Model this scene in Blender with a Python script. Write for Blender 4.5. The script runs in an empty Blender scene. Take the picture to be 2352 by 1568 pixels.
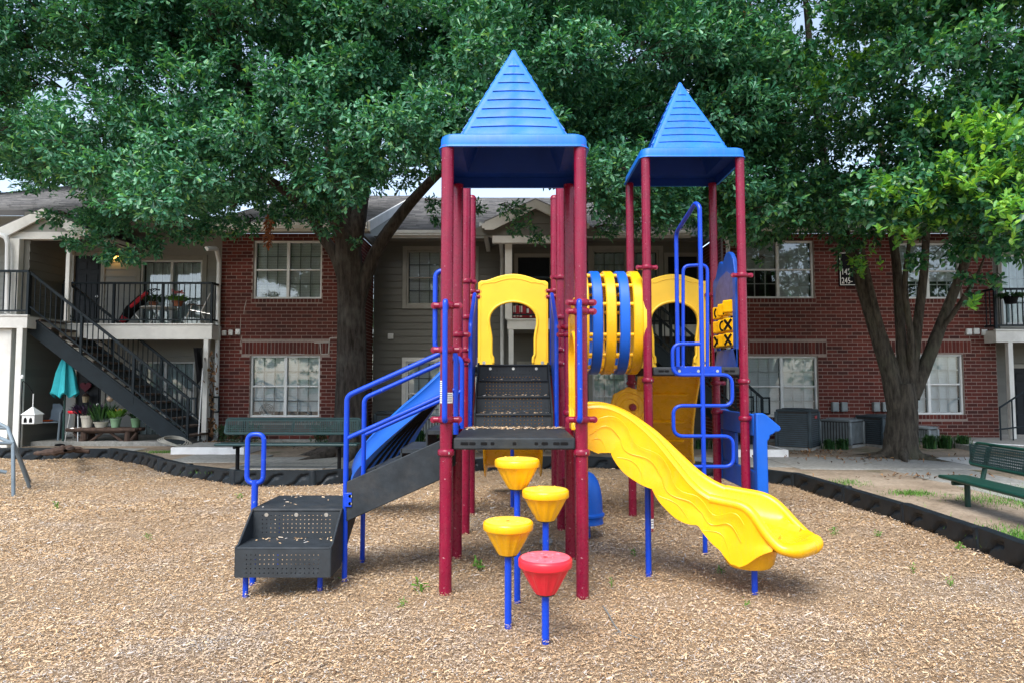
import bpy, bmesh, math, random
import numpy as np
from mathutils import Vector, Matrix
rng = np.random.default_rng(7)
random.seed(7)
R = math.radians
S = bpy.context.scene
COL = S.collection

# ------------------------------------------------------------------ camera, sky, sun, exposure
H = 1.52
F = 1568.0
PITCH = R(3.32)
CP, SP = math.cos(PITCH), math.sin(PITCH)
cam_d = bpy.data.cameras.new('camera')
cam_d.lens = 24.0
cam_d.sensor_width = 36.0
cam_d.clip_start = 0.05
cam_d.clip_end = 1500
cam = bpy.data.objects.new('camera', cam_d)
COL.objects.link(cam)
cam.location = (0, 0, H)
cam.rotation_euler = (R(90) + PITCH, 0, 0)
S.camera = cam

SUN_EL, SUN_AZ = 54.0, 200.0      # azimuth clockwise from +Y: the sun stands behind the camera, a little to the left
world = bpy.data.worlds.new('World')
S.world = world
world.use_nodes = True
wn, wl_ = world.node_tree.nodes, world.node_tree.links
wn.clear()
sky = wn.new('ShaderNodeTexSky')
sky.sky_type = 'NISHITA'
sky.sun_disc = False
sky.sun_elevation = R(SUN_EL)
sky.sun_rotation = R(SUN_AZ)
sky.air_density = 1.0
sky.dust_density = 1.5
sky.ozone_density = 1.0
hs = wn.new('ShaderNodeHueSaturation')
hs.inputs['Saturation'].default_value = 0.75
bgn = wn.new('ShaderNodeBackground')
bgn.inputs['Strength'].default_value = 0.095
wo = wn.new('ShaderNodeOutputWorld')
wl_.new(sky.outputs[0], hs.inputs['Color'])
wl_.new(hs.outputs[0], bgn.inputs['Color'])
wl_.new(bgn.outputs[0], wo.inputs['Surface'])

sun_d = bpy.data.lights.new('sun', 'SUN')
sun_d.energy = 1.5
sun_d.angle = R(35)
sun_d.color = (1.0, 0.96, 0.9)
sun = bpy.data.objects.new('sun', sun_d)
COL.objects.link(sun)
_a, _e = R(SUN_AZ), R(SUN_EL)
_to = Vector((math.sin(_a) * math.cos(_e), math.cos(_a) * math.cos(_e), math.sin(_e)))
sun.rotation_euler = _to.to_track_quat('Z', 'Y').to_euler()
sun.location = _to * 60

S.render.engine = 'CYCLES'
vs = S.view_settings
S.display_settings.display_device = 'sRGB'
vs.view_transform = 'Standard'
vs.look = 'None'
vs.exposure = 1.85
vs.gamma = 1.0
vs.use_curve_mapping = False
S.cycles.max_bounces = 6
S.cycles.transparent_max_bounces = 12
S.cycles.caustics_reflective = False
S.cycles.caustics_refractive = False

# ------------------------------------------------------------------ measuring helpers
ZO = 0.12                                  # the ground outside the mulch bed lies a little higher
def P(px, py, Y):
    u, v = (px - 1176) / F, (784 - py) / F
    d = Vector((u, CP - v * SP, SP + v * CP))
    t = Y / d.y
    return Vector((d.x * t, Y, H + d.z * t))
def G(px, py, z=0.0):
    u, v = (px - 1176) / F, (784 - py) / F
    d = Vector((u, CP - v * SP, SP + v * CP))
    t = (z - H) / d.z
    return Vector((d.x * t, d.y * t, z))
def proj(p):
    p = np.asarray(p, float)
    fw = p[..., 1] * CP + (p[..., 2] - H) * SP
    up = -p[..., 1] * SP + (p[..., 2] - H) * CP
    fw = np.where(np.abs(fw) < 1e-3, 1e-3, fw)
    return 1176 + F * p[..., 0] / fw, 784 - F * up / fw

# ------------------------------------------------------------------ objects
WLOC = {}
def tag(o, label=None, cat=None, group=None, kind=None):
    if label: o['label'] = label
    if cat: o['category'] = cat
    if group: o['group'] = group
    if kind: o['kind'] = kind
    return o
def thing(name, label, cat, loc=(0, 0, 0), group=None):
    o = bpy.data.objects.new(name, None)
    COL.objects.link(o)
    o.location = loc
    o.empty_display_size = 0.1
    WLOC[o.name] = Vector(loc)
    return tag(o, label, cat, group)
def place(o, parent, origin):
    """link o so that its origin stands at a world point, under its parent"""
    COL.objects.link(o)
    base = Vector((0, 0, 0))
    if parent is not None:
        o.parent = parent
        base = WLOC[parent.name]
    o.location = Vector(origin) - base
    WLOC[o.name] = Vector(origin)
    return o
def group_node(name, parent):
    o = bpy.data.objects.new(name, None)
    o.empty_display_size = 0.05
    return place(o, parent, WLOC[parent.name])
def dup(o, parent, origin, rotz=None, name=None):
    c = o.copy()
    if name: c.name = name
    for k in ('label', 'category', 'group'):
        if k in c: del c[k]
    place(c, parent, origin)
    if rotz is not None: c.rotation_euler = (0, 0, rotz)
    return c
def copy_tree(o, loc, rotz, label, group=None):
    c = o.copy(); COL.objects.link(c); c.location = loc; c.rotation_euler = (0, 0, rotz)
    c['label'] = label
    if group: c['group'] = group
    WLOC[c.name] = Vector(loc)
    for ch in list(o.children):
        d = ch.copy(); COL.objects.link(d); d.parent = c
        for g in list(ch.children):
            e = g.copy(); COL.objects.link(e); e.parent = d
    return c

def fillet(pts, rad, seg=6, closed=False):
    pts = [Vector(p) for p in pts]
    n = len(pts); out = []
    for i, p in enumerate(pts):
        if not closed and i in (0, n - 1):
            out.append(p); continue
        a, b = pts[(i - 1) % n], pts[(i + 1) % n]
        da, db = (a - p), (b - p)
        la, lb = da.length, db.length
        da.normalize(); db.normalize()
        ang = da.angle(db, 0)
        if ang > R(176) or ang < R(4):
            out.append(p); continue
        t = min(rad / math.tan(ang / 2), la * 0.49, lb * 0.49)
        p0, p1 = p + da * t, p + db * t
        for k in range(seg + 1):
            s = k / seg
            out.append(p0 * (1 - s) ** 2 + p * 2 * s * (1 - s) + p1 * s ** 2)
    return out

class MB:
    def __init__(s):
        s.v = []; s.f = []
    def add(s, vs, fs):
        o = len(s.v)
        s.v.extend([tuple(x) for x in vs])
        s.f.extend([tuple(i + o for i in f) for f in fs])
        return s
    def box(s, x0, x1, y0, y1, z0, z1):
        v = [(x0, y0, z0), (x1, y0, z0), (x1, y1, z0), (x0, y1, z0), (x0, y0, z1), (x1, y0, z1), (x1, y1, z1), (x0, y1, z1)]
        return s.add(v, [(3, 2, 1, 0), (4, 5, 6, 7), (0, 1, 5, 4), (1, 2, 6, 5), (2, 3, 7, 6), (3, 0, 4, 7)])
    def bar(s, a, b, w, h, up=(0, 0, 1)):
        """a straight bar of rectangular section between two points; w across, h along up"""
        a, b = Vector(a), Vector(b); d = (b - a).normalized(); up = Vector(up)
        if abs(d.dot(up)) > 0.98: up = Vector((0, 1, 0))
        sx = d.cross(up).normalized() * (w / 2); uz = sx.cross(d).normalized() * (h / 2)
        v = [a - sx - uz, a + sx - uz, a + sx + uz, a - sx + uz, b - sx - uz, b + sx - uz, b + sx + uz, b - sx + uz]
        return s.add(v, [(0, 1, 2, 3), (7, 6, 5, 4), (0, 4, 5, 1), (1, 5, 6, 2), (2, 6, 7, 3), (3, 7, 4, 0)])
    def tube(s, pts, r, n=12, closed=False, cap=True):
        pts = [Vector(p) for p in pts]; m = len(pts)
        rs = r if hasattr(r, '__len__') else [r] * m
        tang = []
        for i in range(m):
            if closed: t = pts[(i + 1) % m] - pts[i - 1]
            else: t = pts[min(i + 1, m - 1)] - pts[max(i - 1, 0)]
            tang.append(t.normalized())
        ref = Vector((0, 0, 1)) if abs(tang[0].z) < 0.9 else Vector((0, 1, 0))
        nx = tang[0].cross(ref).normalized()
        vs = []
        for i in range(m):
            t = tang[i]
            nx = (nx - t * nx.dot(t)).normalized()
            ny = t.cross(nx)
            for k in range(n):
                a = 2 * math.pi * k / n
                vs.append(pts[i] + (nx * math.cos(a) + ny * math.sin(a)) * rs[i])
        fs = []
        for i in range(m if closed else m - 1):
            j = (i + 1) % m
            for k in range(n):
                k2 = (k + 1) % n
                fs.append((i * n + k, i * n + k2, j * n + k2, j * n + k))
        if cap and not closed:
            fs.append(tuple(range(n - 1, -1, -1))); fs.append(tuple((m - 1) * n + k for k in range(n)))
        return s.add(vs, fs)
    def lathe(s, prof, c=(0, 0, 0), n=32, axis='z'):
        """prof: (radius, height) from bottom to top"""
        c = Vector(c); vs = []; fs = []
        for (r, h) in prof:
            for k in range(n):
                a = 2 * math.pi * k / n
                x, y = r * math.cos(a), r * math.sin(a)
                q = (x, y, h) if axis == 'z' else ((h, x, y) if axis == 'x' else (x, h, -y))
                vs.append(c + Vector(q))
        m = len(prof)
        for i in range(m - 1):
            for k in range(n):
                k2 = (k + 1) % n
                fs.append((i * n + k, i * n + k2, (i + 1) * n + k2, (i + 1) * n + k))
        if prof[0][0] > 1e-5: fs.append(tuple(range(n - 1, -1, -1)))
        if prof[-1][0] > 1e-5: fs.append(tuple((m - 1) * n + k for k in range(n)))
        return s.add(vs, fs)
    def prism(s, poly, f0, f1):
        """poly: 2-D points; f0, f1 map a 2-D point to the two faces"""
        n = len(poly)
        vs = [f0(p) for p in poly] + [f1(p) for p in poly]
        fs = [tuple(range(n - 1, -1, -1)), tuple(range(n, 2 * n))]
        for i in range(n):
            j = (i + 1) % n
            fs.append((i, j, n + j, n + i))
        return s.add(vs, fs)
    def band(s, outer, inner, f0, f1, closed=False):
        """a flat sheet between two outlines of the same number of points, with thickness"""
        n = len(outer)
        vs = [f0(p) for p in outer] + [f0(p) for p in inner] + [f1(p) for p in outer] + [f1(p) for p in inner]
        fs = []
        for i in range(n if closed else n - 1):
            j = (i + 1) % n
            fs.append((i, j, n + j, n + i))
            fs.append((2 * n + i, 3 * n + i, 3 * n + j, 2 * n + j))
            fs.append((i, 2 * n + i, 2 * n + j, j))
            fs.append((n + i, n + j, 3 * n + j, 3 * n + i))
        if not closed:
            for i in (0, n - 1):
                fs.append((i, n + i, 3 * n + i, 2 * n + i))
        return s.add(vs, fs)
    def build(s, name, mat, parent=None, origin=None, bevel=0, seg=2, smooth=True, angle=35, fix=True):
        v = np.array(s.v, float)
        if origin is None:
            if parent is not None: origin = WLOC[parent.name]
            else: origin = Vector(((v[:, 0].min() + v[:, 0].max()) / 2, (v[:, 1].min() + v[:, 1].max()) / 2, v[:, 2].min()))
        me = bpy.data.meshes.new(name)
        me.from_pydata((v - np.array(origin)).tolist(), [], s.f)
        if fix:
            bm = bmesh.new(); bm.from_mesh(me)
            bmesh.ops.recalc_face_normals(bm, faces=bm.faces)
            bm.to_mesh(me); bm.free()
        me.update()
        if smooth:
            me.polygons.foreach_set('use_smooth', [True] * len(me.polygons))
            me.set_sharp_from_angle(angle=R(angle))
        if mat is not None: me.materials.append(mat)
        o = bpy.data.objects.new(name, me)
        place(o, parent, origin)
        if bevel:
            b = o.modifiers.new('bevel', 'BEVEL'); b.width = bevel; b.segments = seg; b.limit_method = 'ANGLE'; b.angle_limit = R(40)
            b.harden_normals = False
        return o

def np_mesh(name, V, Fq, mat, parent=None, smooth=False, origin=(0, 0, 0)):
    """V (n,3), Fq (m,k) all faces of the same size, built quickly"""
    me = bpy.data.meshes.new(name)
    m, k = Fq.shape
    me.vertices.add(len(V)); me.loops.add(m * k); me.polygons.add(m)
    me.vertices.foreach_set('co', (V - np.array(origin)).astype(np.float32).ravel())
    me.loops.foreach_set('vertex_index', Fq.astype(np.int32).ravel())
    me.polygons.foreach_set('loop_start', np.arange(0, m * k, k, dtype=np.int32))
    me.polygons.foreach_set('loop_total', np.full(m, k, dtype=np.int32))
    if smooth: me.polygons.foreach_set('use_smooth', np.ones(m, bool))
    me.update(calc_edges=True)
    if mat is not None: me.materials.append(mat)
    o = bpy.data.objects.new(name, me)
    place(o, parent, origin)
    return o

# ------------------------------------------------------------------ materials
def _nt(name):
    m = bpy.data.materials.new(name); m.use_nodes = True
    nt = m.node_tree
    b = nt.nodes.get('Principled BSDF')
    return m, nt, b
def node(nt, typ, **kw):
    n = nt.nodes.new(typ)
    for k, v in kw.items(): setattr(n, k, v)
    return n
def mixc(nt, a, b, fac, blend='MIX'):
    n = node(nt, 'ShaderNodeMix', data_type='RGBA', blend_type=blend)
    for sock, val in ((n.inputs[0], fac), (n.inputs[6], a), (n.inputs[7], b)):
        if hasattr(val, 'links'): nt.links.new(val, sock)
        elif isinstance(val, (int, float)): sock.default_value = val
        else: sock.default_value = (*val, 1)
    return n.outputs[2]
def ramp(nt, fac, stops):
    n = node(nt, 'ShaderNodeValToRGB')
    el = n.color_ramp.elements
    while len(el) < len(stops): el.new(0.5)
    for e, (p, c) in zip(el, stops):
        e.position = p; e.color = (*c, 1)
    nt.links.new(fac, n.inputs[0])
    return n.outputs[0]
def noise(nt, scale, detail=4, vec=None, rough=0.55):
    n = node(nt, 'ShaderNodeTexNoise'); n.inputs['Scale'].default_value = scale; n.inputs['Detail'].default_value = detail
    n.inputs['Roughness'].default_value = rough
    if vec is not None: nt.links.new(vec, n.inputs['Vector'])
    return n.outputs['Fac']
def objco(nt): return node(nt, 'ShaderNodeTexCoord').outputs['Object']
def wpos(nt): return node(nt, 'ShaderNodeNewGeometry').outputs['Position']
def vscale(nt, vec, sc):
    n = node(nt, 'ShaderNodeVectorMath', operation='MULTIPLY'); nt.links.new(vec, n.inputs[0]); n.inputs[1].default_value = sc
    return n.outputs[0]
def bump(nt, b, h, strength, dist=0.01):
    n = node(nt, 'ShaderNodeBump'); n.inputs['Strength'].default_value = strength; n.inputs['Distance'].default_value = dist
    nt.links.new(h, n.inputs['Height']); nt.links.new(n.outputs[0], b.inputs['Normal'])
def M(name, col, rough=0.5, metal=0.0, spec=0.5, var=0.15, vscale_=6.0, bmp=0.0, bscale=60.0, coat=0.0, world_co=False, dirt=0.0, nicks=None, streak=0.0):
    m, nt, b = _nt(name)
    vec = wpos(nt) if world_co else objco(nt)
    nf = noise(nt, vscale_, 5, vec)
    lo = tuple(c * (1 - var) for c in col); hi = tuple(min(1, c * (1 + var)) for c in col)
    c = ramp(nt, nf, [(0.3, lo), (0.7, hi)])
    if dirt:
        nd = noise(nt, 2.3, 8, vec, 0.7)
        r = ramp(nt, nd, [(0.5, (0, 0, 0)), (0.72, (1, 1, 1))])
        mul = node(nt, 'ShaderNodeMath', operation='MULTIPLY'); nt.links.new(r, mul.inputs[0]); mul.inputs[1].default_value = dirt
        c = mixc(nt, c, (0.12, 0.10, 0.08), mul.outputs[0])
    if streak:
        ns = noise(nt, 5.0, 6, vscale(nt, vec, (9, 9, 0.7)), 0.65)
        sr = ramp(nt, ns, [(0.50, (0, 0, 0)), (0.75, (1, 1, 1))])
        ml = node(nt, 'ShaderNodeMath', operation='MULTIPLY'); nt.links.new(sr, ml.inputs[0]); ml.inputs[1].default_value = streak
        c = mixc(nt, c, tuple(min(1, 0.45 * x + 0.16) for x in col), ml.outputs[0])
    if nicks:
        nn = noise(nt, 55, 3, vec, 0.5)
        nr = ramp(nt, nn, [(0.700, (0, 0, 0)), (0.715, (1, 1, 1))])
        c = mixc(nt, c, nicks, nr)
    nt.links.new(c, b.inputs['Base Color'])
    b.inputs['Roughness'].default_value = rough
    b.inputs['Metallic'].default_value = metal
    b.inputs['Specular IOR Level'].default_value = spec
    if coat: b.inputs['Coat Weight'].default_value = coat; b.inputs['Coat Roughness'].default_value = 0.15
    rn = noise(nt, vscale_ * 3.1, 4, vec)
    mr = node(nt, 'ShaderNodeMapRange'); nt.links.new(rn, mr.inputs[0]); mr.inputs[3].default_value = max(0.02, rough - 0.08); mr.inputs[4].default_value = min(1, rough + 0.12)
    nt.links.new(mr.outputs[0], b.inputs['Roughness'])
    if bmp: bump(nt, b, noise(nt, bscale, 5, vec), bmp, 0.004)
    return m

MAROON = M('maroon_post_paint', (0.205, 0.004, 0.030), 0.27, spec=0.42, var=0.14, vscale_=9, dirt=0.12, nicks=(0.42, 0.22, 0.24), streak=0.10)
BLUE = M('blue_tube_paint', (0.003, 0.050, 0.50), 0.30, spec=0.4, var=0.10, dirt=0.06, nicks=(0.20, 0.25, 0.42))
ROOFIN = M('painted_shade_blue', (0.002, 0.026, 0.19), 0.6, spec=0.2, var=0.1)  # roof undersides: their shade is painted in as a deeper blue
MUNTIN = M('grey_muntin', (0.20, 0.22, 0.22), 0.5)
ROOFBLUE = M('light_blue_plastic', (0.005, 0.140, 0.60), 0.42, spec=0.35, var=0.16, vscale_=3, dirt=0.12, streak=0.16)
SLIDEBLUE = M('slide_blue_plastic', (0.004, 0.10, 0.52), 0.38, spec=0.4, var=0.10, vscale_=3, dirt=0.05)
PANELBLUE = M('panel_blue_plastic', (0.006, 0.075, 0.42), 0.42, spec=0.4, var=0.14, vscale_=5, dirt=0.10)
FADED = M('faded_violet_print', (0.10, 0.10, 0.26), 0.6, var=0.25, vscale_=12)
YELLOW = M('yellow_plastic', (0.87, 0.445, 0.004), 0.26, spec=0.45, var=0.10, vscale_=2.5, dirt=0.10, streak=0.12)
YELLOWP = M('faded_yellow_plastic', (0.82, 0.50, 0.03), 0.42, spec=0.4, var=0.08, vscale_=3, dirt=0.10)
REDP = M('red_plastic', (0.74, 0.022, 0.040), 0.36, spec=0.45, var=0.10, vscale_=6)
REDTOP = M('worn_red_plastic', (0.78, 0.13, 0.17), 0.5, spec=0.4, var=0.18, vscale_=20, bmp=0.3, bscale=50)
YELTOP = M('worn_yellow_plastic', (0.86, 0.56, 0.06), 0.5, spec=0.4, var=0.12, vscale_=20, bmp=0.3, bscale=50)
DARK = M('charcoal_coating', (0.022, 0.028, 0.034), 0.6, spec=0.26, var=0.25, vscale_=14, bmp=0.25, bscale=120, dirt=0.25)
TIMBER = M('black_edging_plastic', (0.009, 0.014, 0.019), 0.50, spec=0.32, var=0.35, vscale_=6, dirt=0.03)
STEEL = M('bolt_steel', (0.62, 0.62, 0.6), 0.3, metal=0.9, var=0.1)
GALV = M('grey_dome_paint', (0.18, 0.23, 0.27), 0.4, metal=0.2, var=0.15)
BLACK = M('black_paint', (0.006, 0.006, 0.007), 0.7, spec=0.12, var=0.2)
STICKER = M('white_sticker', (0.75, 0.75, 0.72), 0.5, var=0.05)
INK = M('grey_print', (0.12, 0.12, 0.13), 0.6, var=0.05)
TRIM = M('pale_trim_paint', (0.64, 0.64, 0.61), 0.55, var=0.08, vscale_=4, dirt=0.18)
TRIMD = M('taupe_trim_paint', (0.27, 0.265, 0.235), 0.6, var=0.08, vscale_=4, dirt=0.18)
WHITE = M('white_vinyl', (0.66, 0.68, 0.68), 0.45, var=0.05, dirt=0.08)
WHITEPAINT = M('white_kerb_paint', (0.78, 0.79, 0.79), 0.6, var=0.06, dirt=0.25)
RAIL = M('dark_iron_paint', (0.009, 0.016, 0.021), 0.6, spec=0.25, var=0.2)
STEPBROWN = M('weathered_tread', (0.085, 0.062, 0.05), 0.8, var=0.35, vscale_=8)
GREEN = M('green_bench_coating', (0.004, 0.042, 0.030), 0.4, spec=0.5, var=0.15)
TEAL = M('teal_bench_coating', (0.014, 0.048, 0.052), 0.4, spec=0.5, var=0.15)
ACDARK = M('dark_louvre_metal', (0.042, 0.062, 0.074), 0.5, metal=0.3, var=0.2)
ACGREY = M('grey_louvre_metal', (0.21, 0.24, 0.25), 0.5, metal=0.3, var=0.2)
BARKWOOD = M('rustic_log', (0.060, 0.036, 0.026), 0.9, var=0.5, vscale_=9, bmp=0.8, bscale=30)
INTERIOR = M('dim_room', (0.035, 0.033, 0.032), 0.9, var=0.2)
BLIND = M('blind_slats', (0.86, 0.90, 0.91), 0.55, var=0.06)
CURTAIN = M('grey_curtain', (0.60, 0.68, 0.69), 0.8, var=0.12)
DOORDARK = M('dark_door_paint', (0.007, 0.010, 0.014), 0.55, spec=0.25, var=0.2)
SOIL = M('potting_soil', (0.03, 0.02, 0.015), 0.95, var=0.4)
TERRA = M('terracotta', (0.25, 0.09, 0.045), 0.8, var=0.2)

def mat_perf(name, col, step, rad, box_lo, box_hi, axes=(0, 2), rough=0.5):
    """a coated plate punched with a grid of round holes; the holes let light and view through"""
    m, nt, b = _nt(name)
    tc = node(nt, 'ShaderNodeTexCoord')
    nf = noise(nt, 14, 5, tc.outputs['Object'])
    c = ramp(nt, nf, [(0.3, tuple(x * 0.75 for x in col)), (0.7, tuple(x * 1.3 for x in col))])
    nt.links.new(c, b.inputs['Base Color']); b.inputs['Roughness'].default_value = rough
    sx = node(nt, 'ShaderNodeSeparateXYZ'); nt.links.new(tc.outputs['Object'], sx.inputs[0])
    sg = node(nt, 'ShaderNodeSeparateXYZ'); nt.links.new(tc.outputs['Generated'], sg.inputs[0])
    d2 = None; inside = None
    def mth(op, a, bb=None):
        n = node(nt, 'ShaderNodeMath', operation=op)
        for i, val in enumerate((a, bb)):
            if val is None: continue
            if hasattr(val, 'links'): nt.links.new(val, n.inputs[i])
            else: n.inputs[i].default_value = val
        return n.outputs[0]
    for k, ax in enumerate(axes):
        w = mth('SUBTRACT', mth('FRACT', mth('ADD', mth('DIVIDE', sx.outputs[ax], step), 100.5)), 0.5)
        sq = mth('MULTIPLY', w, w)
        d2 = sq if d2 is None else mth('ADD', d2, sq)
        ins = mth('MULTIPLY', mth('GREATER_THAN', sg.outputs[ax], box_lo[k]), mth('LESS_THAN', sg.outputs[ax], box_hi[k]))
        inside = ins if inside is None else mth('MULTIPLY', inside, ins)
    hole = mth('MULTIPLY', mth('LESS_THAN', d2, (rad / step) ** 2), inside)
    tr = node(nt, 'ShaderNodeBsdfTransparent')
    mx = node(nt, 'ShaderNodeMixShader')
    nt.links.new(hole, mx.inputs[0]); nt.links.new(b.outputs[0], mx.inputs[1]); nt.links.new(tr.outputs[0], mx.inputs[2])
    nt.links.new(mx.outputs[0], nt.nodes['Material Output'].inputs['Surface'])
    return m
PERF_STEP = mat_perf('perforated_charcoal_plate', (0.022, 0.028, 0.034), 0.0310, 0.0041, (0.09, 0.14), (0.91, 0.88))
PERF_TEAL = mat_perf('perforated_teal_steel', (0.014, 0.048, 0.052), 0.030, 0.0105, (0.01, 0.08), (0.99, 0.92), rough=0.4)
PERF_GREEN = mat_perf('perforated_green_steel', (0.006, 0.068, 0.048), 0.026, 0.008, (0.04, 0.12), (0.96, 0.88), axes=(1, 2), rough=0.4)

def mat_glass():
    m, nt, b = _nt('window_glass')
    nt.nodes.remove(b)
    g = node(nt, 'ShaderNodeBsdfGlossy'); g.inputs['Roughness'].default_value = 0.02
    g.inputs['Color'].default_value = (0.9, 0.95, 1, 1)
    t = node(nt, 'ShaderNodeBsdfTransparent'); t.inputs['Color'].default_value = (0.90, 0.95, 0.96, 1)
    lw = node(nt, 'ShaderNodeFresnel'); lw.inputs['IOR'].default_value = 1.5
    mr = node(nt, 'ShaderNodeMapRange'); nt.links.new(lw.outputs[0], mr.inputs[0]); mr.inputs[3].default_value = 0.10; mr.inputs[4].default_value = 1
    bn = node(nt, 'ShaderNodeBump'); bn.inputs['Strength'].default_value = 0.05; bn.inputs['Distance'].default_value = 0.02
    nt.links.new(noise(nt, 1.6, 2, objco(nt)), bn.inputs['Height']); nt.links.new(bn.outputs[0], g.inputs['Normal'])
    mx = node(nt, 'ShaderNodeMixShader')
    nt.links.new(mr.outputs[0], mx.inputs[0]); nt.links.new(t.outputs[0], mx.inputs[1]); nt.links.new(g.outputs[0], mx.inputs[2])
    nt.links.new(mx.outputs[0], nt.nodes['Material Output'].inputs['Surface'])
    return m
GLASS = mat_glass()

def mat_island(name, stops, rough=0.7, spec=0.3, trans=0.0, patch=None, patch_scale=0.5, objrand=True, bmp=0.0, bscale=80, tint=None):
    """colour picked per piece: by island in a joined mesh, by object for single pieces"""
    m, nt, b = _nt(name)
    geo = node(nt, 'ShaderNodeNewGeometry')
    f = geo.outputs['Random Per Island']
    if objrand:
        oi = node(nt, 'ShaderNodeObjectInfo')
        ad = node(nt, 'ShaderNodeMath', operation='ADD'); nt.links.new(f, ad.inputs[0]); nt.links.new(oi.outputs['Random'], ad.inputs[1])
        fr = node(nt, 'ShaderNodeMath', operation='FRACT'); nt.links.new(ad.outputs[0], fr.inputs[0]); f = fr.outputs[0]
    c = ramp(nt, f, stops)
    if patch:
        nf = noise(nt, patch_scale, 6, geo.outputs['Position'], 0.6)
        pf = ramp(nt, nf, [(0.51, (0, 0, 0)), (0.66, (1, 1, 1))])
        c2 = ramp(nt, f, patch)
        c = mixc(nt, c, c2, pf)
    if tint:
        nf = noise(nt, 0.35, 4, geo.outputs['Position'])
        tf = ramp(nt, nf, [(0.48, (0, 0, 0)), (0.62, (1, 1, 1))])
        c = mixc(nt, c, mixc(nt, c, tint, 0.42), tf)
    nt.links.new(c, b.inputs['Base Color'])
    b.inputs['Roughness'].default_value = rough; b.inputs['Specular IOR Level'].default_value = spec
    if bmp: bump(nt, b, noise(nt, bscale, 5, geo.outputs['Position']), bmp, 0.004)
    if trans:
        tl = node(nt, 'ShaderNodeBsdfTranslucent')
        br = node(nt, 'ShaderNodeMix', data_type='RGBA', blend_type='MULTIPLY'); br.inputs[0].default_value = 1
        nt.links.new(c, br.inputs[6]); br.inputs[7].default_value = (1.5, 1.5, 0.5, 1)
        nt.links.new(br.outputs[2], tl.inputs['Color'])
        mx = node(nt, 'ShaderNodeMixShader'); mx.inputs[0].default_value = trans
        nt.links.new(b.outputs[0], mx.inputs[1]); nt.links.new(tl.outputs[0], mx.inputs[2])
        nt.links.new(mx.outputs[0], nt.nodes['Material Output'].inputs['Surface'])
    return m
BRICK = mat_island('red_brick', [(0.0, (0.060, 0.013, 0.0105)), (0.3, (0.105, 0.020, 0.0145)), (0.6, (0.135, 0.029, 0.020)), (0.85, (0.095, 0.018, 0.014)), (1.0, (0.045, 0.012, 0.011))], 0.85, bmp=0.4, bscale=70, tint=(0.060, 0.024, 0.019))
MORTAR = M('mortar', (0.27, 0.21, 0.185), 0.95, var=0.15, vscale_=20, bmp=0.4, bscale=80, world_co=True)
SIDING = mat_island('grey_lap_siding', [(0, (0.125, 0.124, 0.110)), (1, (0.145, 0.144, 0.128))], 0.6, bmp=0.1, bscale=40)
SIDINGP = mat_island('pale_grey_lap_siding', [(0, (0.27, 0.275, 0.26)), (1, (0.30, 0.305, 0.285))], 0.6, bmp=0.1, bscale=40)
SHINGLE = mat_island('grey_shingles', [(0, (0.085, 0.085, 0.09)), (0.5, (0.13, 0.13, 0.135)), (1, (0.18, 0.178, 0.178))], 0.95, bmp=0.6, bscale=120)
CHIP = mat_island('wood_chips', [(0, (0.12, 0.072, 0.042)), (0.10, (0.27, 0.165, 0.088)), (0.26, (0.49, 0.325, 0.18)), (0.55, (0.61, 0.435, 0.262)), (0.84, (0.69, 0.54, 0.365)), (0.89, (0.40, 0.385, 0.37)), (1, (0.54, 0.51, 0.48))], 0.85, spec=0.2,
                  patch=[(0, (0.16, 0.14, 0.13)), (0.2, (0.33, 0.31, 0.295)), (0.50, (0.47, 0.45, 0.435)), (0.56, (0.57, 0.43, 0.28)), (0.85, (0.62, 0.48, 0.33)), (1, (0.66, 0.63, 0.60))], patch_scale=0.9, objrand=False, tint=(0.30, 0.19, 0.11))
OAKLEAF = mat_island('oak_leaves', [(0, (0.016, 0.085, 0.050)), (0.40, (0.040, 0.175, 0.098)), (0.78, (0.090, 0.285, 0.160)), (0.95, (0.15, 0.38, 0.19)), (1, (0.24, 0.42, 0.10))], 0.42, spec=0.5, trans=0.27, objrand=False)
BROADLEAF = mat_island('glossy_leaves', [(0, (0.014, 0.075, 0.040)), (0.45, (0.036, 0.155, 0.075)), (0.85, (0.085, 0.26, 0.115)), (1, (0.18, 0.37, 0.08))], 0.36, spec=0.55, trans=0.27, objrand=False)
NEWLEAF = mat_island('new_leaves', [(0, (0.07, 0.24, 0.06)), (0.5, (0.17, 0.42, 0.07)), (1, (0.34, 0.55, 0.08))], 0.4, spec=0.5, trans=0.32, objrand=False)
DEADLEAF = mat_island('dead_leaves', [(0, (0.16, 0.05, 0.022)), (1, (0.36, 0.14, 0.06))], 0.7, trans=0.15, objrand=False)
DRYLEAF = mat_island('dry_leaves', [(0, (0.08, 0.045, 0.025)), (0.5, (0.20, 0.10, 0.045)), (1, (0.34, 0.22, 0.11))], 0.8, objrand=False)
HEDGELEAF = mat_island('hedge_leaves', [(0, (0.008, 0.03, 0.012)), (1, (0.03, 0.085, 0.025))], 0.5, trans=0.15, objrand=False)
BLADE = mat_island('grass_blades', [(0, (0.015, 0.05, 0.018)), (0.6, (0.03, 0.10, 0.03)), (1, (0.07, 0.16, 0.04))], 0.5, trans=0.15, objrand=False)
LAWN = mat_island('lawn_blades', [(0, (0.04, 0.13, 0.02)), (0.6, (0.09, 0.23, 0.03)), (1, (0.18, 0.32, 0.06))], 0.6, trans=0.2, objrand=False)
WEED = mat_island('weed_leaves', [(0, (0.07, 0.20, 0.03)), (1, (0.17, 0.36, 0.06))], 0.5, trans=0.2, objrand=False)
PURPLE = mat_island('purple_leaves', [(0, (0.02, 0.012, 0.03)), (1, (0.055, 0.03, 0.075))], 0.5, trans=0.1, objrand=False)
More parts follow.
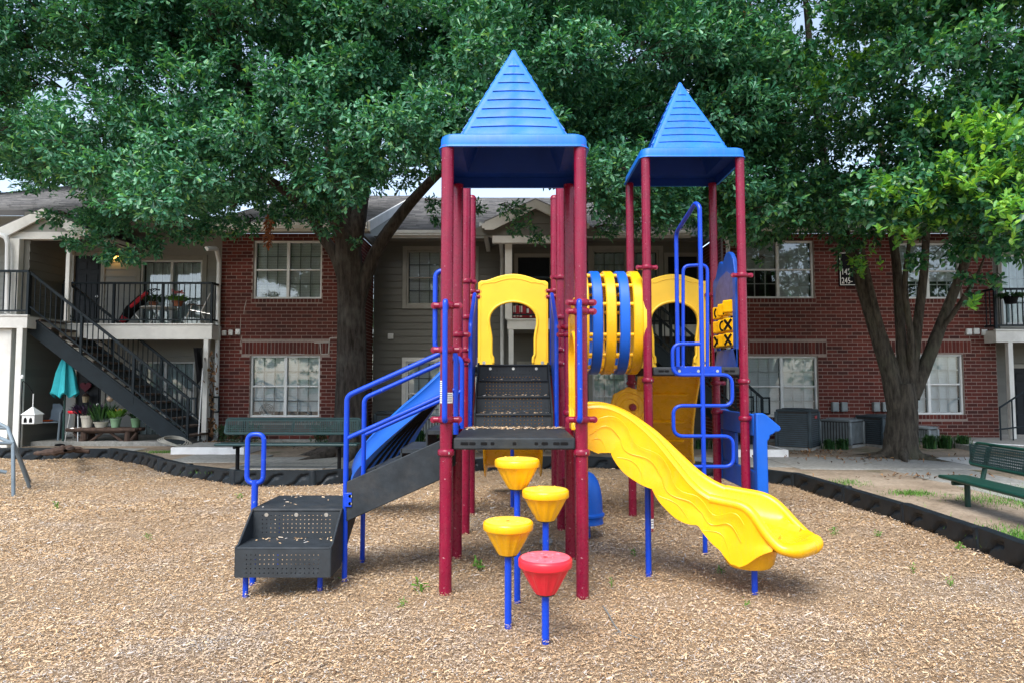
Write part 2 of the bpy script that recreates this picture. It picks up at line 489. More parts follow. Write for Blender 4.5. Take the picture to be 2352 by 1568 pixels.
PINK = mat_island('pink_petals', [(0, (0.55, 0.10, 0.16)), (1, (0.75, 0.32, 0.36))], 0.5, trans=0.2, objrand=False)
ORANGE = M('orange_plastic', (0.75, 0.12, 0.02), 0.5)

def mat_bark(name, a, b_, streak):
    m, nt, b = _nt(name)
    vec = vscale(nt, objco(nt), (7, 7, 1.3))
    n1 = noise(nt, 2.6, 8, vec, 0.65)
    n2 = noise(nt, 1.3, 6, objco(nt), 0.6)
    c = ramp(nt, n1, [(0.32, a), (0.62, b_)])
    lich = ramp(nt, n2, [(0.52, (0, 0, 0)), (0.7, (1, 1, 1))])
    c = mixc(nt, c, streak, mixc(nt, (0, 0, 0), (0.45, 0.45, 0.45), lich))
    nt.links.new(c, b.inputs['Base Color']); b.inputs['Roughness'].default_value = 0.95
    b.inputs['Specular IOR Level'].default_value = 0.15
    bump(nt, b, n1, 1.0, 0.03)
    return m
BARK = mat_bark('oak_bark', (0.017, 0.0145, 0.0125), (0.070, 0.060, 0.052), (0.15, 0.15, 0.135))
BARK2 = mat_bark('grey_bark', (0.021, 0.0185, 0.015), (0.090, 0.078, 0.062), (0.085, 0.095, 0.058))

def mat_ground(name, stops, scale, fine, bmp, spots=None):
    m, nt, b = _nt(name)
    vec = wpos(nt)
    n1 = noise(nt, scale, 9, vec, 0.68)
    c = ramp(nt, n1, stops)
    n2 = noise(nt, fine, 6, vec, 0.7)
    c = mixc(nt, c, mixc(nt, (0.25, 0.25, 0.25), (1.7, 1.7, 1.7), n2), 1.0, 'MULTIPLY')
    if spots:
        n3 = noise(nt, 0.9, 8, vec, 0.7)
        c = mixc(nt, c, spots, ramp(nt, n3, [(0.56, (0, 0, 0)), (0.66, (1, 1, 1))]))
    nt.links.new(c, b.inputs['Base Color']); b.inputs['Roughness'].default_value = 0.95; b.inputs['Specular IOR Level'].default_value = 0.15
    bump(nt, b, n2, bmp, 0.02)
    return m
DIRT = mat_ground('bare_dirt', [(0.3, (0.16, 0.125, 0.09)), (0.5, (0.27, 0.215, 0.16)), (0.7, (0.36, 0.30, 0.235))], 1.3, 22, 0.7, spots=(0.12, 0.115, 0.065))
CONCRETE = mat_ground('walk_concrete', [(0.3, (0.22, 0.22, 0.205)), (0.7, (0.31, 0.31, 0.29))], 1.0, 14, 0.25)
NEWCONC = mat_ground('pale_concrete', [(0.3, (0.42, 0.42, 0.40)), (0.7, (0.50, 0.50, 0.48))], 1.0, 14, 0.2)
MULCHBASE = mat_ground('mulch_base', [(0.3, (0.26, 0.17, 0.10)), (0.5, (0.44, 0.31, 0.19)), (0.7, (0.46, 0.41, 0.35))], 60, 170, 1.0)
# ------------------------------------------------------------------ the ground
BORDER = [(-14.0, 13.6), (-10.2, 13.57), (-8.0, 13.42), (-6.95, 12.65), (-5.5, 11.05), (-4.2, 10.1), (-2.7, 9.98), (-1.5, 10.75),
          (-0.4, 11.75), (0.62, 12.15), (1.6, 11.95), (2.8, 11.25), (3.85, 10.45), (4.13, 9.4), (4.20, 7.4), (4.13, 5.4), (3.92, 3.6), (3.6, 0.5)]
def _chords(pts, step):
    p = np.array(pts, float) + [0, 0.11]
    c = np.concatenate([[0], np.cumsum(np.linalg.norm(np.diff(p, axis=0), axis=1))])
    ss = np.arange(0, c[-1], step)
    return [(float(np.interp(q, c, p[:, 0])), float(np.interp(q, c, p[:, 1]))) for q in ss]
BORDER = _chords(BORDER, 1.235)            # one corner per timber
_top = max(i for i, b in enumerate(BORDER) if b[1] > 10.0 and b[0] < 4.4)
_LEFT, _RIGHT = BORDER[:_top + 1], BORDER[_top:][::-1]
def border_y(x):
    return np.interp(x, [b[0] for b in _LEFT], [b[1] for b in _LEFT])
def in_mulch(x, y):
    xr = np.interp(y, [b[1] for b in _RIGHT], [b[0] for b in _RIGHT])
    return (y < border_y(x)) & (x < xr)

def ground_sheet():
    """one sheet out to the horizon, cut where the mulch bed lies a step lower"""
    xs = np.concatenate([[-400, -120, -40, -20], np.arange(-15, 15.1, 0.5), [20, 40, 120, 400]])
    ys = np.concatenate([[-300, -60, -10, -3, 0], np.arange(0.5, 20.1, 0.5), [26, 40, 90, 300, 700]])
    X, Y = np.meshgrid(xs, ys, indexing='ij')
    rr = np.random.default_rng(3)
    Z = np.full(X.shape, ZO) + np.where((abs(X) < 15) & (Y > 0) & (Y < 16), rr.uniform(-0.012, 0.012, X.shape), 0)
    ins = in_mulch(X, Y) | ((X < 3.6) & (X > -60) & (Y < 0.5) & (Y > -20))
    ins = ins | in_mulch(X - 0.8, Y - 0.8) | in_mulch(X - 0.8, Y) | in_mulch(X, Y - 0.8) | in_mulch(X + 0.8, Y - 0.8)
    Z = np.where(ins, -0.10, Z)
    V = np.stack([X, Y, Z], -1).reshape(-1, 3)
    ny = len(ys)
    Fq = [(i * ny + j, (i + 1) * ny + j, (i + 1) * ny + j + 1, i * ny + j + 1) for i in range(len(xs) - 1) for j in range(ny - 1)]
    o = np_mesh('ground', V, np.array(Fq), DIRT)
    tag(o, kind='structure')
ground_sheet()

def verge():
    # bare ground that meets the back of the edging
    b = np.array(BORDER, float); c = np.concatenate([[0], np.cumsum(np.linalg.norm(np.diff(b, axis=0), axis=1))])
    ss = np.arange(0, c[-1], 0.15)
    p = np.stack([np.interp(ss, c, b[:, 0]), np.interp(ss, c, b[:, 1])], 1)
    d = np.gradient(p, axis=0); k = np.ones(3) / 3
    d = np.stack([np.convolve(np.pad(d[:, i], 1, 'edge'), k, 'valid') for i in (0, 1)], 1); d /= np.linalg.norm(d, axis=1)[:, None]
    n = np.stack([-d[:, 1], d[:, 0]], 1)
    rr = np.random.default_rng(4); V = []; Fq = []
    offs = [(0.05, -0.05), (0.06, 0.10), (0.12, 0.115), (0.4, ZO), (0.8, ZO + 0.004), (1.3, ZO + 0.003), (1.75, ZO - 0.03)]
    for i in range(len(ss)):
        for (o, z) in offs: V.append((p[i, 0] + n[i, 0] * o, p[i, 1] + n[i, 1] * o, z + rr.uniform(-.005, .005)))
        if i:
            q = len(offs)
            for j in range(q - 1): Fq.append(((i - 1) * q + j, i * q + j, i * q + j + 1, (i - 1) * q + j + 1))
    o = np_mesh('verge', np.array(V), np.array(Fq), DIRT, smooth=True); tag(o, kind='structure')
verge()

FEET = [(-.458, 4.92, .05), (.5, 4.92, .05), (-.458, 5.9, .05), (.5, 5.9, .05), (-.458, 6.98, .05), (.5, 6.98, .05), (1.39, 6.95, .05), (2.35, 6.95, .05), (.19, 4.02, .03), (-.03, 4.3, .03), (.22, 4.61, .03), (.04, 4.77, .03), (-1.87, 4.94, .03), (-1.36, 5.0, .03), (-1.24, 5.21, .03), (-1.22, 5.82, .03), (1.08, 5.47, .03), (1.78, 4.9, .03)]
def mulch_z(x, y):
    x, y = np.asarray(x, float), np.asarray(y, float)
    z = 0.020 * np.sin(x * 2.1 + 0.6 * np.sin(y * 1.7)) * np.sin(y * 1.9 + 1.1) + 0.010 * np.sin(x * 4.7 + y * 1.3) * np.sin(y * 5.1 - x * .8)
    z = z - 0.055 * np.exp(-(((x - 2.25) / .42) ** 2 + ((y - 4.75) / .38) ** 2)) + 0.03 * np.exp(-(((x - 2.75) / .3) ** 2 + ((y - 4.5) / .35) ** 2))
    z = z - 0.035 * np.exp(-(((x + 1.6) / .5) ** 2 + ((y - 4.45) / .25) ** 2))
    for (fx, fy, fr) in FEET: z = z + 0.026 * np.exp(-((x - fx) ** 2 + (y - fy) ** 2) / (fr * 3.0) ** 2)
    return z

def mulch_bed():
    xs = np.arange(-14, 4.45, 0.13); ys = np.arange(0.2, 13.9, 0.13)
    X, Y = np.meshgrid(xs, ys, indexing='ij')
    Z = mulch_z(X, Y) - 0.006
    V = np.stack([X, Y, Z], -1)
    ny = len(ys); Fq = []
    xe = np.minimum(X, 99)
    keep = in_mulch(X, Y)
    for i in range(len(xs) - 1):
        for j in range(ny - 1):
            if keep[i, j] or keep[i + 1, j] or keep[i, j + 1]:
                Fq.append((i * ny + j, (i + 1) * ny + j, (i + 1) * ny + j + 1, i * ny + j + 1))
    o = np_mesh('mulch_bed', V.reshape(-1, 3), np.array(Fq), MULCHBASE, smooth=True)
    tag(o, kind='structure')
mulch_bed()

def slab(name, poly, z0, z1, mat):
    m = MB(); m.prism(poly, lambda p: (p[0], p[1], z0), lambda p: (p[0], p[1], z1))
    o = m.build(name, mat, bevel=0.008)
    return tag(o, kind='structure')
# the walk is cast in panels with open joints
px_ = -10.6
k = 0
while px_ < 13:
    w = 1.52
    y1 = 12.65 if px_ > -6.4 else 14.3
    if px_ < -5.0: y1 = max(y1, 13.1)
    y0 = 10.95 if px_ > -6.4 else 13.75
    if -7.0 < px_ < 4.2: y0 = max(y0, float(max(border_y(px_), border_y(px_ + w))) + 0.12)
    o_mat = NEWCONC if 6.6 < px_ < 9.0 else CONCRETE
    if px_ > -6.5 or px_ < -8:
        slab('sidewalk', [(px_, y0), (px_ + w - 0.018, y0), (px_ + w - 0.018, y1), (px_, y1)], -0.02, ZO + 0.012 + 0.003 * (k % 3), o_mat)
    px_ += w; k += 1
yy = 10.93
k = 0
while yy > 1:
    x0 = 5.95 - 0.02 * k
    slab('sidewalk', [(x0, yy - 1.5), (x0 + 1.25, yy - 1.5), (x0 + 1.25, yy - 0.018), (x0, yy - 0.018)], -0.02, ZO + 0.010 + 0.003 * (k % 2), CONCRETE)
    yy -= 1.52; k += 1
# patios of the ground floor flats
slab('patio', [(-12.5, 14.9), (-7.0, 14.9), (-7.0, 16.95), (-12.5, 16.95)], -0.02, ZO + 0.10, CONCRETE)
slab('patio', [(9.3, 13.9), (14.0, 13.2), (14.0, 16.9), (9.3, 16.9)], -0.02, ZO + 0.10, CONCRETE)
# landing pads with white painted edges
def white_pad(x0, x1, y0, y1, h=0.17):
    m = MB().box(x0, x1, y0 + 0.03, y1, -0.02, ZO + h)
    o = m.build('landing_pad', CONCRETE, bevel=0.006); tag(o, kind='structure')
    e = MB().box(x0, x1 + 0.004, y0, y0 + 0.03, -0.02, ZO + h + 0.003)
    e.box(x1 - 0.03, x1 + 0.004, y0 + 0.03, y1, ZO - 0.1, ZO + h + 0.003)
    e.box(x0, x1, y0 + 0.03, y0 + 0.10, ZO + h, ZO + h + 0.004)
    c = e.build('painted_edge', WHITEPAINT, o, bevel=0.004)
white_pad(-6.55, -5.15, 13.2, 14.4, 0.13)
white_pad(4.05, 5.12, 12.75, 13.9, 0.13)
# curved white kerb of the ramp at the far right
kp = [G(2205, 1022, ZO), G(2240, 1026, ZO), G(2290, 1030, ZO), G(2360, 1034, ZO), G(2460, 1036, ZO)]
m = MB()
for a, b in zip(kp[:-1], kp[1:]):
    m.bar(a + Vector((0, 0, 0.04)), b + Vector((0, 0, 0.04)), 0.14, 0.14)
tag(m.build('ramp_kerb', WHITEPAINT, bevel=0.01), kind='structure')
# ------------------------------------------------------------------ the apartment building
YF, YC, YL = 16.0, 17.8, 17.0
BLD = thing('apartment_building', 'two storey red brick and grey siding apartment building under shingle roofs behind the trees', 'building', (0, 17, ZO))

def rects_minus(x0, x1, z0, z1, holes):
    xs = sorted({x0, x1, *[min(max(v, x0), x1) for h in holes for v in h[:2]]})
    out = []
    for a, b in zip(xs[:-1], xs[1:]):
        if b - a < 1e-4: continue
        mid = (a + b) / 2
        cuts = sorted([(max(h[2], z0), min(h[3], z1)) for h in holes if h[0] < mid < h[1]])
        z = z0
        for c in cuts:
            if c[0] > z + 1e-4: out.append((a, b, z, c[0]))
            z = max(z, c[1])
        if z1 > z + 1e-4: out.append((a, b, z, z1))
    return out
def spans(x0, x1, za, zb, holes):
    segs = [(x0, x1)]
    for h in holes:
        if h[3] <= za + 0.01 or h[2] >= zb - 0.01: continue
        n = []
        for a, b in segs:
            if h[1] <= a or h[0] >= b: n.append((a, b)); continue
            if h[0] > a: n.append((a, h[0]))
            if h[1] < b: n.append((h[1], b))
        segs = n
    return segs

BL, BH, JT = 0.240, 0.083, 0.0145
def unit_box_mesh(name, lx, ly, lz, mat):
    m = MB().box(-lx / 2, lx / 2, -ly / 2, ly / 2, -lz / 2, lz / 2)
    me = bpy.data.meshes.new(name); me.from_pydata(m.v, [], m.f); me.update(); me.materials.append(mat)
    return me
BRICK_ME = unit_box_mesh('brick', BL - JT, 0.05, BH - JT, BRICK)
N_BRICK = [0]
def brick_wall(parent, u0, u1, z0, z1, to_w, nrm, holes, bands, single=0, name='brick_wall'):
    """to_w(u, d, z): world point at depth d behind the brick face. bands: (u0,u1,z0,z1) courses of upright bricks"""
    ax = nrm
    m = MB()
    for (a, b, c, d) in rects_minus(u0, u1, z0, z1, holes):
        q = [to_w(a, 0.006, c), to_w(b, 0.006, c), to_w(b, 0.006, d), to_w(a, 0.006, d)]
        q2 = [to_w(a, 0.16, c), to_w(b, 0.16, c), to_w(b, 0.16, d), to_w(a, 0.16, d)]
        m.add(q + q2, [(0, 1, 2, 3), (7, 6, 5, 4), (0, 4, 5, 1), (1, 5, 6, 2), (2, 6, 7, 3), (3, 7, 4, 0)])
    wall = m.build(name, MORTAR, parent, smooth=False, fix=False)
    rest = MB()
    allh = list(holes) + list(bands)
    r = random.Random(11)
    cand = []
    nrow = int((z1 - z0) / BH) + 1
    for i in range(nrow):
        za = z0 + i * BH; zb = min(za + BH, z1)
        if zb - za < 0.03: continue
        off = (BL / 2 if i % 2 else 0)
        for (a, b) in spans(u0, u1, za, zb, allh):
            k0 = math.floor((a - u0 - off) / BL)
            u = u0 + off + k0 * BL
            while u < b:
                ca, cb = max(u, a), min(u + BL, b)
                if cb - ca > 0.05:
                    full = abs(cb - ca - BL) < 1e-3 and abs(zb - za - BH) < 1e-3
                    cand.append((ca + JT / 2, cb - JT / 2, za + JT / 2, zb - JT / 2, full))
                u += BL
    for (a, b, c, d) in bands:
        wv = b - a > d - c
        if wv:
            n = max(1, round((b - a) / (BH + 0.004)))
            for k in range(n):
                ua, ub = a + (b - a) * k / n, a + (b - a) * (k + 1) / n
                cand.append((ua + JT / 2, ub - JT / 2, c + JT / 2, d - JT / 2, False))
    for (a, b, c, d, full) in cand:
        pr = r.uniform(-0.003, 0.003)
        if full and N_BRICK[0] < single and r.random() < 0.97:
            o = bpy.data.objects.new('brick', BRICK_ME)
            place(o, wall, to_w((a + b) / 2, 0.023 + pr, (c + d) / 2))
            if ax == 'x': o.rotation_euler = (0, 0, R(90))
            N_BRICK[0] += 1
        else:
            q = []
            for dd in (pr, 0.05 + pr):
                q += [to_w(a, dd, c), to_w(b, dd, c), to_w(b, dd, d), to_w(a, dd, d)]
            rest.add(q, [(0, 1, 2, 3), (7, 6, 5, 4), (0, 4, 5, 1), (1, 5, 6, 2), (2, 6, 7, 3), (3, 7, 4, 0)])
    if rest.v:
        o = rest.build('brick', BRICK, wall, smooth=False, fix=False)
        tag(o, kind='stuff')
    return wall

BOARD_ME = {}
def siding_wall(parent, u0, u1, z0, z1, to_w, nrm, holes, mat=None, pitch=0.18, name='siding_wall'):
    mat = mat or SIDING
    m = MB()
    for (a, b, c, d) in rects_minus(u0, u1, z0, z1, holes):
        q = [to_w(a, 0.02, c), to_w(b, 0.02, c), to_w(b, 0.02, d), to_w(a, 0.02, d)]
        q2 = [to_w(a, 0.14, c), to_w(b, 0.14, c), to_w(b, 0.14, d), to_w(a, 0.14, d)]
        m.add(q + q2, [(0, 1, 2, 3), (7, 6, 5, 4), (0, 4, 5, 1), (1, 5, 6, 2), (2, 6, 7, 3), (3, 7, 4, 0)])
    wall = m.build(name, mat, parent, smooth=False, fix=False)
    if mat.name not in BOARD_ME:
        b = MB()
        v = [(-.5, -0.016, 0), (.5, -0.016, 0), (.5, 0.018, 0), (-.5, 0.018, 0), (-.5, 0.004, pitch + 0.012), (.5, 0.004, pitch + 0.012), (.5, 0.018, pitch + 0.012), (-.5, 0.018, pitch + 0.012)]
        b.add(v, [(3, 2, 1, 0), (4, 5, 6, 7), (0, 1, 5, 4), (1, 2, 6, 5), (2, 3, 7, 6), (3, 0, 4, 7)])
        me = bpy.data.meshes.new('siding_board'); me.from_pydata(b.v, [], b.f); me.update(); me.materials.append(mat)
        BOARD_ME[mat.name] = me
    me = BOARD_ME[mat.name]
    r = random.Random(5)
    z = z0
    while z < z1 - 0.05:
        for (a, b) in spans(u0, u1, z, z + pitch, holes):
            cuts = [a]
            while b - cuts[-1] > 4.2: cuts.append(cuts[-1] + r.uniform(2.4, 3.7))
            cuts.append(b)
            for c0, c1 in zip(cuts[:-1], cuts[1:]):
                if c1 - c0 < 0.03: continue
                o = bpy.data.objects.new('siding_board', me)
                place(o, wall, to_w((c0 + c1) / 2, 0, z))
                o.scale = (c1 - c0 - 0.002, 1, 1)
                if nrm == 'x': o.rotation_euler = (0, 0, R(90))
                elif nrm == '-x': o.rotation_euler = (0, 0, R(-90))
        z += pitch
    return wall

MUNT = {}
def bar_obj(name, parent, a, b, w, d, mat):
    m = MB().bar(a, b, w, d, up=(0, 1, 0))
    return m.build(name, mat, parent, smooth=False, fix=False)

def window(parent, x0, x1, z0, z1, Y, units=2, grid=(3, 2), fill='blind', trim=None, frame_mat=None, open_low=0.0, door=False, tilt=0, mm=None, bare=()):
    mm = mm or MUNTIN
    """a double hung pair: frame (> panes, muntins, blind) set back from the wall face"""
    fm = frame_mat or WHITE
    m = MB(); fw = 0.045
    yf, yb = Y + 0.005, Y + 0.075
    m.box(x0, x0 + fw, yf, yb, z0, z1); m.box(x1 - fw, x1, yf, yb, z0, z1)
    m.box(x0 + fw, x1 - fw, yf, yb, z0, z0 + fw); m.box(x0 + fw, x1 - fw, yf, yb, z1 - fw, z1)
    uw = (x1 - x0 - fw) / units
    for k in range(1, units):
        xc = x0 + fw / 2 + uw * k
        m.box(xc - 0.034, xc + 0.034, yf - 0.004, yb, z0 + fw, z1 - fw)
    zm = (z0 + z1) / 2
    rails = []
    for k in range(units):
        a = x0 + fw / 2 + uw * k + 0.028; b = a + uw - 0.056
        if not door: m.box(a, b, yf + 0.004, yb - 0.01, zm - 0.019, zm + 0.019)
        rails.append((a, b))
    w = m.build('window', fm, parent, smooth=False, bevel=0.004, seg=1)
    if trim:
        t = MB(); tw = trim
        t.box(x0 - tw, x0 - 0.003, Y - 0.035, Y + 0.04, z0 - tw, z1 + tw); t.box(x1 + 0.003, x1 + tw, Y - 0.035, Y + 0.04, z0 - tw, z1 + tw)
        t.box(x0 - 0.003, x1 + 0.003, Y - 0.033, Y + 0.04, z1 + 0.003, z1 + tw); t.box(x0 - 0.003, x1 + 0.003, Y - 0.033, Y + 0.04, z0 - tw, z0 - 0.003)
        t.build('casing', TRIMD if fill != 'blind_white' else TRIM, w, smooth=False, bevel=0.004, seg=1)
    for (a, b) in rails:
        for (c, d) in ([(z0 + fw, z1 - fw)] if door else [(zm + 0.019, z1 - fw), (z0 + fw, zm - 0.019)]):
            pn = MB().add([(a - 0.004, Y + 0.052 + (0.006 if d > zm + 0.1 else 0), c), (b + 0.004, Y + 0.052, c), (b + 0.004, Y + 0.052, d), (a - 0.004, Y + 0.052 + (0.006 if d > zm + 0.1 else 0), d)], [(0, 1, 2, 3)])
            pn.build('pane', GLASS, w, smooth=False, fix=False)
            gx, gz = grid
            for k in range(1, gx):
                x = a + (b - a) * k / gx
                bar_obj('muntin', w, (x, Y + 0.066, c), (x, Y + 0.066, d), 0.022, 0.012, mm)
            for k in range(1, gz):
                z = c + (d - c) * k / gz
                bar_obj('muntin', w, (a, Y + 0.070, z), (b, Y + 0.070, z), 0.022, 0.010, mm)
    # the room behind: a dim box, and the blind or curtain in front of it
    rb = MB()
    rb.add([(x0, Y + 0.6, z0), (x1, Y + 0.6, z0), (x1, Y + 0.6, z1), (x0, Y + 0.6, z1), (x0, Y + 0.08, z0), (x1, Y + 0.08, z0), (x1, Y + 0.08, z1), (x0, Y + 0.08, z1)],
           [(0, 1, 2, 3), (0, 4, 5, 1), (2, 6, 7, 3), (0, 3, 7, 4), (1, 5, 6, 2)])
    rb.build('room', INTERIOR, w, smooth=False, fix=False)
    if fill.startswith('blind'):
        bl = MB(); n = int((z1 - z0) / 0.040)
        for ui, (a, b) in enumerate(rails):
            for k in range(n):
                z = z0 + 0.05 + (z1 - z0 - 0.08) * k / n
                if z < z0 + open_low or (ui in bare and z < zm): continue
                dz_ = 0.02 * math.sin(ui * 2.3 + x0) * ((z - z0) / (z1 - z0) - 1) if not ui else 0
                bl.add([(a, Y + 0.125, z + dz_), (b, Y + 0.125, z), (b, Y + 0.140, z + 0.037), (a, Y + 0.140, z + 0.037 + dz_)], [(0, 1, 2, 3)])
        o = bl.build('blind', BLIND, w, smooth=False, fix=False); tag(o, kind='stuff')
    elif fill == 'curtain':
        n = 60; v = []; f = []
        for k in range(n + 1):
            x = x0 + 0.05 + (x1 - x0 - 0.1) * k / n
            y = Y + 0.16 + 0.025 * math.sin(k * 1.25) + 0.01 * math.sin(k * 0.41)
            v += [(x, y, z0 + 0.04), (x, y, z1 - 0.05)]
            if k: f.append((2 * k - 2, 2 * k, 2 * k + 1, 2 * k - 1))
        MB().add(v, f).build('curtain', CURTAIN, w, fix=False)
    return w

def px_rect(xa, xb, ya, yb, Y):
    a, b = P(xa, yb, Y), P(xb, ya, Y)
    return a.x, b.x, a.z, b.z

ZE = P(700, 537, YF).z              # soffit height over the brick wings
front = lambda Y: (lambda u, d, z: (u, Y + d, z))
# ---- left brick wing
LX0, LX1 = P(504, 800, YF).x, -3.63
w_up = px_rect(580, 740, 553, 686, YF); w_lo = px_rect(572, 735, 816, 957, YF)
sold = px_rect(555, 757, 785, 813, YF); sill = (w_lo[0] - 0.03, w_lo[1] + 0.03, w_lo[2] - 0.13, w_lo[2]); sill2 = (w_up[0] - 0.03, w_up[1] + 0.03, w_up[2] - 0.10, w_up[2])
head2 = (LX0, w_up[0], ZE - 0.24, ZE)
brick_wall(BLD, LX0, LX1, ZO + 0.06, ZE, front(YF), 'y', [w_up, w_lo], [sold, sill, sill2], single=300)
brick_wall(BLD, YF + 0.17, YC, ZO + 0.06, ZE, lambda u, d, z: (LX1 - d, u, z), 'x', [], [])
brick_wall(BLD, YF - 0.0 + 0.17, YL, ZO + 0.06, ZE, lambda u, d, z: (LX0 + d, u, z), 'x', [], [])
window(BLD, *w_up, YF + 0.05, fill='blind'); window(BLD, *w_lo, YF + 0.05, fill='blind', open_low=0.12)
f = MB().box(LX0 - 0.02, LX1 + 0.02, YF - 0.03, YC, -0.05, ZO + 0.058).build('foundation', CONCRETE, BLD, smooth=False)
# ---- right brick wing
RX0, RX1 = 4.99, P(2288, 800, YF).x
r_up = px_rect(1708, 1868, 553, 685, YF); r_lo = px_rect(1718, 1878, 817, 957, YF)
r_up2 = px_rect(2062, 2205, 558, 686, YF); r_lo2 = px_rect(2062, 2212, 813, 951, YF)
bands = [px_rect(1722, 1898, 785, 813, YF), px_rect(2040, 2230, 783, 810, YF)]
for q in (r_up, r_lo, r_up2, r_lo2): bands.append((q[0] - 0.03, q[1] + 0.03, q[2] - 0.11, q[2]))
brick_wall(BLD, RX0, RX1, ZO + 0.06, ZE, front(YF), 'y', [r_up, r_lo, r_up2, r_lo2], bands)
brick_wall(BLD, YF + 0.17, YC, ZO + 0.06, ZE, lambda u, d, z: (RX0 + d, u, z), 'x', [], [])
brick_wall(BLD, YF + 0.17, YL, ZO + 0.06, ZE, lambda u, d, z: (RX1 - d, u, z), 'x', [], [])
window(BLD, *r_up, YF + 0.05, fill='blind', mm=WHITE, bare=(0,)); window(BLD, *r_lo, YF + 0.05, fill='blind', mm=WHITE)
window(BLD, *r_up2, YF + 0.05, fill='blind', open_low=0.4, mm=WHITE); window(BLD, *r_lo2, YF + 0.05, fill='blind', open_low=0.05, mm=WHITE)
MB().box(RX0 - 0.02, RX1 + 0.02, YF - 0.03, YC, -0.05, ZO + 0.058).build('foundation', CONCRETE, BLD, smooth=False)
# ---- middle part, grey siding, set back
ZC = P(1000, 556, YC).z
c_ul = px_rect(934, 1090, 576, 700, YC); c_ll = px_rect(932, 1090, 830, 978, YC)
c_ur = px_rect(1362, 1512, 576, 700, YC); c_lr = px_rect(1362, 1512, 830, 990, YC)
c_du = px_rect(1190, 1262, 592, 760, YC); c_dl = px_rect(1196, 1268, 838, 1005, YC)
c_ur2 = px_rect(1536, 1600, 590, 745, YC)
siding_wall(BLD, LX1, RX0, ZO + 0.05, ZC, front(YC), 'y', [c_ul, c_ll, c_ur, c_lr, c_du, c_dl, c_ur2])
window(BLD, *c_ul, YC, fill='blind', trim=0.11, open_low=0.0, frame_mat=TRIMD); window(BLD, *c_ll, YC, fill='blind_white', trim=0.11)
window(BLD, *c_ur, YC, units=2, fill='curtain', trim=0.12, frame_mat=TRIMD); window(BLD, *c_lr, YC, units=2, fill='curtain', trim=0.11)
MB().box(LX1, RX0, YC - 0.02, YC + 0.2, -0.05, ZO + 0.05).build('foundation', CONCRETE, BLD, smooth=False)
def door(parent, q, Y, mat=DOORDARK, trim=True, lights=False):
    x0, x1, z0, z1 = q
    d = MB().box(x0, x1, Y + 0.03, Y + 0.08, z0, z1).build('door', mat, parent, smooth=False)
    if trim:
        t = MB(); t.box(x0 - 0.10, x0 - 0.003, Y - 0.03, Y + 0.06, z0, z1 + 0.10); t.box(x1 + 0.003, x1 + 0.10, Y - 0.03, Y + 0.06, z0, z1 + 0.10); t.box(x0 - 0.003, x1 + 0.003, Y - 0.028, Y + 0.06, z1 + 0.003, z1 + 0.10)
        t.build('door_frame', TRIMD, d, smooth=False)
    w = x1 - x0; h = z1 - z0
    for (a, b, c, e) in ((.14, .44, .08, .36), (.56, .86, .08, .36), (.14, .44, .42, .76), (.56, .86, .42, .76), (.14, .44, .82, .93), (.56, .86, .82, .93)):
        MB().box(x0 + a * w, x0 + b * w, Y + 0.018, Y + 0.03, z0 + c * h, z0 + e * h).build('door_panel', mat, d, smooth=False, bevel=0.008, seg=1)
    MB().lathe([(0.0, -0.065), (0.028, -0.06), (0.03, -0.04), (0.012, -0.03), (0.012, 0.0)], (x1 - 0.08, Y + 0.03, z0 + h * 0.46), 12, axis='y').build('door_handle', STEEL, d)
    return d
door(BLD, c_du, YC); door(BLD, c_dl, YC); door(BLD, c_ur2, YC)
# ---- left recessed flats
l_door = px_rect(166, 234, 588, 762, YL); l_slide = px_rect(320, 466, 598, 750, YL)
l_door2 = px_rect(172, 236, 832, 1010, YL); l_slide2 = px_rect(308, 448, 830, 1010, YL)
ZL = P(300, 540, YL).z
siding_wall(BLD, -14.5, LX0, ZO + 0.05, ZL, front(YL), 'y', [l_door, l_slide, l_door2, l_slide2], mat=SIDINGP)
door(BLD, l_door, YL); door(BLD, l_door2, YL)
window(BLD, *l_slide, YL, units=2, grid=(3, 3), fill='curtain', trim=0.12, door=True)
window(BLD, *l_slide2, YL, units=2, grid=(3, 3), fill='curtain', trim=0.10, door=True)
# fin wall beside the left entry
fx = -10.45
siding_wall(BLD, 14.65, 15.95, ZO + 0.05, ZL, lambda u, d, z: (fx - d, u, z), 'x', [], mat=SIDING)
# ---- right recessed flats at the picture's edge
r_win = px_rect(2304, 2420, 585, 745, YL); r_door = px_rect(2330, 2400, 845, 1010, YL)
siding_wall(BLD, RX1, 15.5, ZO + 0.05, ZL, front(YL), 'y', [r_win, r_door], mat=SIDING)
window(BLD, *r_win, YL, units=2, grid=(3, 3), fill='curtain', trim=0.10, door=True)
door(BLD, r_door, YL)

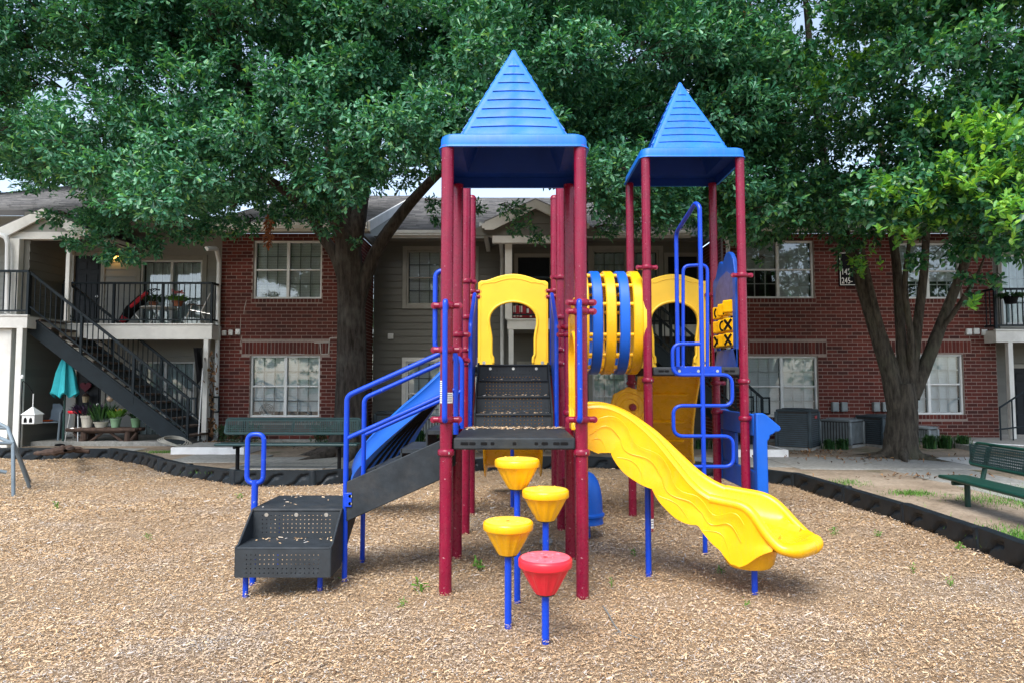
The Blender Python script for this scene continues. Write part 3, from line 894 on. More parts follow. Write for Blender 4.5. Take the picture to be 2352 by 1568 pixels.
# ---- roofs, with courses of shingles
def roof(parent, x0, x1, y0, z0, y1, z1, name='roof', over=0.0):
    m = MB()
    m.add([(x0, y0, z0), (x1, y0, z0), (x1, y1, z1), (x0, y1, z1), (x0, y0, z0 - 0.12), (x1, y0, z0 - 0.12), (x1, y1, z1 - 0.12), (x0, y1, z1 - 0.12)],
          [(0, 1, 2, 3), (7, 6, 5, 4), (0, 4, 5, 1), (1, 5, 6, 2), (2, 6, 7, 3), (3, 7, 4, 0)])
    r = m.build(name, SHINGLE, parent, smooth=False, fix=False)
    L = math.hypot(y1 - y0, z1 - z0); dy, dz = (y1 - y0) / L, (z1 - z0) / L
    ny, nz = -dz, dy
    V = []; Fq = []; rr = random.Random(2)
    rows = int(L / 0.15)
    for i in range(rows):
        s0, s1 = i * 0.15, i * 0.15 + 0.17
        x = x0 - rr.uniform(0, 0.3)
        while x < x1:
            wv = 0.30 * rr.choice((0.6, 1.0, 1.0, 1.3))
            a, b = max(x, x0), min(x + wv - 0.008, x1)
            if b - a > 0.02:
                t = 0.014 + rr.uniform(0, 0.010)
                o = len(V)
                for (xx, ss, hh) in ((a, s0, t), (b, s0, t), (b, s1, 0.004), (a, s1, 0.004), (a, s0, 0.0), (b, s0, 0.0)):
                    V.append((xx, y0 + dy * ss + ny * hh, z0 + dz * ss + nz * hh))
                Fq += [(o, o + 1, o + 2, o + 3), (o + 4, o + 5, o + 1, o)]
            x += wv
    s = np_mesh('shingle', np.array(V), np.array(Fq), SHINGLE, r, origin=WLOC[r.name]); tag(s, kind='stuff')
    return r
def gutter(parent, x0, x1, y, z, h=0.13):
    m = MB()
    prof = [(0, 0), (-0.085, 0), (-0.085, 0.035), (-0.105, 0.055), (-0.105, h), (-0.09, h), (-0.09, 0.06), (0, 0.02)]
    m.prism(prof, lambda p: (x0, y + p[0], z + p[1]), lambda p: (x1, y + p[0], z + p[1]))
    m.box(x0, x1, y - 0.012, y + 0.01, z - 0.06, z)
    return m.build('gutter', TRIM, parent, smooth=False)
def soffit(parent, x0, x1, y0, y1, z):
    return MB().box(x0, x1, y0, y1, z - 0.02, z).build('soffit', TRIMD, parent, smooth=False)
SL = 0.36
ye = YF - 0.42
roof(BLD, LX0 - 0.35, LX1 + 0.32, ye, ZE + 0.16, 23.0, ZE + 0.16 + SL * (23 - ye)); gutter(BLD, LX0 - 0.33, LX1 + 0.30, ye, ZE + 0.02); soffit(BLD, LX0 - 0.33, LX1 + 0.30, ye + 0.02, YF - 0.01, ZE + 0.02)
roof(BLD, RX0 - 0.35, RX1 + 0.35, ye, ZE + 0.16, 23.0, ZE + 0.16 + SL * (23 - ye)); gutter(BLD, RX0 - 0.33, RX1 + 0.33, ye, ZE + 0.02); soffit(BLD, RX0 - 0.33, RX1 + 0.33, ye + 0.02, YF - 0.01, ZE + 0.02)
for xr, sg in ((LX1 + 0.33, 1), (RX0 - 0.36, -1)):
    m = MB().bar((xr, ye - 0.02, ZE + 0.08), (xr, 23.0, ZE + 0.08 + SL * (23 - ye)), 0.05, 0.22)
    m.build('rake_board', TRIM, BLD, smooth=False)
    # brick gable under the rake
    g = MB().prism([(YF, ZE), (23.0, ZE), (23.0, ZE + SL * (23 - YF) - 0.1)], lambda p: (xr - sg * 0.25, p[0], p[1]), lambda p: (xr - sg * 0.33, p[0], p[1]))
    g.build('gable', SIDING, BLD, smooth=False)
yc = YC - 0.6
roof(BLD, LX1 + 0.40, RX0 - 0.42, yc, ZC + 0.18, 22.5, ZC + 0.18 + 0.43 * (22.5 - yc)); gutter(BLD, LX1 + 0.42, -0.62, yc, ZC + 0.03); gutter(BLD, 1.68, RX0 - 0.44, yc, ZC + 0.03); soffit(BLD, LX1 + 0.1, RX0 - 0.1, yc + 0.02, YC - 0.01, ZC + 0.03)
yl = 15.0
roof(BLD, -15, LX0 - 0.36, yl, ZL + 0.12, 23, ZL + 0.12 + SL * (23 - yl)); gutter(BLD, -8.95, LX0 - 0.36, yl, ZL); soffit(BLD, -15, LX0 - 0.36, yl + 0.02, YL - 0.01, ZL)
roof(BLD, RX1 + 0.36, 16, yl, ZL + 0.12, 23, ZL + 0.12 + SL * (23 - yl)); gutter(BLD, RX1 + 0.36, 16, yl, ZL); soffit(BLD, RX1 + 0.36, 16, yl + 0.02, YL - 0.01, ZL)

def gable_porch(xc, hw, y0, y1, ze, za, beam, wall=SIDINGP, fw=0.17):
    """a small gable roof facing the playground: two slopes, white barge boards, boarded gable, beam"""
    g = group_node('porch_roof', BLD)
    sl = (za - ze) / hw
    for sg in (-1, 1):
        m = MB()
        m.add([(xc, y0, za), (xc + sg * hw, y0, ze), (xc + sg * hw, y1, ze), (xc, y1, za), (xc, y0, za - 0.06), (xc + sg * hw, y0, ze - 0.06), (xc + sg * hw, y1, ze - 0.06), (xc, y1, za - 0.06)],
              [(0, 1, 2, 3), (7, 6, 5, 4), (0, 4, 5, 1), (1, 5, 6, 2), (2, 6, 7, 3), (3, 7, 4, 0)])
        m.build('roof_slope', SHINGLE, g, smooth=False)
        b = MB()
        e = 0.01
        pts = [(xc, za - 0.03), (xc + sg * (hw - e), ze - 0.03), (xc + sg * (hw - e), ze - 0.03 - fw), (xc + sg * (hw - 0.20), ze - 0.03 - fw), (xc, za - 0.06 - fw)]
        b.prism(pts, lambda p: (p[0], y0 - 0.02, p[1]), lambda p: (p[0], y0 + 0.03, p[1]))
        b.build('barge_board', TRIM, g, smooth=False)
        gutter_m = MB().box(xc + sg * hw - 0.05, xc + sg * hw + 0.05, y0, y1, ze - 0.16, ze - 0.05); gutter_m.build('gutter', TRIM, g, smooth=False)
    zb = beam
    n = 3
    for k in range(n):
        z0_, z1_ = zb + (za - zb) * k / n, zb + (za - zb) * (k + 1) / n
        w0 = max(0, (za - z0_) / sl) * 0.92; w1 = max(0, (za - z1_) / sl) * 0.92
        MB().prism([(xc - w0, z0_), (xc + w0, z0_), (xc + w1, z1_ - 0.008), (xc - w1, z1_ - 0.008)], lambda p: (p[0], y0 + 0.10 - 0.004, p[1]), lambda p: (p[0], y0 + 0.14, p[1])).build('siding_board', wall, g, smooth=False)
    MB().box(xc - hw + 0.18, xc + hw - 0.18, y0 + 0.08, y0 + 0.24, zb - 0.16, zb - 0.003).build('beam', TRIM, g, smooth=False)
    return g
a = P(100, 476, 14.5); e = P(198, 521, 14.5)
gable_porch(a.x, e.x - a.x, 14.5, 19.0, e.z, a.z, P(100, 531, 14.5).z)
a = P(1230, 456, 15.0); e = P(1112, 508, 15.0)
gable_porch(a.x, a.x - e.x, 15.0, 20.5, e.z, a.z, P(1230, 540, 15.0).z, wall=SIDING)

def post(parent, x, y, z0, z1, w=0.10, name='post', mat=None):
    return MB().box(x - w / 2, x + w / 2, y - w / 2, y + w / 2, z0, z1).build(name, mat or TRIM, parent, smooth=False, bevel=0.006, seg=1)
BAL_ME = {}
def railing(parent, a, b, zf, h=0.93, spacing=0.125, posts=(), top=0.05, name='railing'):
    """iron railing along a straight line a->b at deck height zf: frame part with balusters as pieces"""
    a, b = Vector((a[0], a[1], 0)), Vector((b[0], b[1], 0)); L = (b - a).length; d = (b - a) / L
    m = MB()
    za, zb_ = zf + 0.09, zf + h
    m.bar(a + Vector((0, 0, zb_)), b + Vector((0, 0, zb_)), top, 0.045); m.bar(a + Vector((0, 0, za)), b + Vector((0, 0, za)), 0.035, 0.035)
    for s in posts:
        q = a + d * (L * s); m.box(q.x - 0.025, q.x + 0.025, q.y - 0.025, q.y + 0.025, zf, zb_ - 0.023)
    r = m.build(name, RAIL, parent, smooth=False)
    key = round(h, 2)
    if key not in BAL_ME:
        BAL_ME[key] = unit_box_mesh('baluster', 0.017, 0.017, h - 0.13, RAIL)
    n = int(L / spacing)
    for k in range(1, n):
        q = a + d * (L * k / n)
        o = bpy.data.objects.new('baluster', BAL_ME[key]); place(o, r, (q.x, q.y, (za + zb_) / 2))
    return r
def balcony(x0, x1, y0, y1, zt, fh=0.36, posts_x=(), rail_posts=(0, .5, 1), sides=(True, True), pw=0.11, rails=True, mat=None):
    b = MB().box(x0, x1, y0 + 0.05, y1, zt - 0.16, zt - 0.012).build('balcony', TRIMD, BLD, smooth=False)
    f = MB().box(x0 - 0.01, x1 + 0.01, y0, y0 + 0.05, zt - fh, zt - 0.035)
    f.box(x0 - 0.03, x1 + 0.03, y0 - 0.025, y0 + 0.05, zt - 0.032, zt)
    f.box(x1 - 0.04, x1 + 0.008, y0 + 0.052, y1, zt - fh, zt - 0.035); f.box(x0 - 0.008, x0 + 0.04, y0 + 0.052, y1, zt - fh, zt - 0.035)
    f.build('fascia', mat or TRIM, b, smooth=False, bevel=0.004, seg=1)
    for px in posts_x: post(b, px, y0 + 0.06, ZO, zt - fh, pw)
    if rails:
        railing(BLD, (x0 + 0.03, y0 + 0.05), (x1 - 0.03, y0 + 0.05), zt, posts=rail_posts, name='balcony_railing')
        if sides[1]: railing(BLD, (x1 - 0.03, y0 + 0.09), (x1 - 0.03, y1 - 0.02), zt, posts=(1,), name='balcony_railing')
        if sides[0]: railing(BLD, (x0 + 0.03, y0 + 0.09), (x0 + 0.03, y1 - 0.02), zt, posts=(1,), name='balcony_railing')
    return b
zB = P(300, 743, 15.5).z
bx0, bx1 = P(137, 743, 15.5).x, P(486, 743, 15.5).x
balcony(bx0, bx1, 15.5, YL - 0.03, zB, posts_x=(bx1 - 0.12,), rail_posts=(0, .34, .67, 1), sides=(False, True))
# portico in the middle
zP = P(1200, 732, 15.2).z
balcony(P(1166, 732, 15.2).x, P(1305, 732, 15.2).x, 15.2, YC - 0.03, zP, fh=0.24, posts_x=(P(1174, 900, 15.2).x, P(1298, 900, 15.2).x), sides=(True, True))
for q in (1168, 1300): post(BLD, P(q, 600, 15.1).x, 15.3, zP, P(1230, 540, 15.0).z - 0.16, 0.16, name='portico_post')
# balcony of the right entry, and its ground floor post
zQ = P(1550, 746, 16.5).z
balcony(P(1440, 746, 16.5).x, RX0 - 0.02, 16.5, YC - 0.03, zQ, fh=0.28, posts_x=(P(1672, 900, 16.5).x - 0.07,), sides=(True, False))
# balcony at the right edge
zR = P(2300, 756, 15.6).z
balcony(P(2288, 756, 15.6).x, 15.0, 15.6, YL - 0.03, zR, fh=0.30, posts_x=(P(2326, 900, 15.6).x,), rail_posts=(0, .3, .6), sides=(True, False))
# left landing with posts
zT = P(30, 723, 14.3).z
lx1 = P(62, 723, 14.3).x
balcony(-13.5, lx1, 14.3, 16.2, zT, fh=0.28, posts_x=(lx1 - 0.14,), rail_posts=(0, 1), sides=(False, False), pw=0.13)
post(BLD, P(13, 900, 14.5).x, 14.55, ZO, zT - 0.28, 0.26, name='porch_column'); post(BLD, P(38, 600, 14.6).x, 14.62, zT, P(100, 531, 14.5).z - 0.16, 0.22, name='porch_column')
post(BLD, P(155, 600, 14.7).x, 14.75, zB - 0.02, P(100, 531, 14.5).z - 0.16, 0.085, name='porch_post')

# downpipes
def pipe(pts, r=0.042, name='downpipe', mat=None):
    m = MB().tube(fillet(pts, 0.12, 5), r, 10)
    o = m.build(name, mat or WHITE, BLD)
    return o
pipe([P(474, 572, 15.2), P(497, 572, 15.6), P(503, 600, 15.9), P(496, 1008, 15.9), P(488, 1016, 15.7)], 0.05)
pipe([P(1106, 512, 15.2), P(1106, 532, 15.2), P(1150, 552, 16.6), P(1153, 590, 17.6), P(1154, 1000, 17.6)], 0.05)
pipe([P(1662, 530, 15.7), P(1672, 560, 15.9), P(1674, 1008, 15.9)], 0.05)
pipe([P(0, 540, 14.4), P(14, 545, 14.4), P(18, 560, 14.4), P(16, 720, 14.4)], 0.05)
# plates and boxes on the walls
def wall_box(px0, px1, py0, py1, Y, mat, name, dep=0.05):
    x0, x1, z0, z1 = px_rect(px0, px1, py0, py1, Y)
    b = MB().box(x0, x1, Y - dep, Y + 0.02, z0, z1).build(name, mat, BLD, smooth=False, bevel=0.012)
    MB().box(x0 + 0.02, x1 - 0.02, Y - dep - 0.008, Y - dep + 0.004, z0 + 0.02, z1 - 0.02).build('cover', mat, b, smooth=False, bevel=0.004, seg=1)
for q in ((511, 521, 759, 771), (526, 536, 758, 770), (542, 553, 756, 769), (2218, 2230, 755, 769), (2235, 2247, 754, 768), (2253, 2265, 757, 770)):
    wall_box(*q, YF, WHITE, 'vent_cover')
wall_box(891, 904, 766, 779, YC, WHITE, 'vent_cover')
for q in ((1909, 1923, 922, 944), (1930, 1943, 922, 944), (2003, 2017, 922, 944), (2024, 2038, 922, 944)):
    wall_box(*q, YF, ACGREY, 'meter_box', 0.09)
# wall lamps (the upper one is lit)
lamp_m, lnt, lb = _nt('lit_lamp_glass')
lb.inputs['Emission Color'].default_value = (1.0, 0.52, 0.10, 1); lb.inputs['Emission Strength'].default_value = 2.2; lb.inputs['Base Color'].default_value = (0.9, 0.6, 0.2, 1)
lp = P(263, 592, YL - 0.1)
l1 = MB().lathe([(0.0, 0.10), (0.07, 0.09), (0.10, 0.05), (0.035, 0.03)][::-1], lp, 14).build('wall_lamp', BLACK, BLD)
MB().lathe([(0.03, -0.06), (0.085, -0.045), (0.095, 0.0), (0.09, 0.035)], lp, 14).build('lamp_glass', lamp_m, l1)
lp = P(197, 912, YL - 0.12)
l2 = MB().lathe([(0.02, 0.03), (0.10, 0.035), (0.03, 0.10), (0.0, 0.12)], lp, 10).build('wall_lamp', BARKWOOD, BLD)
MB().lathe([(0.06, -0.12), (0.075, 0.0), (0.08, 0.03)], lp, 10).build('lamp_glass', M('amber_lamp_glass', (0.45, 0.36, 0.22), 0.4), l2)

# ---- stairs
def staircase(label, xt, xb, zt, zb, y0, y1, lab_rail=None):
    t = thing('staircase', label, 'staircase', ((xt + xb) / 2, (y0 + y1) / 2, ZO))
    dx, dz = xb - xt, zb - zt
    L = math.hypot(dx, dz)
    for y in (y0, y1):
        m = MB().prism([(xt, zt + 0.05), (xt, zt - 0.34), (xb - 0.26, zb), (xb, zb), (xb, zb + 0.24)], lambda p: (p[0], y - 0.02, p[1]), lambda p: (p[0], y + 0.02, p[1]))
        m.prism([(xt, zt + 0.052), (xt, zt + 0.012), (xb, zb + 0.202), (xb, zb + 0.242)], lambda p: (p[0], y - 0.045, p[1]), lambda p: (p[0], y + 0.021, p[1]))
        m.build('stringer', RAIL, t, smooth=False)
    n = 15
    tm = unit_box_mesh('tread', abs(dx) / n + 0.03, y1 - y0 - 0.05, 0.045, STEPBROWN)
    for k in range(n):
        o = bpy.data.objects.new('tread', tm); s = (k + 0.5) / n
        place(o, t, (xt + dx * s, (y0 + y1) / 2, zt + (zb - zt + 0.12) * s))
    for y in (y0, y1):
        m = MB(); hh = 0.82
        A = Vector((xt, y, zt + 0.12 + hh)); B = Vector((xb, y, zb + 0.2 + hh))
        m.bar(A, B, 0.05, 0.05); m.bar(A - Vector((0, 0, hh - 0.10)), B - Vector((0, 0, hh - 0.10)), 0.03, 0.03)
        for s in (0.0, 0.33, 0.66, 1.0):
            q = A.lerp(B, s); m.box(q.x - 0.025, q.x + 0.025, y - 0.025, y + 0.025, q.z - hh - 0.2 if s < 1 else ZO, q.z)
        m.bar(B, B + Vector((0.16, 0, 0.0)), 0.04, 0.04); m.bar(B + Vector((0.16, 0, 0.02)), B + Vector((0.16, 0, -0.34)), 0.03, 0.03); m.bar(B + Vector((0, 0, -0.34)), B + Vector((0.16, 0, -0.34)), 0.03, 0.03)
        r = m.build('handrail', RAIL, t, smooth=False)
        bm_ = unit_box_mesh('baluster', 0.016, 0.016, hh - 0.10, RAIL)
        nb = int(abs(dx) / 0.115)
        for k in range(1, nb):
            q = A.lerp(B, k / nb)
            o = bpy.data.objects.new('baluster', bm_); place(o, r, (q.x, y, q.z - hh / 2 + 0.04))
    return t
staircase('dark iron outdoor staircase running down past the turquoise parasol at the left entry', P(66, 723, 14.6).x, P(430, 1010, 14.6).x, zT, ZO + 0.02, 14.6, 15.75)
staircase('dark iron staircase behind the yellow tunnel, half hidden by the second tower', P(1440, 746, 14.9).x, P(1752, 1010, 14.9).x, zQ, ZO + 0.02, 14.9, 15.9)
# lower rail at the far right entry
rl = thing('step_railing', 'low dark iron handrail by the entry at the picture edge, behind the green bench', 'handrail', tuple(P(2340, 1000, 15.2)))
m = MB()
p0, p1 = P(2296, 935, 15.2), P(2380, 880, 15.2); p0b, p1b = P(2296, 985, 15.2), P(2380, 975, 15.2)
m.tube([p0, p1], 0.022, 8); m.tube([p0b, p1b], 0.018, 8)
m.build('rail', RAIL, rl)
for s in (0, .33, .66, 1):
    q = p0.lerp(p1, s); MB().tube([(q.x, q.y, ZO), q], 0.016, 8).build('upright', RAIL, rl)

# house number board on the right wing
sx0, sx1, sz0, sz1 = px_rect(1926, 1978, 580, 658, YF)
sg = thing('number_sign', 'black house number board with white border on the brick wall behind the forked trunk', 'sign', ((sx0 + sx1) / 2, YF - 0.04, sz0))
MB().box(sx0, sx1, YF - 0.045, YF - 0.008, sz0, sz1).build('board', BLACK, sg, smooth=False, bevel=0.004)
m = MB()
for (a, b, c, d) in ((sx0 + .02, sx0 + .035, sz0 + .02, sz1 - .02), (sx1 - .035, sx1 - .02, sz0 + .02, sz1 - .02), (sx0 + .035, sx1 - .035, sz0 + .02, sz0 + .035), (sx0 + .035, sx1 - .035, sz1 - .035, sz1 - .02)):
    m.box(a, b, YF - 0.049, YF - 0.046, c, d)
m.build('border', STICKER, sg, smooth=False)
def lettering(body, loc, size, mat, parent, rot=(R(90), 0, 0), name='lettering', sx=1.0):
    cu = bpy.data.curves.new(name, 'FONT'); cu.body = body; cu.size = size; cu.extrude = 0.002
    tmp = bpy.data.objects.new('tmp', cu); COL.objects.link(tmp)
    dg = bpy.context.evaluated_depsgraph_get()
    me = bpy.data.meshes.new_from_object(tmp.evaluated_get(dg)); bpy.data.objects.remove(tmp)
    me.materials.clear(); me.materials.append(mat)
    o = bpy.data.objects.new(name, me); place(o, parent, loc); o.rotation_euler = rot; o.scale = (sx, 1, 1)
    return o
lettering('245-', (sx0 + 0.05, YF - 0.048, sz0 + 0.06), 0.20, STICKER, sg, sx=0.72)
lettering('145-', (sx0 + 0.05, YF - 0.048, sz0 + 0.27), 0.20, STICKER, sg, sx=0.72)

# pale mortar repairs over the lower window, and a fan standing behind its panes
mp = MB()
def _patch(pts, w=0.018):
    for (x0_, y0_), (x1_, y1_) in zip(pts[:-1], pts[1:]):
        a_, b_ = P(x0_, y0_, YF - 0.004), P(x1_, y1_, YF - 0.004)
        mp.bar(a_, b_, w, 0.008, up=(0, 1, 0))
_patch([(722, 787), (756, 786), (754, 812), (738, 813)]); _patch([(735, 787), (737, 812)]); _patch([(756, 786), (758, 776), (775, 775)]); _patch([(668, 812), (700, 813)], .012)
_patch([(566, 690), (562, 705), (560, 722)], .012); _patch([(553, 730), (552, 755)], .010); _patch([(556, 770), (552, 790)], .012)
mp.build('mortar_patch', M('fresh_mortar', (0.42, 0.40, 0.37), 0.9), BLD, smooth=False)
fc_ = P(612, 943, YF + 0.12)
fan = thing('window_fan', 'white round fan standing behind the left pane of the lower brick wing window', 'fan', (fc_.x, fc_.y, w_lo[2] + 0.05))
fm_ = MB()
for rr_ in (0.17, 0.13, 0.09, 0.05): fm_.tube([(fc_.x + rr_ * math.cos(q), fc_.y + 0.012, fc_.z + rr_ * math.sin(q)) for q in np.linspace(0, 6.283, 28, endpoint=False)], 0.007, 6, closed=True)
for q in np.linspace(0, 3.1416, 5, endpoint=False): fm_.tube([(fc_.x - 0.17 * math.cos(q), fc_.y + 0.012, fc_.z - 0.17 * math.sin(q)), (fc_.x + 0.17 * math.cos(q), fc_.y + 0.012, fc_.z + 0.17 * math.sin(q))], 0.005, 5)
fm_.build('guard', ACGREY, fan)
MB().box(fc_.x - 0.12, fc_.x + 0.12, fc_.y - 0.005, fc_.y + 0.01, w_lo[2] + 0.048, w_lo[2] + 0.075).build('foot', WHITE, fan)
# ------------------------------------------------------------------ the play structure
PLAY = thing('play_structure', 'large play structure with maroon posts, two blue pyramid roofs, yellow slide and striped tunnel', 'play structure', (0.6, 6.3, 0))
AX, BX = -0.458, 0.500
AY, BY, CY, DY = 4.81, 5.79, 6.87, 7.83
EX, FX, EY, FY = 1.372, 2.335, 6.84, 7.80
Z1, Z3, Z2 = 1.12, 1.665, 1.665
PR = 0.0445

def clamp(parent, x, y, z, ears=(), h=0.052):
    """a cast collar round a post, with eared bolt lugs in the given directions (degrees)"""
    m = MB()
    m.lathe([(PR + 0.001, -h / 2), (PR + 0.011, -h / 2 + 0.006), (PR + 0.015, -h / 4), (PR + 0.015, h / 4), (PR + 0.011, h / 2 - 0.006), (PR + 0.001, h / 2)], (x, y, z), 24)
    bl = MB()
    for a in ears:
        d = Vector((math.cos(R(a)), math.sin(R(a)), 0))
        c = Vector((x, y, z))
        m.tube([c + d * PR, c + d * (PR + 0.045)], [0.022, 0.022], 12)
        m.lathe([(0.0, 0.024), (0.020, 0.021), (0.024, 0.010), (0.024, -0.010), (0.0, -0.012)][::-1], c + d * (PR + 0.045), 14, axis='y')
        bl.lathe([(0.0, 0.030), (0.008, 0.0285), (0.0105, 0.024), (0.0105, 0.018)][::-1], c + d * (PR + 0.045), 10, axis='y')
    m.build('clamp', MAROON, parent)
    if bl.v: bl.build('bolt', STEEL, parent)
    else:
        b2 = MB().lathe([(0.0, 0.012), (0.008, 0.010), (0.010, 0.0)][::-1], (x + 0.02, y - PR - 0.010, z), 10, axis='y'); b2.build('bolt', STEEL, parent)

def pole(x, y, ztop, clamps, cap=True):
    prof = [(PR, -0.25), (PR, ztop - 0.02)]
    prof += [(PR + 0.004, ztop - 0.018), (PR + 0.004, ztop + 0.004), (PR * 0.93, ztop + 0.018), (PR * 0.7, ztop + 0.03), (PR * 0.35, ztop + 0.036), (0, ztop + 0.038)] if cap else [(PR, ztop)]
    p = MB().lathe(prof, (x, y, 0), 28).build('post', MAROON, PLAY, origin=(x, y, 0))
    for (z, ears) in clamps: clamp(p, x, y, z, ears)
    return p
pA = pole(AX, AY, 3.235, [(2.063, (180, 0)), (1.745, (180, 0)), (1.247, (180, 0)), (1.014, ())], cap=False)
pA2 = pole(BX, AY, 3.235, [(2.085, (180, 0)), (2.02, (180, 0)), (1.247, (180, 0)), (1.014, ())], cap=False)
pB = pole(AX, BY, 3.235, [(1.92, (0,)), (1.70, (20,)), (1.25, ()), (1.014, ())], cap=False)
pB2 = pole(BX, BY, 3.235, [(1.92, (180,)), (1.985, (200,)), (1.25, ()), (1.014, ())], cap=False)
pC = pole(AX, CY, 3.67, [(2.54, (20,)), (2.17, (0,)), (1.84, ()), (1.70, ())])
pC2 = pole(BX, CY, 3.67, [(2.58, (200,)), (2.17, (180,)), (1.84, ()), (1.70, ())])
pD = pole(AX, DY, 3.67, [(2.56, (0,)), (2.50, (0,)), (1.60, ())])
pD2 = pole(BX, DY, 3.67, [(2.57, (180,)), (2.50, (180,)), (1.60, ())])
pE = pole(EX, EY, 3.835, [(2.68, (180, 0)), (1.53, ())], cap=False)
pE2 = pole(FX, EY, 3.835, [(2.60, (180, 0)), (1.52, ()), (1.145, (10,))], cap=False)
pF = pole(EX, FY, 3.835, [(2.60, (0,)), (1.50, ()), (1.20, (180,))], cap=False)
pF2 = pole(FX, FY, 3.835, [(2.52, (180,)), (1.50, (0,)), (1.17, (0,))], cap=False)

# ---- roofs: rounded rim, louvred pyramid, hollow underneath
def rsquare(h, r, z, n=6):
    out = []
    for (sx, sy, a0) in ((1, 1, 0), (-1, 1, 90), (-1, -1, 180), (1, -1, 270)):
        for k in range(n + 1):
            a = R(a0 + 90 * k / n)
            out.append((sx * (h - r) + r * math.cos(a), sy * (h - r) + r * math.sin(a), z))
    return out
def roof_cap(cx, cy, zb, half=0.535, rim=0.105, apex=0.955):
    n = 28
    loops = [rsquare(half + 0.012, 0.095, 0), rsquare(half + 0.010, 0.095, 0.010), rsquare(half, 0.09, 0.022), rsquare(half - 0.003, 0.09, rim - 0.03), rsquare(half - 0.010, 0.09, rim - 0.012), rsquare(half - 0.03, 0.08, rim),
             rsquare(0.42, 0.03, rim + 0.006), rsquare(0.402, 0.025, rim + 0.010)]
    z0, z1 = rim + 0.010, apex
    for s in (0.25, 0.5, 0.75, 0.95, 0.985):
        loops.append(rsquare(0.402 * (1 - s) + 0.010, min(0.02, 0.402 * (1 - s) * 0.9), z0 + (z1 - z0) * s))
    loops.append([(0, 0, apex + 0.004)] * n)
    inner = [rsquare(half - 0.012, 0.085, 0.0), rsquare(half - 0.018, 0.085, rim - 0.02), rsquare(0.39, 0.03, rim - 0.012), rsquare(0.20, 0.02, rim + 0.40), [(0, 0, apex - 0.06)] * n]
    seq = inner[::-1] + loops
    m = MB(); vs = [(cx + x, cy + y, zb + z) for l in seq for (x, y, z) in l]; fs = []
    for i in range(len(seq) - 1):
        for k in range(n):
            k2 = (k + 1) % n
            fs.append((i * n + k, i * n + k2, (i + 1) * n + k2, (i + 1) * n + k))
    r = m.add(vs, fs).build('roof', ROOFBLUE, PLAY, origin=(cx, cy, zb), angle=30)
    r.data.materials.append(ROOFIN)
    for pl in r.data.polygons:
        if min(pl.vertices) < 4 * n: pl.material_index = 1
    # louvres on the four faces
    tn = (0.402) / (z1 - z0)
    for q in range(4):
        a = R(90 * q); ca, sa = math.cos(a), math.sin(a)
        def W(u, hgt, out):
            d = 0.412 - (hgt - z0) * tn + out
            x, y = u, -d
            return (cx + x * ca - y * sa, cy + x * sa + y * ca, zb + hgt)
        nl = 9; hb = z0 + 0.012; ht = z1 - 0.085
        for k in range(nl):
            h0 = hb + (ht - hb) * k / nl; h1 = hb + (ht - hb) * (k + 1) / nl
            def hw(h): return max(0.002, (0.402 - (h - z0) * tn) - 0.036)
            w0, w1 = hw(h0), hw(h1)
            if k == nl - 1: w1 = 0.004
            segs = 6; vs = []; fs = []
            for j in range(segs + 1):
                t = j / segs * 2 - 1
                bow = 0.012 * (1 - t * t) * (w0 / 0.35)
                vs += [W(w0 * t, h0 + bow, 0.013 + 0.004 * (1 - t * t)), W(w1 * t, h1 + bow * 0.9, 0.003), W(w0 * t, h0 + bow + 0.002, -0.006), W(w0 * t, h0 + bow - 0.008, 0.014)]
                if j:
                    o = 4 * j
                    fs += [(o - 4, o, o + 1, o - 3), (o - 2, o + 2, o + 3, o - 1), (o - 1, o + 3, o, o - 4)]
            fs += [(0, 1, 2, 3), (4 * segs, 4 * segs + 3, 4 * segs + 2, 4 * segs + 1)]
            MB().add(vs, fs).build('louvre', ROOFBLUE, r, angle=25)
    return r
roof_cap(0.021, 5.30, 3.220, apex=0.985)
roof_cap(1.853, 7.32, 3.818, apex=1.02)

# ---- decks
def deck(x0, x1, y0, y1, z, slots=True):
    d = MB().box(x0, x1, y0, y1, z - 0.085, z).build('deck', DARK, PLAY, bevel=0.012)
    if slots:
        w = x1 - x0; xc = (x0 + x1) / 2
        sl = MB()
        for f, l in ((-.41, .055), (-.345, .045), (-.25, .045), (-.18, .026), (0, .026), (.18, .026), (.25, .045), (.345, .045), (.41, .055)):
            c = xc + f * w
            sl.prism([(c - l / 2, -0.006), (c - l / 2 + 0.006, -0.008), (c + l / 2 - 0.006, -0.008), (c + l / 2, -0.006), (c + l / 2, 0.004), (c + l / 2 - 0.006, 0.006), (c - l / 2 + 0.006, 0.006), (c - l / 2, 0.004)],
                     lambda p: (p[0], y0 - 0.0015, z - 0.040 + p[1] * 1.5), lambda p: (p[0], y0 + 0.010, z - 0.040 + p[1] * 1.5))
        sl.build('slot', BLACK, d, smooth=False)
    return d
deck(-0.403, 0.452, AY - 0.03, BY + 0.05, Z1)
deck(-0.403, 0.452, CY - 0.30, DY + 0.03, Z3)
deck(EX + 0.05, FX - 0.048, EY - 0.03, FY + 0.03, Z2)

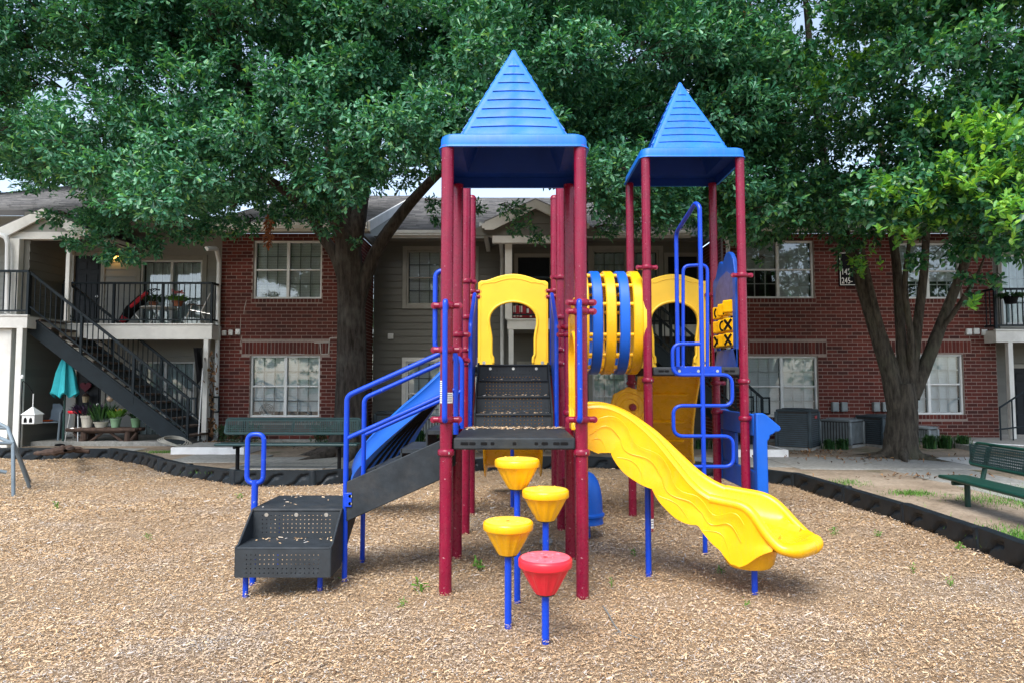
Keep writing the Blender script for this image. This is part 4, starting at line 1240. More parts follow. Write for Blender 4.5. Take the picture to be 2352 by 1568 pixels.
# ---- the four steps between the decks, in punched plate
st = group_node('inner_steps', PLAY)
zs = [1.122, 1.236, 1.385, 1.530, 1.680]
for k in range(4):
    y = 5.86 + 0.22 * k
    w = 0.325 - 0.0
    MB().add([(-w + .02, y, zs[k] - 0.02), (w + .02, y, zs[k] - 0.02), (w + .02, y, zs[k + 1]), (-w + .02, y, zs[k + 1])], [(0, 1, 2, 3)]).build('riser', PERF_STEP, st, origin=(0.02, y, zs[k]), smooth=False, fix=False)
    MB().box(-w + .02, w + .02, y - 0.016, y + 0.22, zs[k + 1] - 0.014, zs[k + 1] + 0.004).build('tread', DARK, st, bevel=0.006)
for sx in (-1, 1):
    x = 0.02 + sx * 0.333
    MB().prism([(5.84, 1.12), (5.84, 1.25), (6.50, 1.70), (6.60, 1.70), (6.60, 1.60), (6.5, 1.5), (6.0, 1.12)], lambda p: (x - 0.007, p[0], p[1]), lambda p: (x + 0.007, p[0], p[1])).build('cheek', DARK, st, smooth=False)
bl = MB()
for x in (-.20, .02, .24): bl.lathe([(0.0, 0.008), (0.010, 0.006), (0.014, 0.0)][::-1], (x, 6.518, 1.642), 10, axis='y')
bl.build('bolt', STEEL, st)
# blue side barriers of the steps, with their pipe edge
for sx in (-1, 1):
    x = 0.02 + sx * 0.372
    b = MB().prism([(5.88, 1.13), (5.88, 2.00), (6.58, 2.37), (6.58, 1.70), (6.3, 1.5)], lambda p: (x - 0.010, p[0], p[1]), lambda p: (x + 0.010, p[0], p[1])).build('step_barrier', PANELBLUE, PLAY, smooth=False)
    MB().tube(fillet([(x, 5.87, 1.10), (x, 5.87, 2.02), (x, 6.60, 2.41), (x, 6.60, 1.68)], 0.08), 0.019, 10).build('edge_tube', BLUE, b)
    MB().tube([(x, 5.87, 1.92), (0.02 + sx * 0.44, 5.80, 1.92)], 0.016, 8).build('edge_arm', BLUE, b)

# ---- arch panels
def resample(pts, n):
    pts = np.array(pts, float)
    s = np.concatenate([[0], np.cumsum(np.linalg.norm(np.diff(pts, axis=0), axis=1))])
    t = np.linspace(0, s[-1], n)
    return [tuple(np.array([np.interp(a, s, pts[:, 0]), np.interp(a, s, pts[:, 1])])) for a in t]
def mirror(l): return l + [(-x, z) for (x, z) in l[::-1] if abs(x) > 1e-6]
def arch_panel(name, to_w, zb, mat, half=0.405, hi=1.02, thick=0.055):
    k = hi / 1.02
    outer = [(-half, 0), (-half, 1.010 * k), (-half + 0.015, 1.024 * k), (-half + 0.10, 1.028 * k)] + [(-0.30 + 0.30 * t, (1.030 + 0.075 * math.sin(math.pi / 2 * t)) * k) for t in (0.1, .25, .4, .55, .7, .85, 1.0)]
    inner = [(-0.205, 0), (-0.218, 0.06), (-0.222, 0.13), (-0.240, 0.155), (-0.240, 0.34), (-0.250, 0.42), (-0.266, 0.50), (-0.268, 0.56)]
    inner += [(-0.268 * math.cos(R(a)), (0.56 + 0.215 * math.sin(R(a))) * 1.0) for a in (15, 30, 45, 60, 75, 90)]
    O, I = resample(mirror(outer), 61), resample(mirror(inner), 61)
    m = MB().band(O, I, lambda p: to_w(p[0], -thick / 2, zb + p[1]), lambda p: to_w(p[0], thick / 2, zb + p[1]))
    pn = m.build(name, mat, PLAY, bevel=0.012, seg=3, angle=50)
    MB().tube([to_w(x * 1.045, -thick / 2 - 0.002, zb + z + 0.006) for (x, z) in I[2:-2]], 0.016, 8).build('hole_lip', mat, pn)
    sh = [(x * 0.93, z - 0.035 - 0.02 * (abs(x) < .25)) for (x, z) in O[3:-3]]
    MB().tube([to_w(x, -thick / 2 - 0.0005, zb + z) for (x, z) in sh], 0.0055, 6).build('moulded_line', mat, pn)
    bl = MB()
    for sx in (-1, 1):
        c = to_w(sx * 0.335, -thick / 2 - 0.002, zb + 0.07)
        bl.lathe([(0.0, 0.010), (0.012, 0.008), (0.020, 0.0)][::-1], c, 10, axis='y')
    bl.build('bolt', STEEL, pn)
    return pn
arch_panel('arch_panel', lambda u, d, z: (0.021 + u, DY + 0.02 + d, z), Z3, YELLOWP)
arch_panel('arch_panel', lambda u, d, z: (1.880 + u, FY + 0.06 + d, z), Z2, YELLOWP)
arch_panel('slide_hood', lambda u, d, z: (BX + 0.015 + d, 5.30 + u, z), Z1, YELLOW, half=0.41, hi=0.98)

# ---- grab handles and rails
def handle(pts, r=0.018, rad=0.05, name='grab_handle', parent=None):
    return MB().tube(fillet(pts, rad), r, 12).build(name, BLUE, parent or PLAY)
for x in (AX - 0.0, BX - 0.022):
    handle([(x, AY - 0.04, 2.045), (x, AY - 0.12, 2.10), (x, AY - 0.12, 1.24), (x, AY - 0.04, 1.247)], 0.019, 0.04)
handle([(AX, AY + 0.02, 2.33), (AX - 0.085, AY + 0.02, 2.31), (AX - 0.085, AY + 0.02, 1.75), (AX, AY + 0.02, 1.74)], 0.018, 0.06)
for (y, b, m_) in ((5.10, 1.41, 1.09), (5.715, 1.378, 1.068)):
    handle([(-1.232, y, -0.2), (-1.232, y, b), (-0.413, y, b + 0.375), (-0.413, y, 1.12)], 0.0200, 0.07, 'stair_rail')
    handle([(-1.225, y, m_), (-0.413, y, m_ + 0.37)], 0.0175, 0.05, 'stair_rail')
# ---- transfer stair to the front deck
ts = group_node('transfer_stair', PLAY)
for y in (5.07, 5.745):
    MB().prism([(-1.215, 0.475), (-1.215, 0.77), (-0.465, 1.105), (-0.465, 0.81)], lambda p: (p[0], y - 0.014, p[1]), lambda p: (p[0], y + 0.014, p[1])).build('side_board', DARK, ts, bevel=0.006)
for k in range(4):
    x = -1.20 + 0.19 * k; z = 0.60 + 0.14 * k
    MB().box(x, x + 0.20, 5.09, 5.725, z + 0.10, z + 0.13).build('tread', DARK, ts)
    MB().box(x - 0.006, x + 0.006, 5.09, 5.725, z - 0.02, z + 0.13).build('riser', DARK, ts)
MB().box(-1.235, -1.175, 5.045, 5.058, 0.585, 0.690).build('bracket', BLUE, ts, bevel=0.004)
b = MB()
for z in (0.61, 0.665): b.lathe([(0.0, 0.009), (0.010, 0.007), (0.013, 0.0)][::-1], (-1.185, 5.045, z), 10, axis='y')
b.build('bolt', STEEL, ts)

# ---- transfer platform
tp = group_node('transfer_platform', PLAY)
X0, X1 = -1.905, -1.250
MB().box(X0, X1, 5.05, 5.66, 0.545, 0.572).build('platform', DARK, tp, bevel=0.010)
MB().add([(X0 + .004, 5.048, 0.35), (X1 - .004, 5.048, 0.35), (X1 - .004, 5.048, 0.55), (X0 + .004, 5.048, 0.55)], [(0, 1, 2, 3)]).build('riser', PERF_STEP, tp, origin=(-1.58, 5.05, 0.40), smooth=False, fix=False)
MB().box(X0, X1, 4.752, 5.046, 0.335, 0.360).build('tread', DARK, tp, bevel=0.010)
MB().add([(X0, 4.750, 0.152), (X1, 4.750, 0.152), (X1, 4.750, 0.345), (X0, 4.750, 0.345)], [(0, 1, 2, 3)]).build('riser', PERF_STEP, tp, origin=(-1.58, 4.75, 0.152), smooth=False, fix=False)
for x in (X0, X1):
    MB().prism([(4.752, 0.152), (4.752, 0.362), (4.80, 0.372), (5.05, 0.572), (5.66, 0.572), (5.66, 0.50), (5.02, 0.152)], lambda p: (x - 0.008, p[0], p[1]), lambda p: (x + 0.008, p[0], p[1])).build('cheek', DARK, tp, bevel=0.005)
MB().box(X0, X1, 4.755, 5.02, 0.150, 0.162).build('base_frame', DARK, tp)
for (x, y, t) in ((-1.86, 4.83, .152), (-1.355, 4.89, .152), (-1.875, 5.56, .545)):
    MB().tube([(x, y, -0.2), (x, y, t)], 0.0195, 12).build('leg', BLUE, tp)
b = MB()
for x in (-1.80, -1.58, -1.36): b.lathe([(0.0, 0.012), (0.010, 0.010), (0.015, 0.0)][::-1], (x, 5.046, 0.528), 10, axis='y')
b.build('bolt', STEEL, tp)
MB().tube([(-1.935, 5.17, -0.2), (-1.935, 5.17, 0.765), ], 0.0245, 14).build('leg', BLUE, tp)
lp = fillet([(-1.997, 5.17, 0.745), (-1.873, 5.17, 0.745), (-1.873, 5.17, 1.115), (-1.997, 5.17, 1.115)], 0.055, 7, closed=True)
MB().tube(lp, 0.0185, 12, closed=True).build('hand_loop', BLUE, tp)

# ---- slides
def catmull(pts, n):
    pts = np.array(pts, float); k = len(pts)
    P_ = np.vstack([2 * pts[0] - pts[1], pts, 2 * pts[-1] - pts[-2]])
    out = []
    for t in np.linspace(0, k - 1 - 1e-6, n):
        i = int(t); f = t - i
        a, b, c, d = P_[i], P_[i + 1], P_[i + 2], P_[i + 3]
        out.append(0.5 * (2 * b + (c - a) * f + (2 * a - 5 * b + 4 * c - d) * f * f + (3 * b - a - 3 * c + d) * f ** 3))
    return np.array(out)
def slide(name, path, mat, width=0.46, wall=0.21, skirt=0.24, scallop=0.05, nscal=4, n=80, walls=None, lines=True, roll=0.026, parent=None):
    C = catmull(path, n)
    T = np.gradient(C, axis=0); T /= np.linalg.norm(T, axis=1)[:, None]
    N = np.stack([-T[:, 1], T[:, 0], np.zeros(n)], 1); N /= np.linalg.norm(N, axis=1)[:, None]
    U = np.cross(T, N); U *= np.sign(U[:, 2])[:, None]
    hw = width / 2
    vs = []; sec = 0
    side_pts = []
    for i in range(n):
        s = i / (n - 1)
        wl = wall if walls is None else np.interp(s, walls[0], walls[1])
        r = min(roll, max(0.008, wl * 0.45))
        sk = wl + skirt * (1 if walls is None else np.interp(s, walls[0], walls[2])) + scallop * float(np.clip((0.90 - s) / 0.12, 0, 1) if walls is not None else 1) * abs(math.sin(math.pi * nscal * s + 0.25)) ** 0.7
        t = 0.018
        half = []
        # right half profile from skirt bottom (outer) over the rim to the middle of the bed
        half.append((hw + r * 1.2 + 0.030, wl - sk))
        half.append((hw + r * 1.2 + 0.024, wl - sk * 0.66))
        half.append((hw + r * 1.35, wl - sk * 0.33))
        half.append((hw + r * 1.85, wl - r * 0.9))
        for a in (0, 30, 60, 90, 120, 150, 180): half.append((hw + r * 0.85 + r * 1.05 * math.cos(R(a)), wl - r + r * math.sin(R(a))))
        half.append((hw - r * 0.25, wl * 0.55)); half.append((hw - 0.035 - 0.01, 0.045)); half.append((hw - 0.075, 0.012)); half.append((hw - 0.12, 0.0)); half.append((0.0, -0.004))
        full = half + [(-x, z) for (x, z) in half[::-1][1:]]
        und = [(-(hw + r * 1.2 + 0.030 - t), wl - sk), (-(hw + r * 0.9), -0.03), (-(hw - 0.10), -0.022), (0, -0.024), (hw - 0.10, -0.022), (hw + r * 0.9, -0.03), (hw + r * 1.2 + 0.030 - t, wl - sk)]
        loop = full + und
        sec = len(loop)
        side_pts.append((hw + r * 1.2 + 0.030, wl, sk))
        for (l, v) in loop: vs.append(tuple(C[i] - N[i] * l + U[i] * v))
    fs = []
    for i in range(n - 1):
        for k in range(sec):
            k2 = (k + 1) % sec
            fs.append((i * sec + k, i * sec + k2, (i + 1) * sec + k2, (i + 1) * sec + k))
    fs.append(tuple(range(sec))); fs.append(tuple((n - 1) * sec + k for k in range(sec - 1, -1, -1)))
    o = MB().add(vs, fs).build(name, mat, parent or PLAY, angle=55)
    if lines:
        for sg in (1, -1):
            for (o0, am, ph, fq) in ((0.30, 0.10, 0.4, 1.0), (0.55, 0.12, 0.9, 1.0)):
                pts = []
                for i in range(4, n - 5):
                    s = i / (n - 1)
                    if walls is not None and s > 0.86: continue
                    x, wl, sk = side_pts[i]
                    f = o0 + am * math.sin(2 * math.pi * nscal * s * fq + ph)
                    pts.append(C[i] - N[i] * sg * (x + 0.001 - 0.012 * (1 - f) + (0.018 if f < 0.4 else 0)) + U[i] * (wl - sk * f))
                MB().tube(pts, 0.0028, 6).build('moulded_line', mat, o)
            for q in range(int(nscal) + 1):
                pts = []
                for i in range(n):
                    s = i / (n - 1)
                    ph = (s * nscal + 0.08) - q
                    if 0.12 < ph < 0.88 and 4 < i < n - 4 and not (walls is not None and s > 0.86):
                        x, wl, sk = side_pts[i]
                        f = 0.96 - 0.26 * math.sin(math.pi * (ph - 0.12) / 0.76)
                        pts.append(C[i] - N[i] * sg * (x - 0.003) + U[i] * (wl - sk * f))
                if len(pts) > 4: MB().tube(pts, 0.0028, 6).build('moulded_line', mat, o)
    return o
# main yellow slide: leaves the front deck to the side and bends towards the viewer
pts = []
th = lambda s: -0.80 * s
L = 1.57; cx, cy = BX + 0.02, 5.335
zs_ = ([0, .08, .16, .3, .42, .52, .62, .72, .82, .90, 1.0], [1.115, 1.145, 1.12, .955, .775, .635, .555, .515, .485, .460, .432])
for k in range(41):
    s = k / 40
    pts.append((cx, cy, float(np.interp(s, *zs_))))
    cx += math.cos(th(s)) * L / 40; cy += math.sin(th(s)) * L / 40
pts = np.array(pts); pts[2:-2, 2] = np.convolve(pts[:, 2], [.2, .2, .2, .2, .2], 'valid')
ys = slide('slide', pts, YELLOW, width=0.43, n=90, roll=0.034, walls=([0, .1, .3, .5, .65, .76, .82, .86, .90, .94, .97, 1.0], [.215, .22, .215, .185, .170, .190, .200, .185, .140, .085, .050, .030], [.75, 1.0, .9, .5, .6, 1.2, 2.2, 2.4, 2.0, 1.3, .9, .6]), skirt=0.10, scallop=0.055, nscal=4.6)
e0, d0 = Vector(pts[-1]), (Vector(pts[-1]) - Vector(pts[-4])).normalized(); n0 = Vector((-d0.y, d0.x, 0)).normalized()
# the rolled rim runs on round the exit as a ribbed lip
def rim_pt(i, sg):
    C_, N_, U_ = YC_[i], YN_[i], YU_[i]
    s = i / (len(YC_) - 1); wl = float(np.interp(s, YW_[0], YW_[1]))
    return Vector(C_ - N_ * sg * (0.215 + 0.030) + U_ * (wl - 0.030))
YC_ = catmull(pts, 90); _T = np.gradient(YC_, axis=0); _T /= np.linalg.norm(_T, axis=1)[:, None]
YN_ = np.stack([-_T[:, 1], _T[:, 0], np.zeros(90)], 1); YN_ /= np.linalg.norm(YN_, axis=1)[:, None]
YU_ = np.cross(_T, YN_); YU_ *= np.sign(YU_[:, 2])[:, None]
YW_ = ([0, .1, .3, .5, .65, .76, .82, .86, .90, .94, .97, 1.0], [.215, .22, .215, .185, .170, .190, .200, .185, .140, .085, .050, .030])
e0 = Vector(YC_[-1]); d0 = Vector(_T[-1]); n0 = Vector(YN_[-1])
near_, far_ = [rim_pt(i, 1) for i in range(58, 88, 2)], [rim_pt(i, -1) for i in range(58, 88, 2)]
arc = []
for k in range(33):
    a = math.pi * k / 32
    l = -math.cos(a)
    arc.append(e0 + n0 * (math.copysign(abs(l) ** 0.8, l) * 0.243) + d0 * (0.02 + 0.105 * math.sin(a) ** 0.75) + Vector((0, 0, -0.030)))
path = near_ + arc + far_[::-1]
sm = np.array([tuple(q) for q in path])
for _ in range(3): sm[1:-1] = (sm[:-2] + 2 * sm[1:-1] + sm[2:]) / 4
cc = catmull(sm, 240)
rad = []
for i in range(240):
    f = i / 239
    inlip = np.exp(-((f - 0.5) / 0.16) ** 4)
    rad.append(0.0365 + 0.020 * inlip + (0.0045 * inlip * math.cos(f * 240) if f > 0.5 else 0))
MB().tube([Vector(q) for q in cc], rad, 14).build('exit_lip', YELLOW, ys, angle=60)
vs = []; fs = []
for i in range(33):
    l = -math.cos(math.pi * i / 32)
    vs += [e0 - d0 * 0.05 + n0 * (l * 0.225) + Vector((0, 0, 0.006 + .02 * abs(l) ** 5)), arc[i] + Vector((0, 0, 0.046)), arc[i] + Vector((0, 0, -0.035)), e0 - d0 * 0.14 + n0 * (l * 0.225) + Vector((0, 0, -0.06))]
    if i:
        o = 4 * i
        for j in range(3): fs.append((o - 4 + j, o + j, o + j + 1, o - 3 + j))
MB().add(vs, fs).build('exit_bed', YELLOW, ys, angle=70)
hc = Vector(pts[-8]) - n0 * 0.035
m = MB().lathe([(0.0, 0.180), (0.10, 0.183), (0.145, 0.194), (0.168, 0.222), (0.180, 0.27), (0.192, 0.32), (0.196, 0.35), (0.10, 0.38)], (hc.x, hc.y, 0), 28)
m.build('heel', YELLOW, ys)
MB().tube([(hc.x + 0.02, hc.y - 0.04, -0.2), (hc.x + 0.02, hc.y - 0.04, 0.20)], 0.0215, 12).build('support', BLUE, ys)
MB().tube([(1.07, 5.36, -0.2), (1.07, 5.36, 0.80)], 0.0235, 12).build('support', BLUE, ys)
# blue slide on the far left side
bpath = [(-0.47, 7.35, 1.66), (-0.62, 7.35, 1.53), (-0.95, 7.37, 1.20), (-1.22, 7.46, 0.90), (-1.42, 7.62, 0.63), (-1.54, 7.85, 0.42), (-1.60, 8.10, 0.32)]
bs = slide('slide', bpath, SLIDEBLUE, width=0.44, wall=0.15, skirt=0.035, scallop=0, n=60, lines=False)
bc_ = catmull(bpath, 40)[2:-3]
for q in (-.16, -.08, 0, .08, .16):
    tg = np.gradient(bc_, axis=0); nn_ = np.stack([-tg[:, 1], tg[:, 0], 0 * tg[:, 0]], 1); nn_ /= np.linalg.norm(nn_, axis=1)[:, None]
    uu_ = np.cross(tg, nn_); uu_ /= np.linalg.norm(uu_, axis=1)[:, None]; uu_ *= np.sign(uu_[:, 2])[:, None]
    MB().tube([Vector(a_) for a_ in bc_ + nn_ * q - uu_ * 0.03], 0.016, 6).build('rib', BLACK, bs)  # ribs coloured black, putting the underside's shade into their colour
MB().tube([(-1.68, 7.24, -0.2), (-1.68, 7.24, 0.30), (-1.52, 7.75, 0.42)], 0.022, 10).build('support', BLUE, bs)
# yellow slides down the far side
s2 = slide('slide', [(0.02, 7.90, 1.66), (0.02, 8.10, 1.57), (0.02, 8.55, 1.10), (0.02, 8.95, 0.62), (0.02, 9.2, 0.42), (0.02, 9.45, 0.36)], YELLOW, width=0.64, wall=0.20, skirt=0.12, scallop=0.04, n=50, lines=False)
MB().tube([(0.01, 8.25, -0.2), (0.01, 8.25, 1.2)], 0.022, 10).build('support', BLUE, s2)
s3 = slide('slide', [(1.87, 7.90, 1.66), (1.88, 8.15, 1.57), (1.97, 8.8, 1.10), (2.10, 9.4, 0.72), (2.24, 9.9, 0.42), (2.34, 10.2, 0.36)], YELLOW, width=0.58, wall=0.20, skirt=0.03, scallop=0.02, n=60, lines=False)
s3p = catmull([(1.87, 7.90, 1.66), (1.88, 8.15, 1.57), (1.97, 8.8, 1.10), (2.10, 9.4, 0.72), (2.24, 9.9, 0.42), (2.34, 10.2, 0.36)], 60)
s3t = np.gradient(s3p, axis=0); s3n = np.stack([-s3t[:, 1], s3t[:, 0], 0 * s3t[:, 0]], 1); s3n /= np.linalg.norm(s3n, axis=1)[:, None]
for i in (8, 17, 26, 35, 44, 51):
    c_ = Vector(s3p[i]) + Vector((0, -0.012, -0.028)); nv_ = Vector(s3n[i])
    MB().tube([c_ - nv_ * 0.30 + Vector((0, 0, .05)), c_ - nv_ * 0.22, c_, c_ + nv_ * 0.22, c_ + nv_ * 0.30 + Vector((0, 0, .05))], 0.020, 8).build('rib', YELLOW, s3)
for sg_ in (-1, 1):
    MB().tube([Vector(q) for q in (s3p + s3n * 0.345 * sg_ + np.array([0, 0, -0.03]))[3:56]], 0.028, 8).build('edge_bead', YELLOW, s3)
MB().tube([(2.2, 9.8, -0.1), (2.2, 9.8, 0.4)], 0.022, 10).build('support', BLUE, s3)

# ---- tunnel of blue and yellow hoops
tn_ = group_node('tunnel', PLAY)
tc_y, tc_z = 7.32, 2.150
def sup(a, ry, rz, e=2.5):
    c, s = math.cos(a), math.sin(a)
    return (math.copysign(abs(c) ** (2 / e), c) * ry, math.copysign(abs(s) ** (2 / e), s) * rz)
for k, x in enumerate((0.60, 0.738, 0.876, 1.014, 1.152, 1.290)):
    mat = SLIDEBLUE if k % 2 == 0 else YELLOW
    n = 40; vs = []; fs = []
    prof = [(-0.052, 0.0), (-0.052, 0.030), (-0.042, 0.042), (0.042, 0.042), (0.052, 0.030), (0.052, 0.0)]
    for i in range(n):
        a = 2 * math.pi * i / n
        y0, z0 = sup(a, 0.455, 0.515)
        ln = math.hypot(y0, z0); uy, uz = y0 / ln, z0 / ln
        for (dx, dr) in prof: vs.append((x + dx, tc_y + y0 + uy * dr, tc_z + z0 + uz * dr))
    q = len(prof)
    for i in range(n):
        j = (i + 1) % n
        for p in range(q):
            p2 = (p + 1) % q
            fs.append((i * q + p, i * q + p2, j * q + p2, j * q + p))
    MB().add(vs, fs).build('hoop', mat, tn_, angle=40)
for i in range(14):
    a = 2 * math.pi * (i + 0.5) / 14
    y0, z0 = sup(a, 0.462, 0.522)
    MB().tube([(0.56, tc_y + y0, tc_z + z0), (1.335, tc_y + y0, tc_z + z0)], 0.021, 10).build('spacer', YELLOW, tn_)
m = MB().lathe([(0.50, 0), (0.53, 0.0), (0.53, 0.03), (0.50, 0.03)], (1.33, tc_y, tc_z), 36, axis='x')
m.build('end_ring', YELLOWP, tn_)

# ---- serpentine climber in front of the second tower
cl = group_node('climber', PLAY)
CYy = 6.03
kx = CYy / F
cxm = (1617 - 1176) * kx
def cz(py): return P(1600, py, CYy).z
zr = [cz(788), cz(860), cz(932), cz(1003), cz(1074), cz(1145)]
MB().tube(fillet([(cxm, CYy, -0.2), (cxm, CYy, cz(468)), (cxm - 0.02, CYy + 0.06, cz(455)), (cxm - 0.045, EY - 0.10, cz(490)), (cxm - 0.045, EY - 0.10, Z2)], 0.09), 0.0205, 14).build('pole', BLUE, cl)
hwL = 0.262
for k in range(5):
    sg = -1 if k % 2 == 0 else 1
    MB().tube(fillet([(cxm, CYy, zr[k]), (cxm + sg * hwL, CYy, zr[k]), (cxm + sg * hwL, CYy, zr[k + 1]), (cxm, CYy, zr[k + 1])], 0.085, 7), 0.0165, 12).build('rung_loop', BLUE, cl)
# arch rail at the deck edge and its bolted bracket
yb = EY - 0.06
def at_deck(px, py): return P(px, py, yb)
MB().tube(fillet([at_deck(1572, 842), at_deck(1572, 607), at_deck(1628, 604), at_deck(1628, 842)], 0.07), 0.0175, 12).build('arch_rail', BLUE, cl)
q0, q1 = at_deck(1553, 840), at_deck(1660, 862)
MB().box(q0.x, q1.x, yb - 0.015, yb + 0.02, q1.z, q0.z).build('bracket', BLUE, cl, bevel=0.004)
b = MB()
for f in (.09, .5, .91): b.lathe([(0.0, 0.010), (0.011, 0.008), (0.015, 0.0)][::-1], (q0.x + (q1.x - q0.x) * f, yb - 0.016, (q0.z + q1.z) / 2), 10, axis='y')
b.build('bolt', STEEL, cl)

# ---- noughts and crosses panel on the side of the second tower
gp_x = 2.318
prof = [(7.70, 1.66), (7.72, 2.62), (7.70, 2.665), (7.60, 2.70), (7.53, 2.80), (7.48, 2.845), (7.41, 2.845), (7.37, 2.80), (7.34, 2.81), (7.27, 2.885), (7.18, 2.91), (7.08, 2.88), (7.00, 2.80), (6.955, 2.66), (6.93, 2.62), (6.93, 1.66)]
hole = [(7.60, 1.86), (7.60, 2.30), (7.59, 2.31), (7.40, 2.335), (7.30, 2.35), (7.05, 2.38), (7.04, 2.36), (7.04, 1.86)]
O_ = resample(prof, 64)[1:-1]
m = MB().band(resample(prof, 64), resample(hole, 64), lambda p: (gp_x - 0.022, p[0], p[1]), lambda p: (gp_x + 0.022, p[0], p[1]))
m.box(gp_x - 0.022, gp_x + 0.022, 6.93, 7.705, 1.66, 1.862)
gp = m.build('game_panel', PANELBLUE, PLAY, bevel=0.008, angle=50)
MB().prism([(7.63, 2.38), (7.60, 2.56), (7.45, 2.66), (7.2, 2.70), (7.02, 2.62), (7.0, 2.40), (7.3, 2.37)], lambda p: (gp_x - 0.0235, p[0], p[1]), lambda p: (gp_x - 0.020, p[0], p[1])).build('faded_print', FADED, gp, smooth=False)
cm = MB()
cw, ch = 0.180, 0.150
marks = [['(', ')', ''], ['', 'O', 'X'], ['X', '', 'X']]
for rI in range(3):
    for cI in range(3):
        yc_, zc_ = 7.505 - 0.186 * cI, 2.275 - 0.158 * rI + 0.018 * (cI - 0) * (rI == 0)
        a = R(30 + random.uniform(-6, 6))
        m = MB().box(-0.050, 0.050, -cw / 2 + 0.012, cw / 2 - 0.012, -ch / 2 + 0.006, ch / 2 - 0.006)
        c = m.build('game_cube', YELLOW, gp, origin=(0, 0, 0), bevel=0.016, seg=3)
        c.location = Vector((gp_x - 0.005, yc_, zc_)) - WLOC[gp.name]; c.rotation_euler = (0, 0, a)
        t = marks[rI][cI]
        k = MB()
        if t == 'X':
            for sg in (-1, 1): k.bar((-0.0515, -0.050, -0.055 * sg), (-0.0515, 0.050, 0.055 * sg), 0.004, 0.028, up=(0, 1, 0.01))
        elif t:
            an = np.linspace(0, 2 * math.pi, 25) if t == 'O' else (np.linspace(R(110), R(250), 14) if t == ')' else np.linspace(R(-70), R(70), 14))
            ev = [(math.cos(x), math.sin(x)) for x in an]
            k.band([(x * .048, z * .060) for x, z in ev], [(x * .026, z * .038) for x, z in ev], lambda p: (-0.0525, p[0], p[1]), lambda p: (-0.048, p[0], p[1]))
        if k.v:
            mk = k.build('mark', BLACK, gp, origin=(0, 0, 0), smooth=False); mk.location = c.location; mk.rotation_euler = c.rotation_euler
MB().tube([(gp_x, 7.5, 2.6), (FX, FY, 2.52)], 0.018, 8).build('panel_arm', MAROON, gp)

# ---- shop front play panel under the second tower
sp = group_node('shop_panel', PLAY)
x0, x1 = 2.40, 2.50
prof = [(x0, 0.40), (x1 + 0.01, 0.40), (x1 + 0.01, 0.93), (x1 + 0.03, 0.955), (x1 + 0.035, 0.985), (x1 + 0.07, 1.0), (x1 + 0.09, 1.02), (x1 + 0.125, 1.022), (x1 + 0.145, 1.045), (x1 + 0.135, 1.075), (x1 - 0.0, 1.19), (x1 - 0.03, 1.205), (x0, 1.205)]
MB().prism(prof, lambda p: (p[0], 6.70, p[1]), lambda p: (p[0], 6.78, p[1])).build('side', SLIDEBLUE, sp, bevel=0.012, seg=3)
MB().prism(prof, lambda p: (p[0], 7.86, p[1]), lambda p: (p[0], 7.94, p[1])).build('side', SLIDEBLUE, sp, bevel=0.012, seg=3)
aw = [(x1 + 0.02, 0.99), (x1 + 0.11, 1.03), (x1 + 0.12, 1.07), (x1 - 0.02, 1.185), (x0, 1.19), (x0, 0.97)]
MB().prism(aw, lambda p: (p[0], 6.79, p[1]), lambda p: (p[0], 7.85, p[1])).build('awning', SLIDEBLUE, sp, bevel=0.01)
MB().box(x0 + 0.01, x0 + 0.06, 6.79, 7.85, 0.40, 0.62).build('counter', PANELBLUE, sp, bevel=0.01)
MB().box(x0 + 0.015, x0 + 0.05, 7.40, 7.85, 0.622, 0.968).build('back_board', PANELBLUE, sp, bevel=0.01)
MB().box(x0 + 0.015, x0 + 0.05, 6.79, 6.86, 0.622, 0.968).build('back_board', PANELBLUE, sp, bevel=0.01)
# ---- yellow gear wheel on the back post
gw = P(1448, 935, 7.70)
m = MB(); pts = []
for k in range(72):
    a = 2 * math.pi * k / 72
    pts.append(((0.215 + 0.014 * (1 if (k // 3) % 3 == 0 else 0)) * math.cos(a), (0.215 + 0.014 * (1 if (k // 3) % 3 == 0 else 0)) * math.sin(a)))
m.prism(pts, lambda p: (gw.x + p[0], gw.y - 0.03, gw.z + p[1]), lambda p: (gw.x + p[0], gw.y + 0.03, gw.z + p[1]))
gwo = m.build('gear_wheel', YELLOW, PLAY, bevel=0.008)
for rr_ in (0.10, 0.165):
    MB().tube([(gw.x + rr_ * math.cos(a), gw.y - 0.032, gw.z + rr_ * math.sin(a)) for a in np.linspace(0, 2 * math.pi, 40, endpoint=False)], 0.010, 6, closed=True).build('ring', YELLOW, gwo)
MB().tube([(gw.x + 0.03, gw.y - 0.03, gw.z), (gw.x + 0.03, gw.y - 0.09, gw.z)], [0.045, 0.03], 14).build('hub', MAROON, gwo)
# ---- blue bell shaped piece on the ground behind the front posts
bc = P(1346, 1120, 6.6)
m = MB().lathe([(0.155, 0.15), (0.175, 0.155), (0.168, 0.19), (0.172, 0.215), (0.186, 0.228), (0.186, 0.245), (0.168, 0.26), (0.166, 0.32), (0.162, 0.40), (0.150, 0.48), (0.125, 0.56), (0.085, 0.62), (0.04, 0.645), (0.0, 0.65)], (bc.x, bc.y, 0), 30)
bb = m.build('bell_seat', SLIDEBLUE, PLAY)
MB().tube([(bc.x, bc.y, -0.1), (bc.x, bc.y, 0.2)], 0.05, 12).build('support', PANELBLUE, bb)
MB().tube([(bc.x, bc.y, 0.55), (BX, CY, 0.55)], 0.02, 10).build('arm', MAROON, bb)
